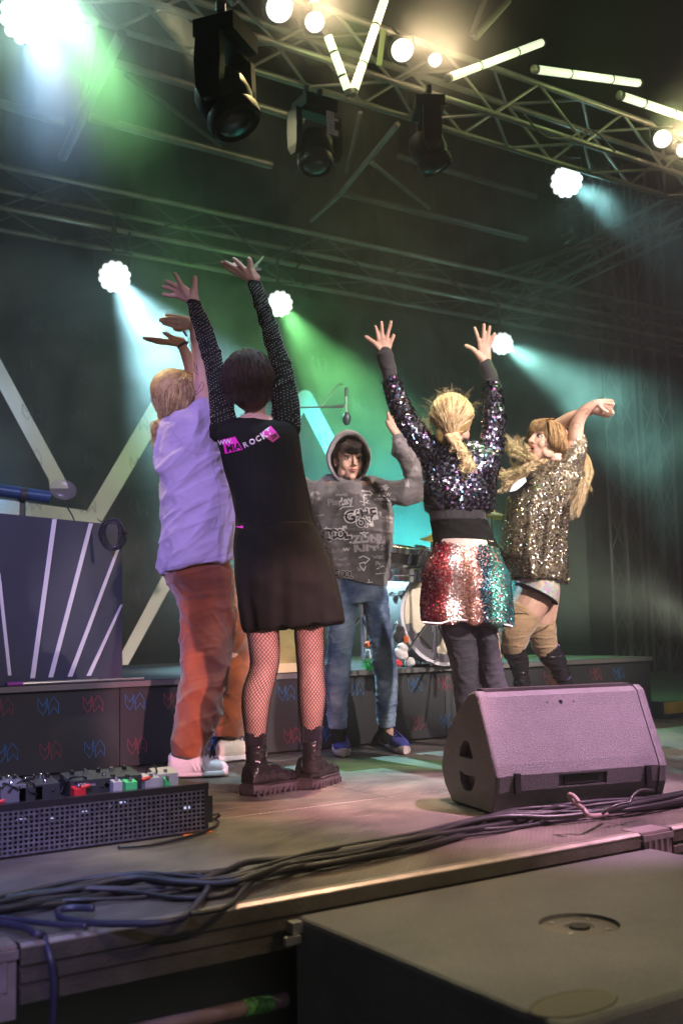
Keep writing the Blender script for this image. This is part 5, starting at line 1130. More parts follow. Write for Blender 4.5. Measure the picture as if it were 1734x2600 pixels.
LEG = {0: [(415, 60, 112, .0), (415, 130, 113, .0), (425, 250, 108, .0), (425, 350, 101, .005), (405, 450, 100, .0), (372, 560, 103, -.01), (362, 680, 96, -.01), (362, 780, 84, 0), (362, 850, 76, .0), (364, 950, 66, .0), (366, 1100, 62, 0)],
       1: [(745, 60, 106, .0), (742, 130, 106, .0), (748, 250, 102, .0), (752, 350, 98, .005), (757, 450, 98, .0), (762, 560, 100, -.01), (760, 680, 92, -.01), (758, 780, 79, 0), (756, 850, 72, 0), (756, 950, 64, 0), (757, 1080, 62, 0)]}
LD = {0: -.03, 1: .05}
for k in LEG: limb(b, D, [(*Z6(x, y), r/2.8, dd+LD[k]) for x, y, r, dd in [(LEG[k][0][0]+(50 if k == 0 else -40), -120, 100, 0)]+LEG[k]], 20)
me = solid(b, .0036, 2, .45); link('body', me, 'skin_pink', B_p)
face_parts(B_p, hc, fh, UP-fh*.15, .98)
V_ = getv(me)+ORIG[B_p.name]; trb = BVHTree.FromPolygons([tuple(v) for v in V_], [tuple(p.vertices) for p in me.polygons])
# fishnets: real threads wound both ways round each leg
MT['net'] = mat('net', (.012, .010, .012), .7)
for k in LEG:
    S = np.array([(*at(*Z6(x, y), D+dd+LD[k]), r/2.8*D/FPX) for x, y, r, dd in LEG[k][:10]]); S = spline(S, 9); C0, R0_ = S[:, :3], S[:, 3]; ln = np.r_[0, np.cumsum(np.linalg.norm(np.diff(C0, axis=0), axis=1))]
    Ls = []; n = 25
    for sg in (1, -1):
        for j in range(n):
            th = 2*PI*j/n+sg*ln*14; P_ = []
            for i in range(len(C0)):
                d_ = math.cos(th[i])*CR+math.sin(th[i])*HF; h = trb.ray_cast(Vector(C0[i]+d_*(R0_[i]+.012)), Vector(-d_), .04); P_.append((np.array(h[0]) if h[0] is not None else C0[i]+d_*R0_[i])+d_*.0008)
            Ls.append(np.array(P_))
    VV = MB()
    for P in Ls: VV.tube(P, .0013, 4, False)
    o = build('fishnet', VV, 'net', B_p); o['kind'] = 'stuff'
# glitter socks and boots
MT['glitter_black'] = mat('glitter_black', (.04, .035, .05), .35, .4, noise=.9, nscale=400, bump=1., bscale=500); MT['boot_leather'] = mat('boot_leather', (.018, .016, .018), .22, spec=.6, bump=.15, bscale=25); MT['boot_sole'] = mat('boot_sole', (.06, .048, .052), .6, noise=.3, nscale=60)
for k, xs_, y0, y1 in ((0, (283, 437), 838, 960), (1, (679, 838), 788, 915)):
    b = MB(); rows_px(b, D, [(Z6(0, y)[1], Z6(xs_[0]+i, 0)[0], Z6(xs_[1]-i, 0)[0], .043, LD[k]) for y, i in ((y0-2, 3), (y0+8, 0), ((y0+y1)/2, 4), (y1, 6))], 24)
    cloth('sock', b, 'glitter_black', B_p, .004, 1, folds(.002, 60, CR, 3))
    b = MB(); xa, xb = (289, 436) if k == 0 else (688, 832); yt = 925 if k == 0 else 893
    zg = 1180 if k == 0 else 1120
    rows_px(b, D, [(Z6(0, y)[1], Z6(xa+i, 0)[0], Z6(xb-i+j, 0)[0], .048, LD[k]-.005) for y, i, j in ((yt, 4, 0), (yt+15, 0, 0), (yt+90, 2, 0), (zg-60, -2, 4), (zg, -6, 8))], 24)
    heel = onz(*( Z6(300, 1292) if k == 0 else Z6(705, 1248)))-nrm(CR*.45+HF)*.0; dirf = nrm(CR*.72+HF*.8) if k == 0 else nrm(CR*.42+HF*.95); heel[2] = 0; dirf[2] = 0
    heel = heel+np.array([0, 0, 0]); toe = heel+dirf*.285
    L_ = .285; dn = nrm(dirf); sn = np.array([-dn[1], dn[0], 0])
    T = [0, .08, .25, .45, .65, .82, .94, 1.0]; Wd = [.036, .047, .049, .045, .052, .05, .038, .015]; H = [.10, .13, .13, .12, .092, .08, .066, .045]
    def rg_(t, wd, z0, z1, n=18, e=2.8):
        a = np.linspace(0, 2*PI, n, endpoint=False); kk = (np.abs(np.cos(a))**e+np.abs(np.sin(a))**e)**(-1/e); return heel+dn*L_*t+(np.cos(a)*kk)[:, None]*sn*wd+((np.sin(a)*kk+1)/2*(z1-z0)+z0)[:, None]*UP
    b.rings([rg_(t, w_, .030, h) for t, w_, h in zip(T, Wd, H)])
    f1 = folds(.0035, 28, sn, 31+k)
    bo = cloth('boot', b, 'boot_leather', B_p, .005, 3, f1)
    b = MB(); b.rings([rg_(t, w_*1.12, .004, .040+(.008 if t < .2 else 0), 18, 5) for t, w_, h in zip(T, Wd, H)]); build('boot_sole', b, 'boot_sole', bo, smooth='auto')
    b = MB()
    for i in range(9):
        for sg in (-1, 1):
            t = .05+.1*i; p = heel+dn*L_*t+sn*sg*np.interp(t, T, Wd)*1.13; b.obox(p+UP*.012, dn*.007, sn*.004, UP*.011)
    build('sole_lug', b, 'boot_sole', bo, kind='stuff')
    b = MB(); b.rings([rg_(t, w_*1.13, .040, .0425, 18, 5) for t, w_, h in zip(T, Wd, H)]); build('welt', b, 'print_pale' if 0 else 'boot_sole', bo)
# torso top, sleeves, skirt
MT['rhinestone'] = mat('rhinestone', (.92, .88, .8), .2)
f1 = folds(.010, 6, UP, 21); f2 = folds(.004, 18, UP+CR*.4, 22)
b = MB(); rows_px(b, D, [(1070, 585, 735, .05, .02), (1076, 560, 750, .08, .0), (1088, 546, 757, .10), (1110, 548, 762, .118), (1160, 562, 769, .122), (1210, 578, 775, .12), (1260, 592, 784, .12), (1310, 600, 793, .125), (1345, 600, 803, .13)])
o, trB = cloth('black_top', b, 'black_cloth', B_p, .0055, 3, f1, True)
for nm, S in (('left', [(560, 1095, 31), (567, 1062, 33), (*Z1(765, 1500), 26), (*Z1(735, 1300), 25), (*Z1(690, 1080), 25), (*Z1(620, 870), 22), (*Z1(560, 700), 19), (*Z1(518, 600), 16.5), (*Z1(510, 588), 16)]),
              ('right', [(728, 1098, 33), (*Z1(1440, 1780), 36), (*Z1(1432, 1600), 36), (*Z1(1410, 1400), 32), (*Z1(1370, 1180), 27), (*Z1(1310, 960), 22.5), (*Z1(1240, 740), 20.5), (*Z1(1165, 520), 18), (*Z1(1115, 395), 17)])):
    b = MB(); limb(b, D, S, 22); o, tr2 = cloth('sleeve', b, 'black_cloth', B_p, .005, 2, folds(.006, 16, UP*.6+CR*.8, 23), True)
    P = spline(np.array([(*at(x, y, D), r*D/FPX) for x, y, r in S]), 14); VV = []; cs = []
    ln = np.r_[0, np.cumsum(np.linalg.norm(np.diff(P[:, :3], axis=0), axis=1))]
    for j in range(24):
        th = 2*PI*j/24
        for s in np.arange(.02+.006*(j%2), ln[-1]-.01, .0125):
            c = np.array([np.interp(s, ln, P[:, i]) for i in range(4)]); q = c[:3]+c[3]*1.3*(math.cos(th)*CR+math.sin(th)*HF); h = tr2.find_nearest(Vector(q))
            if h[0] is not None and RNG.rand() < .85: cs.append((np.array(h[0])+np.array(h[1])*.0008, np.array(h[1])))
    O = np.array([[1, 0, 0], [0, 1, 0], [-1, 0, 0], [0, -1, 0], [0, 0, 1.]]); b = MB(); c_ = np.array([c for c, n in cs]); V = (c_[:, None, :]+O[None]*.0023).reshape(-1, 3)
    F = [tuple(5*i+k for k in q) for i in range(len(cs)) for q in ((0, 1, 4), (1, 2, 4), (2, 3, 4), (3, 0, 4))]
    b.v = [V]; b.f = F; b.n = len(V); b.mi = [0]*len(F); o2 = link('rhinestones', b.mesh('rhinestones'), 'rhinestone', B_p); o2['kind'] = 'stuff'
b = MB(); rows_px(b, D, [(1330, 599, 801, .13), (1360, 595, 812, .14), (1420, 594, 836, .155), (1480, 598, 855, .18), (1540, 605, 867, .19), (1592, 616, 872, .195, 0, 1572), (1602, 620, 873, .195, 0, 1580)], 40)
def skf(V, N):
    t = np.clip((1.0-V[:, 2])/.4, 0, 1.2); a = np.arctan2((V-at(735, 1500, D))@HF, (V-at(735, 1500, D))@CR); return V+N*((np.sin(a*9+1)+.5*np.sin(a*17+2))*.008*t+vnoise(V, 20, 3)*.003)[:, None]
cloth('skirt', b, 'black_cloth', B_p, .006, 3, skf)
# web address printed across the shoulders
MT['print_magenta'] = mat('print_magenta', (.85, .02, .50), .5); MT['print_silver'] = mat('print_silver', (.62, .52, .56), .3, .4, noise=.3, nscale=70); MT['print_white2'] = mat('print_white2', (.85, .72, .8), .5)
def ZT(x, y): return 560+x/8.711, 1060+y/8.711
def quad_decal(P, m, off, name='printed_block'):
    V, F = grid_quad([ZT(*p) for p in P], 8, 6); decal(name, V, F, trB, m, B_p, off)
quad_decal([(40, 490), (325, 425), (495, 710), (105, 805)], 'print_magenta', .002); quad_decal([(872, 355), (1110, 180), (1245, 330), (1010, 450)], 'print_magenta', .002)
quad_decal([(1010, 450), (1240, 330), (1310, 430), (1160, 550)], mat('print_wine', (.45, .02, .16), .5), .002)
def word(s, cx, cy, h, ang, m, off, wfac=1., bold=.0, tree=trB, root=B_p, conv=ZT, name='lettering'):
    V, F = text_mesh(s, 1.0, bold); a = math.radians(ang); out = []
    for x, y, _ in V: X, Y = x*h*wfac, y*h; out.append(conv(cx+X*math.cos(a)+Y*math.sin(a), cy+X*math.sin(a)-Y*math.cos(a)))
    decal(name, out, F, tree, m, root, off)
word('WW.', 110, 545, 140, -8, 'print_white2', .0032, 1.0, .03); word('MIA', 290, 670, 215, -13, MT['black_cloth'], .0032, .9, .035)
word('R', 555, 610, 170, -24, 'print_silver', .003, 1., .03); word('O', 705, 540, 170, -28, 'print_silver', .003, .95, .03); word('C', 840, 475, 170, -30, 'print_silver', .003, .95, .03)
word('K', 965, 400, 205, -33, 'print_white2', .0034, .95, .035); word('T', 1070, 315, 205, -33, 'print_white2', .0034, .95, .035)
word('.DE', 1190, 425, 115, -33, MT['black_cloth'], .0034, .9, .035)
b = MB(); q = at(605, 1337, D-.14); b.prism([q, q+CR*.018+UP*.004, q+CR*.02-UP*.006, q-UP*.004], HF*.002); b.prism([q-CR*.012, q+UP*.002, q-UP*.003], HF*.002); build('hip_tag', b, 'print_magenta', B_p)
# hair: dark auburn crop
b = MB(); f, r, u = hfr(fh, UP-fh*.15)
b.ell(hc-f*.020+u*.028, r*.094, f*.100, u*.098, 20, 14); b.ell(at(*Z1(1090, 1480), D-.045), CR*.080, HF*.055, UP*.075, 16, 12); b.ell(at(*Z1(1085, 1560), D-.03), CR*.066, HF*.045, UP*.038, 16, 10)
hm = solid(b, .006, 3, disp=folds(.004, 30, UP, 3)); link('hair', hm, 'hair_auburn', B_p)
Ls = []
for _ in range(2200):
    a = RNG.uniform(-2.2, 2.2); th = RNG.uniform(.0, 1.3); d0 = -f*math.cos(a)*math.sin(th)+r*math.sin(a)*math.sin(th)+u*math.cos(th)
    q = lambda d: hc-f*.02+u*.028+(r*(d@r)*.102+f*(d@f)*.108+u*(d@u)*.106)
    w_ = -f*math.cos(a)+r*math.sin(a); p0 = q(nrm(d0)); p1 = q(nrm(d0+w_*.5)); p2 = q(nrm(w_-u*.1)); p3 = q(nrm(w_-u*.5))*1.0; p4 = p3-UP*RNG.uniform(.015, .06)-w_*RNG.uniform(-.004, .02)
    Ls.append(lock([p0, p1, p2, p3, p4], .0065))
strands('hair_locks', Ls, .0015, 'hair_auburn', B_p)
# thin necklace
V, F = strokes([[Z1(*p) for p in ((1003, 1700), (1040, 1712), (1090, 1700), (1140, 1665), (1165, 1635))]], .9); decal('necklace', V, F, trb, 'ink', B_p, .001)
# pale green strip held at the raised right wrist
b = MB(); P = spline([at(*ZH(x, y), D-.02) for x, y in ((1297, 200), (1318, 165), (1350, 130), (1385, 95), (1420, 47))], 5); w_ = nrm(CR*.8-UP*.4)*.006
b.rings([[p-w_*s, p+w_*s+HF*.001, p+w_*s-HF*.001] for p, s in zip(P, np.linspace(1, .6, len(P)))]); tag(build('paper_strip', b, mat('strip_green', (.45, .62, .32), .6)), 'pale green strip sticking up from the highest raised wrist', 'paper strip')
b = MB(); b.obox(at(*ZH(1358, 215), D-.01), CR*.011, HF*.002, UP*.004); b.obox(at(*ZH(1335, 190), D-.012), CR*.004+UP*.008, HF*.002, UP*.004-CR*.003); tag(build('clip', b, 'steel'), 'small metal clip beside the pale green strip', 'clip')
# ------------------------------------------------------------------ hooded teenager
D = 5.5
C_p = person('teenager in grey graffiti-print hoodie with hood up and blue jeans', onz(930, 1912))
hc = at(*Z2(492, 830), D+.01); fh = nrm(-HF+CR*.30-UP*.12)
b = MB(); head(b, hc, fh, UP+HF*.05, .94)
limb(b, D, [(885, 1190, 20, .02), (885, 1240, 22, .02)]); rows_px(b, D, [(1225, 825, 945, .06), (1300, 820, 960, .08), (1400, 845, 965, .08), (1500, 850, 975, .09)])
limb(b, D, [(945, 1242, 22), (1010, 1250, 20), (1060, 1238, 19), (1040, 1180, 16), (1018, 1125, 11.5), (*Z2(975, 575), 10.5)])
hand(b, D, (970, 570, 0), [[(905, 440, 0), (890, 395, 0), (880, 343, 0)], [(925, 440, .01), (925, 390, .012), (920, 350, .014)], [(945, 455, .02), (955, 400, .025), (960, 365, .03)], [(965, 475, .03), (985, 430, .035), (1000, 400, .04)]], [(925, 520, -.01), (895, 480, -.015), (875, 435, -.02)], 4.4, 11, Z2)
limb(b, D, [(800, 1242, 22, .05), (745, 1245, 20, .05), (728, 1225, 18, .03), (735, 1150, 14, 0), (738, 1105, 11, 0)])
hand(b, D, (738, 1100, 0), [[(728, 1075), (724, 1062), (722, 1052)], [(735, 1070), (734, 1058), (734, 1046)], [(742, 1070), (744, 1058), (745, 1048)], [(748, 1074), (752, 1064), (754, 1056)]], [(726, 1090), (718, 1082), (714, 1074)], 4.4, 11, lambda x, y: (x, y))
limb(b, D, [(880, 1470, 34, 0), (870, 1600, 26), (862, 1740, 20), (858, 1880, 14, .02)]); limb(b, D, [(945, 1480, 34, 0), (965, 1600, 27), (980, 1740, 20, .03), (985, 1870, 14, .1)])
me = solid(b, .0036, 2, .45); link('body', me, 'skin', C_p); face_parts(C_p, hc, fh, UP+HF*.05, .94)
# hoodie
m, t_, bs = nodes('hoodie_cloth'); L_ = t_.links; g_ = t_.nodes.new('ShaderNodeNewGeometry'); n_ = t_.nodes.new('ShaderNodeTexNoise'); n_.inputs['Scale'].default_value = 6; n_.inputs['Detail'].default_value = 4; L_.new(g_.outputs['Position'], n_.inputs['Vector'])
r_ = t_.nodes.new('ShaderNodeValToRGB'); r_.color_ramp.elements[0].position = .35; r_.color_ramp.elements[1].position = .65; r_.color_ramp.elements[0].color = (.085, .08, .085, 1); r_.color_ramp.elements[1].color = (.26, .24, .25, 1); L_.new(n_.outputs['Fac'], r_.inputs['Fac']); L_.new(r_.outputs['Color'], bs.inputs['Base Color']); bs.inputs['Roughness'].default_value = .85; bs.inputs['Sheen Weight'].default_value = .3; MT['hoodie'] = m
b = MB(); rows_px(b, D, [(1206, 830, 935, .03, .06), (1216, 805, 955, .05, .05), (1238, 784, 975, .085, .03), (1280, 785, 998, .12, .01), (1330, 802, 998, .135), (1380, 822, 992, .14), (1430, 838, 985, .14), (1462, 846, 980, .138, 0, 1484)])
rows_px(b, D, [(1446, 846, 981, .134, 0, 1466), (1468, 848, 979, .132, 0, 1490)])
limb(b, D, [(930, 1252, 31, .03), (975, 1250, 34, .02), (1015, 1250, 33), (1052, 1240, 34), (1062, 1220, 31), (1047, 1190, 28), (1035, 1160, 25), (1022, 1138, 24), (1012, 1118, 17)]); limb(b, D, [(830, 1252, 31, .04), (780, 1247, 32, .04), (735, 1240, 30, .05), (730, 1190, 25, .03), (737, 1125, 18)])
f1 = folds(.016, 6.5, CR*.5+UP, 41); f2 = folds(.009, 14, CR, 42)
def hf_(V, N):
    V2 = f1(V, N); band = np.clip(1-abs(V[:, 2]-at(900, 1478, D)[2])*22, 0, 1); return V2*(1-band[:, None])+V*band[:, None]
o, trC = cloth('hoodie', b, 'hoodie', C_p, .0055, 4, lambda V, N: f2(hf_(V, N), N), True)
# hood shell with a thick rim
def rim(sx, sy, dd, dy=0., n=36, pk=.0):
    a = np.linspace(0, 2*PI, n, endpoint=False); out = []
    for t in a:
        x = 885+57*sx*math.sin(t)*(1-.12*max(0, -math.cos(t))*1.0+.0); y = 1162+dy-70*sy*math.cos(t)*(1+(pk if abs(t-0) < .01 else 0)); x *= 1
        if math.cos(t) > .3: x = 885+57*sx*math.sin(t)*(1-.10*math.cos(t))
        out.append(at(x, y, D+dd))
    return out
b0 = MB(); limb(b0, D, [(838, 1218, 15, .03), (852, 1230, 19, -.01), (885, 1240, 22, -.05), (918, 1231, 19, -.01), (934, 1219, 15, .03)]); cloth('hood_collar', b0, 'hoodie', C_p, .006, 3, folds(.005, 20, CR, 44))
b = MB(); b.rings([rim(.55, .6, .16), rim(.74, .80, .10, 2), rim(.80, .83, .02, 4), rim(.84, .86, -.055, 4), rim(.90, .92, -.066, 2), rim(.97, .97, -.06, 1), rim(1.0, 1.0, -.03), rim(1.02, 1.01, .03, -1), rim(.98, .97, .10, 0), rim(.80, .82, .17, 2), rim(.45, .5, .21, 6), rim(.1, .1, .22, 8)], False)
o = build('hood', b, 'hoodie', C_p, smooth=True); 
b = MB(); R_ = rim(.6, .7, .05, 2)
b = MB(); b.ell(hc-nrm(fh)*.03+UP*.02, CR*.082, HF*.085, UP*.094, 20, 12); link('hair', solid(b, .006, 2), 'hair_dark', C_p)
Ls = []; f, r, u = hfr(fh, UP+HF*.05)
for _ in range(260):
    x = RNG.uniform(-.062, .062); q = lambda x, y, z: hc+.94*(x*r+y*f+z*u)
    s_ = x*.9+RNG.uniform(.0, .022); z1_ = .066-RNG.uniform(0, .022)+abs(x)*-.25
    Ls.append(lock([q(x*.6, .055, .118), q(x*.85, .094, .098), q(s_, .112-abs(x)*.35, .072), q(s_+.008, .112-abs(x)*.4, z1_)], .003))
for _ in range(90):
    s = -1 if RNG.rand() < .5 else 1; Ls.append(lock([q(s*.05, .06, .09), q(s*.074, .05, .06), q(s*.080, .035, .02), q(s*.08, .03, -.015)], .004))
strands('fringe', Ls, .0022, 'hair_dark', C_p)
# jeans
m, t_, bs = nodes('denim'); L_ = t_.links; g_ = t_.nodes.new('ShaderNodeNewGeometry'); n_ = t_.nodes.new('ShaderNodeTexNoise'); n_.inputs['Scale'].default_value = 6.5; n_.inputs['Detail'].default_value = 6; L_.new(g_.outputs['Position'], n_.inputs['Vector'])
n3 = t_.nodes.new('ShaderNodeTexNoise'); n3.inputs['Scale'].default_value = 260; L_.new(g_.outputs['Position'], n3.inputs['Vector'])
r_ = t_.nodes.new('ShaderNodeValToRGB'); r_.color_ramp.elements[0].position = .36; r_.color_ramp.elements[1].position = .64; r_.color_ramp.elements[0].color = (.035, .075, .17, 1); r_.color_ramp.elements[1].color = (.24, .32, .42, 1)
L_.new(math_node(t_, 'ADD', n_.outputs['Fac'], math_node(t_, 'MULTIPLY', math_node(t_, 'SUBTRACT', n3.outputs['Fac'], .5), .35)), r_.inputs['Fac']); L_.new(r_.outputs['Color'], bs.inputs['Base Color']); bs.inputs['Roughness'].default_value = .85; MT['denim'] = m
b = MB(); rows_px(b, D, [(1440, 850, 972, .105), (1480, 848, 978, .11), (1510, 848, 984, .115), (1530, 846, 986, .11)])
rows_px(b, D, [(1500, 848, 912, .10), (1540, 842, 908, .095), (1587, 834, 901, .085), (1640, 831, 895, .08), (1700, 828, 888, .075), (1760, 829, 884, .07), (1800, 830, 881, .068, .01), (1843, 834, 881, .062, .02), (1848, 835, 880, .062, .02)])
rows_px(b, D, [(1500, 915, 984, .10), (1540, 922, 988, .095), (1590, 930, 994, .085), (1640, 940, 1000, .08), (1700, 950, 1008, .074, .03), (1760, 955, 1009, .07, .06), (1800, 956, 1006, .066, .08), (1840, 957, 1004, .06, .09), (1845, 958, 1003, .06, .09)])
f1 = folds(.006, 14, CR, 45, .4); f2 = folds(.004, 30, CR+UP*.3, 46)
cloth('jeans', b, 'denim', C_p, .0055, 3, lambda V, N: f2(f1(V, N), N))
MT['shoe_blue'] = mat('shoe_blue', (.04, .05, .28), .6, noise=.25, nscale=90); MT['sole_mix'] = mat('sole_mix', (.62, .48, .48), .55, noise=.3, nscale=14)
b = MB(); limb(b, D, [(858, 1840, 19, .02), (860, 1880, 19, .02)]); build('sock', b, 'black_cloth', C_p, smooth=True); b = MB(); limb(b, D, [(981, 1838, 19, .1), (980, 1870, 19, .1)]); build('sock', b, 'black_cloth', C_p, smooth=True)
h1 = onz(858, 1893); sneaker(C_p, onz(856, 1890), onz(872, 1924), .092, .078, up='shoe_blue', sole='sole_mix', lace='black_cloth', soleh=.030)
sneaker(C_p, onz(968, 1884), onz(1030, 1917), .092, .078, up='shoe_blue', sole='sole_mix', lace='black_cloth', soleh=.030)
# printed graffiti of the hoodie, laid on the cloth
MT['hp_white'] = mat('hp_white', (.85, .82, .82), .7); MT['hp_dim'] = mat('hp_dim', (.42, .39, .41), .7); MT['hp_dark'] = mat('hp_dark', (.035, .032, .035), .8)
def w2c(s, cx, cy, h, ang, m, off, wf=1., bold=.0): word(s, cx, cy, h, ang, m, off, wf, bold, trC, C_p, Z2)
for ch, x, y, h in (('G', 505, 1385, 150), ('A', 580, 1360, 120), ('M', 645, 1350, 120), ('E', 735, 1355, 140), ('O', 615, 1445, 110), ('N', 690, 1440, 110)):
    w2c(ch, x, y, h, -8, 'hp_white', .0022, 1., .105); w2c(ch, x, y, h, -8, 'hp_dark', .0032, .98, .03)
for ch, x, y, h in (('C', 270, 1570, 160), ('O', 345, 1555, 130), ('O', 410, 1555, 130), ('L', 475, 1545, 160)):
    w2c(ch, x, y, h, -6, 'hp_white', .0022, .9, .105); w2c(ch, x, y, h, -6, 'hp_dark', .0032, .88, .03)
for ch, x, y in (('C', 365, 1940), ('O', 425, 1950), ('O', 475, 1955), ('L', 515, 1960)):
    w2c(ch, x, y, 85, 6, 'hp_white', .0022, .9, .085); w2c(ch, x, y, 85, 6, 'hp_dark', .0032, .88, .03)
w2c('day', 460, 1225, 110, -14, 'hp_white', .0022, 1., .03); w2c('Play', 350, 1235, 90, -6, 'hp_dim', .0022, 1., .03)
w2c('The World', 880, 1390, 36, 4, 'hp_white', .0022); w2c('My Play', 870, 1425, 36, 8, 'hp_white', .0022); w2c('sound!', 205, 1365, 34, -4, 'hp_white', .0022)
w2c('NEW', 850, 1160, 52, 2, 'hp_white', .0022, 1., .01); w2c('ADVENTURES', 850, 1212, 36, 2, 'hp_white', .0022, 1., .02); w2c('ZONE', 690, 1600, 105, -4, 'hp_dim', .0022, 1.1, .06); w2c('KING', 700, 1680, 120, -4, 'hp_dim', .0022, 1.1, .06)
R2 = np.random.RandomState(5)
def sc(pts): return [Z2(*p) for p in pts]
L = [sc([(700, 1130), (725, 1150), (700, 1175), (705, 1160), (640, 1165)]), sc([(620, 1120), (700, 1130), (700, 1115)]), sc([(640, 1180), (650, 1280)]), sc([(600, 1225), (700, 1250)]), sc([(625, 1265), (690, 1215)]), sc([(400, 1310), (430, 1285), (540, 1275)]),
     sc([(635, 1500), (650, 1540), (690, 1535), (655, 1550), (660, 1590), (640, 1555), (600, 1540), (640, 1540), (635, 1500)]), sc([(460, 1090), (470, 1068), (478, 1090), (490, 1065), (498, 1090), (512, 1070)]),
     sc([(430, 1720), (445, 1690), (455, 1722), (470, 1688), (482, 1720), (498, 1690)]), sc([(250, 1500), (275, 1480)]), sc([(250, 1640), (255, 1665)]), sc([(480, 1610), (500, 1590)]), sc([(500, 1640), (520, 1630)]), sc([(790, 1330), (805, 1350), (800, 1370)]), sc([(805, 1325), (815, 1350), (812, 1375)]),
     sc([(590, 1790), (640, 1770), (700, 1800), (650, 1850), (650, 1830), (590, 1850)]), sc([(600, 1860), (640, 1920), (660, 1870)]), sc([(690, 2000), (700, 2060)]), sc([(670, 2035), (730, 2030)]), sc([(770, 1900), (840, 1870), (860, 1900)]), sc([(760, 1950), (850, 1940)])]
v, f = strokes(L, 2.3); decal('print_lines', v, f, trC, 'hp_white', C_p, .0024)
L = []
for cx, cy, w_, h_ in [(160, 1150, 80, 60), (170, 1200, 80, 40), (430, 1160, 120, 30), (850, 1100, 50, 50), (180, 1460, 30, 60), (330, 1720, 80, 50), (400, 1800, 150, 30), (410, 1865, 120, 40), (800, 1780, 90, 40), (800, 1850, 80, 60), (620, 1900, 60, 40), (890, 1510, 30, 60), (690, 1025, 100, 60), (860, 1250, 80, 20), (1130, 900, 80, 60), (1080, 1050, 60, 90), (1100, 800, 60, 80), (990, 620, 40, 50), (830, 1080, 60, 40), (520, 600, 90, 60), (640, 1200, 40, 30)]:
    for _ in range(5):
        p = [(cx+R2.uniform(-.5, .5)*w_, cy+R2.uniform(-.5, .5)*h_)]
        for _ in range(5): p.append((p[-1][0]+R2.uniform(-.3, .35)*w_, cy+R2.uniform(-.5, .5)*h_))
        L.append(sc(p))
v, f = strokes(L, 1.6); fp_ = decal('faint_print', v, f, trC, 'hp_dim', C_p, .0021)
fp_['kind'] = 'stuff'
# ------------------------------------------------------------------ blonde girl in sequin jacket, from behind
D = 4.75
D_p = person('blonde girl with a braid in a dark sequin jacket and rainbow sequin skirt', onz(1200, 1952))
hc = at(*Z3(895, 1045), D+.0); fh = nrm(HF*.9+CR*.38+UP*.1)
b = MB(); head(b, hc, fh, UP+HF*.06, .95)
limb(b, D, [(*Z3(900, 1130), 24), (*Z3(900, 1260), 26)]); rows_px(b, D, [(Z3(0, 1300)[1], *[Z3(x, 0)[0] for x in (700, 1190)], .06), (Z3(0, 1500)[1], *[Z3(x, 0)[0] for x in (700, 1190)], .08), (Z3(0, 1800)[1], *[Z3(x, 0)[0] for x in (720, 1170)], .08), (1400, 1115, 1245, .08), (1480, 1110, 1260, .09)])
def ZL(L, c): return [(*c(p[0], p[1]), p[2], *(p[3:])) for p in L]
limb(b, D, ZL([(700, 1350, 24), (560, 1140, 22), (430, 950, 19), (345, 700, 15), (285, 480, 13), (275, 420, 12.5)], Z3))
hand(b, D, (275, 420, 0), [[(217, 300, 0), (207, 240, -.003), (190, 178, -.006)], [(252, 282, 0), (248, 215, -.003), (243, 140, -.006)], [(290, 288, 0), (308, 215, -.003), (330, 136, -.006)], [(322, 330, 0), (340, 290, 0), (354, 258, 0)]], [(222, 368, -.01), (165, 312, -.012), (105, 272, -.015)], 4.9, 14, Z3)
limb(b, D, ZL([(1180, 1380, 24), (1240, 1200, 22), (1255, 1000, 19), (1230, 720, 15), (1195, 560, 13), (1185, 510, 12.5)], Z3))
hand(b, D, (1185, 500, 0), [[(1128, 315, 0), (1108, 255, -.003), (1086, 190, -.006)], [(1165, 300, 0), (1167, 230, -.003), (1169, 160, -.006)], [(1195, 312, 0), (1208, 245, -.003), (1221, 182, -.006)], [(1215, 340, 0), (1242, 290, -.003), (1264, 242, -.006)]], [(1105, 415, -.01), (1060, 375, -.012), (1008, 350, -.015)], 4.9, 14, Z3)
limb(b, D, ZL([(625, 650, 32), (650, 900, 30), (680, 1200, 24), (690, 1500, 18), (700, 1720, 14)], Z5)); limb(b, D, ZL([(800, 650, 32), (840, 900, 30), (880, 1200, 24), (900, 1500, 18), (905, 1720, 14)], Z5))
me = solid(b, .0036, 2, .45); link('body', me, 'skin', D_p); face_parts(D_p, hc, fh, UP+HF*.06, .95, brow='hair_blond')
MT['knit_black'] = mat('knit_black', (.03, .027, .032), .85, noise=.2, nscale=20, bump=.2, bscale=300, sheen=.2)
def R3(L): return [(Z3(0, r[0])[1], Z3(r[1], 0)[0], Z3(r[2], 0)[0], *r[3:]) for r in L]
def R5(L): return [(Z5(0, r[0])[1], Z5(r[1], 0)[0], Z5(r[2], 0)[0], r[3], *( [r[4]] if len(r) > 4 else []), *([Z5(0, r[5])[1]] if len(r) > 5 else [])) for r in L]
for S in ([(330, 680, 19), (318, 600, 19), (290, 500, 20), (277, 445, 21.5), (275, 428, 21.5)], [(1245, 740, 19), (1230, 640, 19), (1205, 570, 18.5), (1190, 535, 17.5), (1187, 516, 17)]):
    b = MB(); limb(b, D, ZL(S, Z3), 18); cloth('cuff', b, 'knit_black', D_p, .005, 2, folds(.003, 30, CR, 51))
b = MB(); rows_px(b, D, R3([(1225, 790, 1060, .05), (1255, 690, 1200, .075), (1320, 618, 1290, .105), (1400, 610, 1312, .12), (1500, 622, 1290, .125), (1600, 634, 1264, .125), (1700, 640, 1256, .125), (1790, 644, 1250, .12), (1840, 655, 1236, .115)]))
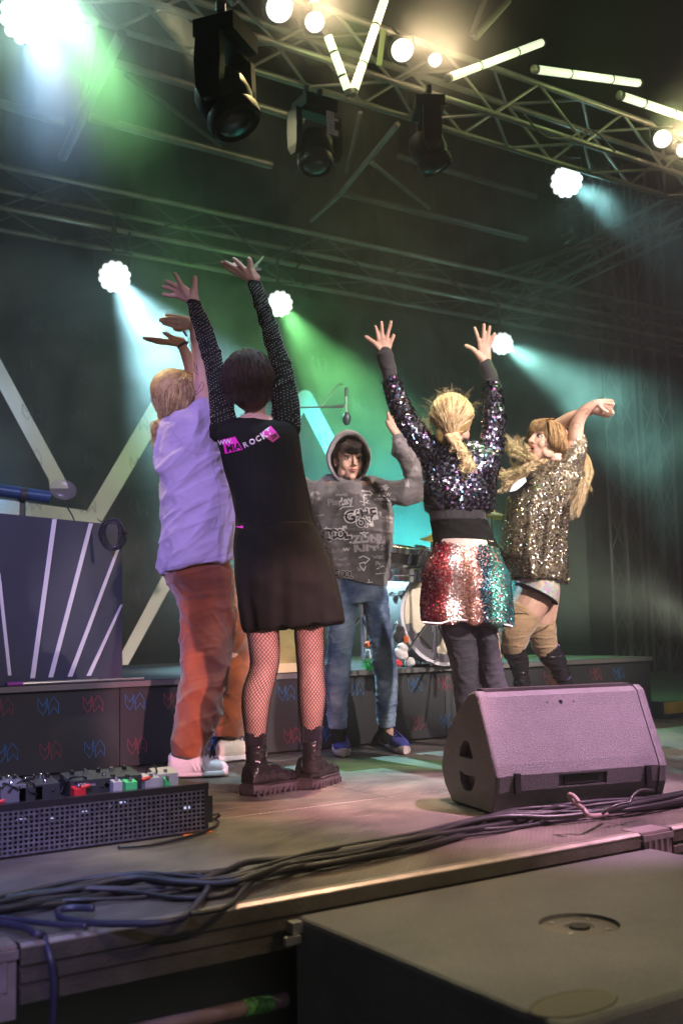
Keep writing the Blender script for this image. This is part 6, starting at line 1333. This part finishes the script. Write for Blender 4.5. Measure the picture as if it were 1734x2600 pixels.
limb(b, D, ZL([(740, 1370, 33), (640, 1250, 31), (550, 1130, 29), (430, 940, 27), (370, 790, 24), (340, 700, 22), (335, 680, 21)], Z3)); limb(b, D, ZL([(1180, 1400, 32), (1240, 1250, 29), (1255, 1080, 27), (1258, 940, 27), (1245, 800, 24), (1240, 730, 23)], Z3))
jk = cloth('sequin_jacket', b, 'knit_black', D_p, .006, 3, folds(.006, 12, CR, 52))
def colj(P, rg):
    n = len(P); pal = np.array([(.06, .05, .09), (.05, .04, .06), (.25, .24, .42), (.55, .55, .70), (.10, .22, .30), (.35, .15, .35), (.45, .22, .12), (.75, .75, .85)])
    i = rg.choice(8, n, p=[.30, .24, .13, .11, .07, .06, .03, .06]); return pal[i]*rg.uniform(.7, 1.2, (n, 1))
sequins('sequins', jk.data, .0062, 8200, colj, D_p, 'sequin_mirror', .24, 3, .003, rows=.0105, patch=.55, droop=.12)
b = MB(); rows_px(b, D, R3([(1835, 672, 1190, .11), (1940, 682, 1180, .11)])); cloth('waistband', b, 'knit_black', D_p, .006, 1, folds(.002, 40, UP, 53))
b = MB(); rows_px(b, D, R5([(0, 432, 812, .105), (60, 434, 845, .107), (110, 442, 872, .108), (160, 450, 892, .11), (205, 455, 906, .11)])); cloth('shirt', b, 'black_cloth', D_p, .0055, 3, folds(.009, 12, CR*.9-UP*.3, 54))
b = MB(); rows_px(b, D, R5([(158, 458, 862, .113, 0, 178), (200, 446, 904, .12), (300, 410, 946, .135), (400, 380, 986, .145), (500, 368, 1000, .15), (600, 363, 1006, .15), (700, 367, 1008, .15, 0, 715), (722, 371, 1008, .15, 0, 752)]), 40)
def skd(V, N):
    a = np.arctan2((V-at(1184, 1500, D))@HF, (V-at(1184, 1500, D))@CR); t = np.clip((at(1184, 1400, D)[2]-V[:, 2])/.3, 0, 1); return V+N*(np.sin(a*8+.6)*.009*t+vnoise(V, 18, 3)*.004)[:, None]
sk = cloth('sequin_skirt', b, mat('skirt_base', (.35, .18, .18), .7), D_p, .006, 3, skd)
STR = [(-1.0, (.14, .005, .03)), (-.76, (.30, .01, .05)), (-.70, (.70, .05, .08)), (-.48, (.85, .20, .20)), (-.42, (.95, .72, .68)), (-.20, (.95, .66, .58)), (-.06, (.80, .36, .24)), (.10, (.85, .45, .36)), (.26, (.60, .30, .24)), (.30, (.015, .04, .07)), (.52, (.02, .12, .14)), (.58, (.08, .42, .32)), (.80, (.12, .55, .42)), (1.0, (.10, .50, .55))]
def cols(P, rg):
    zz = np.clip((P[:, 2]-at(1184, 1590, D)[2])/(at(1184, 1385, D)[2]-at(1184, 1590, D)[2]), 0, 1); hw = (1006-363)/2/2.8*(1-.28*zz**1.5)*D/FPX
    x = ((P-at(1184-8*zz.mean(), 1500, D))@CR)/hw; x = x+vnoise(P, 14, 7)*.10+rg.normal(size=len(P))*.02
    xs = np.array([s[0] for s in STR]); C = np.array([s[1] for s in STR]); c = np.stack([np.interp(x, xs, C[:, i]) for i in range(3)], 1); back = ((P-at(1184, 1500, D))@HF) > .03
    fl = rg.rand(len(P)) < .05; c[fl] = c[fl]*.6+.35; dk = rg.rand(len(P)) < .16; c[dk] *= .4; return c*rg.uniform(.75, 1.15, (len(P), 1))
sequins('skirt_sequins', sk.data, .0037, 24000, cols, D_p, 'sequin_satin', .18, 4, .0016, rows=.0055, patch=.4)
b = MB(); a = np.linspace(0, 2*PI, 48, endpoint=False)
W0 = np.array([at(Z5(458, 0)[0], Z5(0, 162)[1], D), at(Z5(880, 0)[0], Z5(0, 178)[1], D)]); c0 = W0.mean(0); ax = (W0[1]-W0[0])/2*1.03
R = [[c0+UP*h+math.cos(t)*ax*s+math.sin(t)*HF*.118*s for t in a] for s, h in ((1.0, -.022), (1.03, -.02), (1.02, .012), (.97, .014))]; build('skirt_waistband', b.rings(R), mat('waist_pink', (.75, .58, .52), .6), D_p, smooth='auto')
Pm = [at(*Z5(x, y), D-.145+.0*x) for x, y in ((372, 727), (430, 733), (500, 735), (545, 722), (585, 712), (650, 712), (755, 710))]; P2 = [at(*Z5(x, y), D-.12) for x, y in ((770, 690), (830, 705), (900, 730), (1006, 757))]
b = MB(); b.tube(spline(Pm, 5), .0045, 6, True, True); b.tube(spline(P2, 5), .0045, 6, True, True); build('hem_trim', b, mat('hem_white', (.8, .72, .75), .7), D_p, smooth=True)
MT['black_denim'] = mat('black_denim', (.045, .042, .058), .8, noise=.25, nscale=12, bump=.15, bscale=300)
b = MB(); rows_px(b, D, R5([(600, 450, 760, .1), (700, 490, 748, .09), (800, 512, 752, .085), (900, 540, 757, .08), (1000, 570, 762, .075), (1100, 580, 770, .075), (1210, 598, 778, .07), (1400, 615, 785, .065), (1600, 630, 780, .06), (1735, 640, 775, .055)])); rows_px(b, D, R5([(600, 720, 920, .1), (700, 745, 882, .09), (800, 758, 892, .085), (900, 770, 910, .08), (1000, 768, 930, .078), (1100, 778, 950, .075), (1200, 800, 972, .07), (1400, 820, 985, .065), (1600, 835, 985, .06), (1735, 840, 980, .055)]))
f1 = folds(.006, 17, CR, 56); f2 = folds(.003, 34, CR+UP*.4, 57); cloth('black_jeans', b, 'black_denim', D_p, .006, 3, lambda V, N: f2(f1(V, N), N))
for x in (1190, 1265): h = onz(x, 1962); h[2] = 0; sneaker(D_p, h, h+nrm([HF[0], HF[1], 0])*.25+CR*.05*np.array([1, 1, 0]), .09, .075, up='boot_leather', sole='sole_white', lace=None)
# hair: pulled back into a plait
b = MB(); f, r, u = hfr(fh, UP+HF*.06); b.ell(hc-f*.016+u*.026, r*.089, f*.100, u*.096, 20, 14); b.ell(at(*Z3(840, 1150), D-.06), CR*.055, HF*.035, UP*.05, 14, 10)
link('hair', solid(b, .006, 3, disp=folds(.003, 35, UP, 5)), 'hair_blond', D_p)
knot = at(*Z3(885, 1165), D-.115); Ls = []
q = lambda d: hc-f*.016+u*.026+(r*(d@r)*.095+f*(d@f)*.106+u*(d@u)*.102)
for _ in range(1300):
    a = RNG.uniform(-1.9, 1.9); th = RNG.uniform(.1, 1.5); d0 = nrm(-f*math.cos(a)*math.sin(th)*.8+r*math.sin(a)*math.sin(th)+u*math.cos(th)+f*.25)
    kd = nrm(knot-hc); P = [q(d0), q(nrm(d0*.66+kd*.34)), q(nrm(d0*.33+kd*.67)), knot+RNG.normal(size=3)*.008]; Ls.append(lock(P, .0055))
strands('hair_locks', Ls, .0012, 'hair_light', D_p)
PB = spline([at(*Z3(x, y), D-dd) for x, y, dd in ((880, 1160, .12), (905, 1215, .125), (945, 1265, .13), (975, 1310, .135), (1005, 1360, .14), (1020, 1420, .14), (1025, 1450, .14))], 6)
b = MB(); s = np.linspace(0, 1, len(PB)); wv = np.interp(s, [0, .25, .5, .62, .85, 1], [.024, .020, .017, .011, .024, .016])
for ph in (0, 2*PI/3, 4*PI/3):
    P = PB+(wv*.75*np.sin(s*20+ph))[:, None]*CR+(wv*.45*np.sin(2*(s*20+ph)))[:, None]*HF; b.tube(P, list(wv*.62), 10, True, True)
link('plait', solid(b, .004, 1, disp=folds(.002, 60, UP, 6)), 'hair_light', D_p)
Ls = []
for _ in range(260):
    i = RNG.randint(0, len(PB)-8); P = [PB[i], PB[i+4]+RNG.normal(size=3)*wv[i]*.8, PB[i+7]+RNG.normal(size=3)*wv[i]*.9]; Ls.append(lock(P, .002))
for _ in range(160):
    P = [PB[-8]+RNG.normal(size=3)*.004, PB[-4]+RNG.normal(size=3)*.018, at(*Z3(RNG.uniform(955, 1085), RNG.uniform(1440, 1505)), D-.14+RNG.uniform(-.02, .02))]; Ls.append(lock(P, .004))
strands('plait_locks', Ls, .0016, 'hair_pale', D_p)
build('hair_tie', MB().tube([PB[int(len(PB)*.62)], PB[int(len(PB)*.62)+2]], .012, 12, True, True), 'knit_black', D_p, smooth=True)
Ls = []
for _ in range(60):
    a = RNG.uniform(-1.5, 1.5); p = q(nrm(r*math.sin(a)+u*math.cos(a)*.9-f*.2+RNG.normal(size=3)*.2)); o_ = nrm(p-hc); Ls.append(lock([p, p+o_*.02+CR*RNG.uniform(-.01, .01), p+o_*RNG.uniform(.015, .045)+CR*RNG.uniform(-.03, .03)+UP*RNG.uniform(-.01, .015)], .005))
for _ in range(60):
    p = at(*Z3(RNG.uniform(690, 740), RNG.uniform(1000, 1180)), D-.02); Ls.append(lock([p, p-CR*.02+UP*RNG.uniform(-.01, .02), at(*Z3(RNG.uniform(600, 690), RNG.uniform(960, 1060)), D-.02)], .006))
strands('stray_hairs', Ls, .00045, 'hair_pale', D_p)
# ------------------------------------------------------------------ woman in the gold sequin dress
D = 5.3; RNG.seed(21)
E_p = person('long-haired woman in gold sequin dress leaning back with crossed arms overhead', onz(1380, 1916))
hc = at(*Z4(685, 600), D); fh = nrm(-CR*.80-HF*.52+UP*.16)
b = MB(); head(b, hc, fh, UP*1.+CR*.30+HF*.1, .93, .014)
limb(b, D, ZL([(730, 680, 20, 0), (800, 790, 22, 0), (820, 880, 30, 0)], Z4)); 
rows_px(b, D, [(*[Z4(0, 860)[1]], Z4(640, 0)[0], Z4(960, 0)[0], .06), (Z4(0, 1100)[1], Z4(470, 0)[0], Z4(930, 0)[0], .09), (Z4(0, 1500)[1], Z4(350, 0)[0], Z4(800, 0)[0], .09), (1440, 1310, 1420, .1), (1500, 1320, 1420, .1)])
limb(b, D, ZL([(900, 800, 26), (985, 600, 21), (990, 520, 19, -.01), (1010, 400, 17.5, -.02), (1040, 320, 17, -.03), (1110, 240, 14, -.05), (1200, 185, 10, -.07)], Z4))
hand(b, D, (1215, 178, -.07), [[(1290, 150, -.075), (1340, 150, -.08), (1378, 158, -.085)], [(1295, 175, -.075), (1345, 182, -.08), (1388, 188, -.08)], [(1290, 200, -.07), (1335, 215, -.07), (1380, 208, -.07)], [(1280, 215, -.065), (1325, 235, -.065), (1365, 240, -.06)]], [(1250, 215, -.09), (1285, 250, -.095), (1320, 268, -.1)], 4.0, 9.5, Z4)
limb(b, D, ZL([(880, 700, 24, .1), (830, 520, 22, .16), (800, 435, 19, .16), (880, 375, 18, .12), (960, 330, 17, .08), (1060, 290, 14, .04), (1190, 255, 10, .0)], Z4))
hand(b, D, (1205, 262, .0), [[(1290, 262, .0), (1345, 258, -.01), (1375, 262, -.02)], [(1290, 280, .0), (1350, 280, -.01), (1388, 285, -.02)], [(1280, 295, .01), (1330, 305, 0), (1365, 305, -.01)], [(1265, 305, .02), (1310, 320, .015), (1340, 325, .01)]], [(1250, 245, -.01), (1290, 235, -.02), (1325, 232, -.03)], 4.0, 9.5, Z4)
limb(b, D, ZL([(1180, 470, 47, 0), (1150, 560, 47, -.03), (1090, 680, 42, -.06), (1040, 760, 35, -.07), (1020, 860, 27, -.05), (1050, 1000, 20, -.02), (1075, 1200, 15, 0), (1080, 1400, 13, 0), (1085, 1560, 12, 0)], Z5), 18)
limb(b, D, ZL([(1220, 500, 46, .08), (1225, 640, 38, .1), (1215, 760, 33, .1), (1240, 900, 26, .12), (1300, 1050, 20, .2), (1370, 1250, 15, .28), (1430, 1440, 12, .34)], Z5), 18)
me = solid(b, .0036, 2, .5); link('body', me, 'skin', E_p); face_parts(E_p, hc, fh, UP*1.+CR*.30+HF*.1, .93, 'lip_red', 'hair_gold', .014)
V_ = getv(me)+ORIG[E_p.name]; tre = BVHTree.FromPolygons([tuple(v) for v in V_], [tuple(p.vertices) for p in me.polygons])
v, f = strokes([[Z4(*p) for p in L] for L in ([(1060, 270), (1090, 240), (1125, 240), (1130, 265), (1110, 300), (1095, 295), (1110, 270)], [(945, 440), (1040, 440)], [(955, 425), (965, 395), (1000, 385), (1035, 398), (1045, 425)], [(1205, 170), (1225, 150), (1250, 185), (1240, 165)])], 1.0); decal('tattoo', v, f, tre, 'ink', E_p, .001)
MT['gold_base'] = mat('gold_base', (.22, .18, .12), .6, .3)
def R4(L): return [(Z4(0, r[0])[1], Z4(r[1], 0)[0], Z4(r[2], 0)[0], *r[3:]) for r in L]
b = MB(); rows_px(b, D, R4([(800, 640, 930, .05), (850, 570, 1010, .08), (920, 505, 1060, .11), (1000, 430, 1060, .13), (1100, 335, 1035, .145), (1200, 276, 1000, .15), (1300, 253, 962, .155), (1400, 237, 922, .16), (1500, 223, 895, .16), (1600, 207, 890, .165), (1700, 192, 896, .17), (1800, 182, 904, .17)])+R5([(250, 936, 1393, .17), (330, 962, 1393, .17), (385, 992, 1392, .17, 0, 420), (408, 1003, 1388, .168, 0, 450)]), 36)
limb(b, D, ZL([(900, 850, 30), (960, 740, 28), (1000, 660, 25), (1012, 600, 23), (1012, 552, 20.5)], Z4)); limb(b, D, ZL([(820, 850, 26, .1), (840, 700, 26, .14), (830, 600, 24, .16)], Z4))
f1 = folds(.010, 11, UP+CR*.15, 61, .2, .12)
dr = cloth('gold_dress', b, 'gold_base', E_p, .006, 3, f1)
def colg(P, rg):
    n = len(P); pal = np.array([(.46, .36, .19), (.12, .10, .06), (.78, .66, .42), (.90, .80, .72), (.93, .88, .95), (.46, .46, .2)]); i = rg.choice(6, n, p=[.20, .20, .18, .18, .17, .07]); c = pal[i]*rg.uniform(.7, 1.2, (n, 1)); x = ((P-at(1340, 1350, D))@CR)/D*FPX+(P[:, 2]-at(1340, 1350, D)[2])*-60; lf = x < -44; c[lf] = np.array([.34, .33, .10])*rg.uniform(.5, 1., (int(lf.sum()), 1)); st = np.sin(x*.16+1)+.5*np.sin(x*.41) < -.5; c[st] *= .45; return c  # gold and silver sequins; dark upright bands paint shimmer into their colour
sequins('dress_sequins', dr.data, .0036, 17000, colg, E_p, 'sequin_mirror', .26, 6, .0022, rows=.006, patch=.5, droop=.1)
# colourful shorts hem
m, t_, bs = nodes('floral'); g_ = t_.nodes.new('ShaderNodeNewGeometry'); v_ = t_.nodes.new('ShaderNodeTexVoronoi'); v_.inputs['Scale'].default_value = 55; t_.links.new(g_.outputs['Position'], v_.inputs['Vector']); hs = t_.nodes.new('ShaderNodeHueSaturation'); hs.inputs['Saturation'].default_value = 1.1; hs.inputs['Value'].default_value = .75; t_.links.new(v_.outputs['Color'], hs.inputs['Color'])
mx = t_.nodes.new('ShaderNodeMix'); mx.data_type = 'RGBA'; mx.inputs[0].default_value = .55; t_.links.new(hs.outputs[0], mx.inputs[6]); mx.inputs[7].default_value = (.8, .72, .66, 1); t_.links.new(mx.outputs[2], bs.inputs['Base Color']); bs.inputs['Roughness'].default_value = .5; MT['floral'] = m
b = MB(); a = np.linspace(0, 2*PI, 36, endpoint=False); R = []
for (l, rr_, s) in (((1070, 395), (1345, 440), 1.0), ((1045, 430), (1330, 545), 1.03), ((1040, 445), (1318, 585), 1.03), ((1042, 446), (1314, 584), .98)):
    L_, Q_ = at(*Z5(*l), D-.02), at(*Z5(*rr_), D-.02); c = (L_+Q_)/2; ax = (Q_-L_)/2*s; R.append([c+math.cos(t)*ax+math.sin(t)*HF*.135*s for t in a])
build('shorts', b.rings(R), 'floral', E_p, smooth='auto')
b = MB(); R = [[p+UP*dz-(p-np.mean(R[1], 0))*k for p in R[2]] for k, dz in ((.03, -.001), (-.03, -.002), (-.035, -.010), (.03, -.010))]; build('shorts_lining', b.rings(R), 'black_cloth', E_p, smooth='auto')
# over-knee boots: beige suede tops, slouched black leather shafts
MT['suede'] = mat('suede', (.40, .27, .15), .85, noise=.12, nscale=20, sheen=.4, bump=.1, bscale=300)
b = MB(); limb(b, D, ZL([(1085, 672, 47, -.055), (1045, 735, 46, -.07), (1025, 800, 41, -.07), (1015, 880, 34, -.06), (1015, 905, 31, -.05)], Z5), 22); cloth('boot_top', b, 'suede', E_p, .0045, 2, folds(.004, 22, CR, 63))
b = MB(); limb(b, D, ZL([(1218, 745, 38, .1), (1215, 800, 38, .11), (1232, 870, 34, .12), (1255, 935, 29, .14)], Z5), 22); cloth('boot_top', b, 'suede', E_p, .0045, 2, folds(.004, 22, CR, 64))
for P_ in ([(985, 628, -.16), (1040, 633, -.17), (1100, 655, -.16), (1155, 705, -.11)], [(1142, 755, .02), (1200, 762, .0), (1255, 752, .0), (1297, 735, .04)]):
    build('boot_seam', MB().tube(spline([at(*Z5(x, y), D+d_) for x, y, d_ in P_], 6), .0028, 6, True, True), 'suede', E_p, smooth=True)
v, f = strokes([[Z5(*p) for p in L] for L in ([(1120, 690), (1060, 760), (1040, 870)], [(1010, 640), (1080, 650), (1150, 700)], [(1215, 770), (1250, 850), (1285, 930)], [(1150, 765), (1230, 765), (1290, 740)])], 1.4)
f1 = folds(.007, 26, CR, 65)
b = MB(); limb(b, D, ZL([(1010, 885, 30, -.055), (1020, 930, 30, -.05), (1045, 985, 25, -.03), (1065, 1080, 22, -.01), (1082, 1200, 20, 0), (1085, 1400, 18, 0), (1085, 1560, 17, 0)], Z5), 20)
p = at(*Z5(1085, 1560), D); gz_ = np.array([p[0], p[1], .0]); dfo = nrm(-CR*.7-HF*.5)*np.array([1, 1, 0]); b.tube([gz_+UP*.12, gz_+UP*.05+dfo*.06, gz_+UP*.03+dfo*.16], [.045, .04, .025], 12, True, True); b.tube([gz_+UP*.1-dfo*.03, gz_-dfo*.03+UP*.004], [.02, .012], 8)
cloth('boot', b, 'boot_leather', E_p, .005, 2, f1)
b = MB(); limb(b, D, ZL([(1262, 920, 30, .13), (1285, 965, 30, .14), (1315, 1010, 27, .17), (1345, 1080, 23, .2), (1385, 1180, 20, .24), (1430, 1320, 18, .3), (1460, 1480, 17, .34)], Z5), 20)
p = at(*Z5(1460, 1480), D+.34); gz_ = np.array([p[0], p[1], .0]); b.tube([p, gz_+UP*.12], .045, 12, True, True); b.tube([gz_+UP*.12, gz_+UP*.05+dfo*.06, gz_+UP*.03+dfo*.16], [.045, .04, .025], 12, True, True); b.tube([gz_+UP*.1-dfo*.03, gz_-dfo*.03+UP*.004], [.02, .012], 8)
cloth('boot', b, 'boot_leather', E_p, .005, 2, f1)
# hair
f, r, u = hfr(fh, UP*1.+CR*.30+HF*.1); b = MB(); b.ell(hc-f*.022+u*.028, r*.085, f*.092, u*.092, 20, 14); b.ell(at(*Z4(800, 560), D+.02), CR*.035, HF*.05, UP*.06, 14, 10)
link('hair', solid(b, .006, 3, disp=folds(.004, 30, UP, 5)), 'hair_gold', E_p)
Ls = []; q = lambda x, y, z: hc+.93*(x*r+y*f+z*u)
for _ in range(420):
    x = RNG.uniform(-.066, .066); s_ = x*.95+RNG.uniform(-.006, .006); Ls.append(lock([q(x*.5, .0, .132), q(x*.8, .07, .112), q(s_, .108-abs(x)*.4, .074), q(s_, .110-abs(x)*.45, .050-RNG.uniform(0, .016))], .0025))
for _ in range(500):
    sg = RNG.choice([-1, 1]); a0 = RNG.uniform(-.05, .07); e_ = at(*Z4(RNG.uniform(720, 860), RNG.uniform(700, 800)), D-.05*sg) if sg*float(CF@r) < 0 else at(*Z4(RNG.uniform(620, 800), RNG.uniform(760, 830)), D+.08)
    Ls.append(lock([q(sg*.02, a0*.5, .125), q(sg*.07, a0, .09), q(sg*.088, a0-.01, .03), q(sg*.09, a0-.02, -.03), e_], .004))
strands('hair_locks', Ls, .0015, 'hair_gold', E_p)
Ls = []     # locks flying out to the left
src = [(640, 790), (600, 800), (570, 780), (660, 820), (560, 740)]
for tgt, n, w_ in (([(470, 730), (330, 700), (270, 590)], 60, 26), ([(480, 720), (370, 650), (330, 590)], 60, 28), ([(500, 730), (430, 660), (400, 590)], 30, 34), ([(480, 760), (380, 760), (300, 680)], 36, 36), ([(460, 830), (330, 900), (220, 910)], 80, 25), ([(470, 850), (380, 920), (270, 950)], 90, 35), ([(450, 880), (330, 980), (240, 1080)], 90, 34), ([(500, 870), (400, 950), (300, 1050)], 80, 36), ([(520, 700), (500, 660), (480, 640)], 40, 22)):
    for _ in range(max(3, n//8)):
        s0 = src[RNG.randint(5)]; dz = RNG.uniform(-.1, .02); P = [at(*Z4(s0[0]+60, s0[1]-20), D+dz*.3)]+[at(*Z4(s0[0]+RNG.normal()*15, s0[1]+RNG.normal()*15), D+dz*.6)]+[at(*Z4(x+RNG.normal()*w_*(.5+.4*i), y+RNG.normal()*w_*(.5+.4*i)), D+dz+RNG.normal()*.015) for i, (x, y) in enumerate(tgt)]
        clump(P, 17, .0036, .004, .006, 14, Ls)
strands('flying_locks', Ls, .0011, 'hair_pale', E_p)
Ls = []     # long locks down the back at the right
for _ in range(26):
    w_ = RNG.normal()*1.15; dd = RNG.uniform(-.16, .04); tz = RNG.uniform(.55, 1.0)
    pts = [(850, 620), (960, 700), (1055, 800), (1065, 950), (1050, 1100), (1000, 1250), (950, 1350), (900, 1460)]; k_ = max(4, int(len(pts)*tz)); P = [at(*Z4(x+w_*26+RNG.normal()*14, y+RNG.normal()*20), D+(.20, .19, .13, .03, -.06, -.10, -.11, -.11)[j]+dd*.5) for j, (x, y) in enumerate(pts[:k_])]; clump(P, 20, .0042, .005, .010, 22, Ls)
strands('back_locks', Ls, .0012, 'hair_pale', E_p)
# pale leaf-shaped lapel piece with black points
b = MB(); P = [Z4(*p) for p in ((300, 1110), (330, 1040), (400, 980), (470, 958), (480, 1000), (430, 1050), (370, 1095))]; b.prism([at(*p, D-.19) for p in P], HF*.008); build('lapel_leaf', b, mat('leaf_white', (.68, .70, .78), .5), E_p)
b = MB()
for P in (((290, 1120), (400, 1070), (340, 1215)), ((380, 1080), (470, 1010), (410, 1180)), ((440, 1040), (500, 980), (490, 1120)), ((450, 960), (575, 950), (480, 1010)), ((470, 1000), (560, 1045), (450, 1060)), ((455, 975), (520, 1000), (440, 1030))): b.prism([at(*Z4(*p), D-.183) for p in P], HF*.006)
build('lapel_points', b, 'black_cloth', E_p)
# ================================================================== STAGE HAZE
hz = bpy.data.objects.new('haze', MB().box((-9, -13, -2.3), (19, 14, 9.2)).mesh('haze')); COL.objects.link(hz); hz['kind'] = 'stuff'
bm = bmesh.new(); bm.from_mesh(hz.data); bmesh.ops.recalc_face_normals(bm, faces=bm.faces); bm.to_mesh(hz.data); bm.free()
m = bpy.data.materials.new('haze'); m.use_nodes = True; nt = m.node_tree; nt.nodes.remove(nt.nodes['Principled BSDF'])
pv = nt.nodes.new('ShaderNodeVolumePrincipled'); pv.inputs['Density'].default_value = HAZE; pv.inputs['Color'].default_value = (.9, .92, .92, 1); pv.inputs['Anisotropy'].default_value = .3
nt.links.new(pv.outputs[0], nt.nodes['Material Output'].inputs['Volume']); hz.data.materials.append(m)

# drifting smoke in front of the banner, lit by the lamps
sm = bpy.data.objects.new('smoke', MB().box((.4, 6.55, .45), (9.9, 9.1, 5.4)).mesh('smoke')); COL.objects.link(sm); sm['kind'] = 'stuff'
bm = bmesh.new(); bm.from_mesh(sm.data); bmesh.ops.recalc_face_normals(bm, faces=bm.faces); bm.to_mesh(sm.data); bm.free()
m = bpy.data.materials.new('smoke'); m.use_nodes = True; nt = m.node_tree; nt.nodes.remove(nt.nodes['Principled BSDF']); L_ = nt.links
tc = nt.nodes.new('ShaderNodeTexCoord'); ns = nt.nodes.new('ShaderNodeTexNoise'); ns.inputs['Scale'].default_value = 1.25; ns.inputs['Detail'].default_value = 4; ns.inputs['Roughness'].default_value = .6; ns.inputs['Distortion'].default_value = .6
L_.new(tc.outputs['Object'], ns.inputs['Vector'])
sx = nt.nodes.new('ShaderNodeSeparateXYZ'); L_.new(tc.outputs['Generated'], sx.inputs[0])
def hump(o): return math_node(nt, 'MINIMUM', math_node(nt, 'MULTIPLY', math_node(nt, 'MULTIPLY', o, math_node(nt, 'SUBTRACT', 1., o)), 9.), 1.)
fall = math_node(nt, 'MULTIPLY', math_node(nt, 'MULTIPLY', hump(sx.outputs[0]), hump(sx.outputs[1])), math_node(nt, 'MULTIPLY', hump(sx.outputs[2]), math_node(nt, 'SUBTRACT', 1.25, sx.outputs[2])))
mr = nt.nodes.new('ShaderNodeMapRange'); mr.inputs[1].default_value = .44; mr.inputs[2].default_value = .64; mr.inputs[3].default_value = .06; mr.inputs[4].default_value = 1.; L_.new(ns.outputs['Fac'], mr.inputs[0])
pv = nt.nodes.new('ShaderNodeVolumePrincipled'); pv.inputs['Color'].default_value = (.9, .93, .93, 1); pv.inputs['Anisotropy'].default_value = .2
L_.new(math_node(nt, 'MULTIPLY', math_node(nt, 'MULTIPLY', mr.outputs[0], fall), SMOKE), pv.inputs['Density'])
L_.new(pv.outputs[0], nt.nodes['Material Output'].inputs['Volume']); sm.data.materials.append(m)
m2 = bpy.data.materials.new('lamp_smoke'); m2.use_nodes = True; nt = m2.node_tree; nt.nodes.remove(nt.nodes['Principled BSDF'])
tc = nt.nodes.new('ShaderNodeTexCoord'); vm = nt.nodes.new('ShaderNodeVectorMath'); vm.operation = 'DISTANCE'; vm.inputs[1].default_value = (.5, .5, .5); nt.links.new(tc.outputs['Generated'], vm.inputs[0])
q_ = math_node(nt, 'MAXIMUM', math_node(nt, 'SUBTRACT', 1., math_node(nt, 'MULTIPLY', vm.outputs['Value'], 2.)), 0.)
pv = nt.nodes.new('ShaderNodeVolumePrincipled'); pv.inputs['Color'].default_value = (.9, .93, .93, 1); nt.links.new(math_node(nt, 'MULTIPLY', math_node(nt, 'POWER', q_, 2.), PUFF), pv.inputs['Density'])
nt.links.new(pv.outputs[0], nt.nodes['Material Output'].inputs['Volume'])
for (x_, y_, z_, r_) in ((3.59, 5.62, 4.84, .62), (4.64, 5.62, 4.86, .60), (7.46, 5.62, 4.86, .60), (1.8, 5.75, 4.3, 1.25)):  # added dense puffs round the lamps, imitating lens bloom
    s2 = bpy.data.objects.new('lamp_smoke', MB().ell((x_, y_, z_), r_, n=20, m=12).mesh('lamp_smoke')); COL.objects.link(s2); s2['kind'] = 'stuff'; s2.data.materials.append(m2)
    bm = bmesh.new(); bm.from_mesh(s2.data); bmesh.ops.recalc_face_normals(bm, faces=bm.faces); bm.to_mesh(s2.data); bm.free()
SC.cycles.volume_step_rate = 2.0; SC.cycles.volume_max_steps = 64
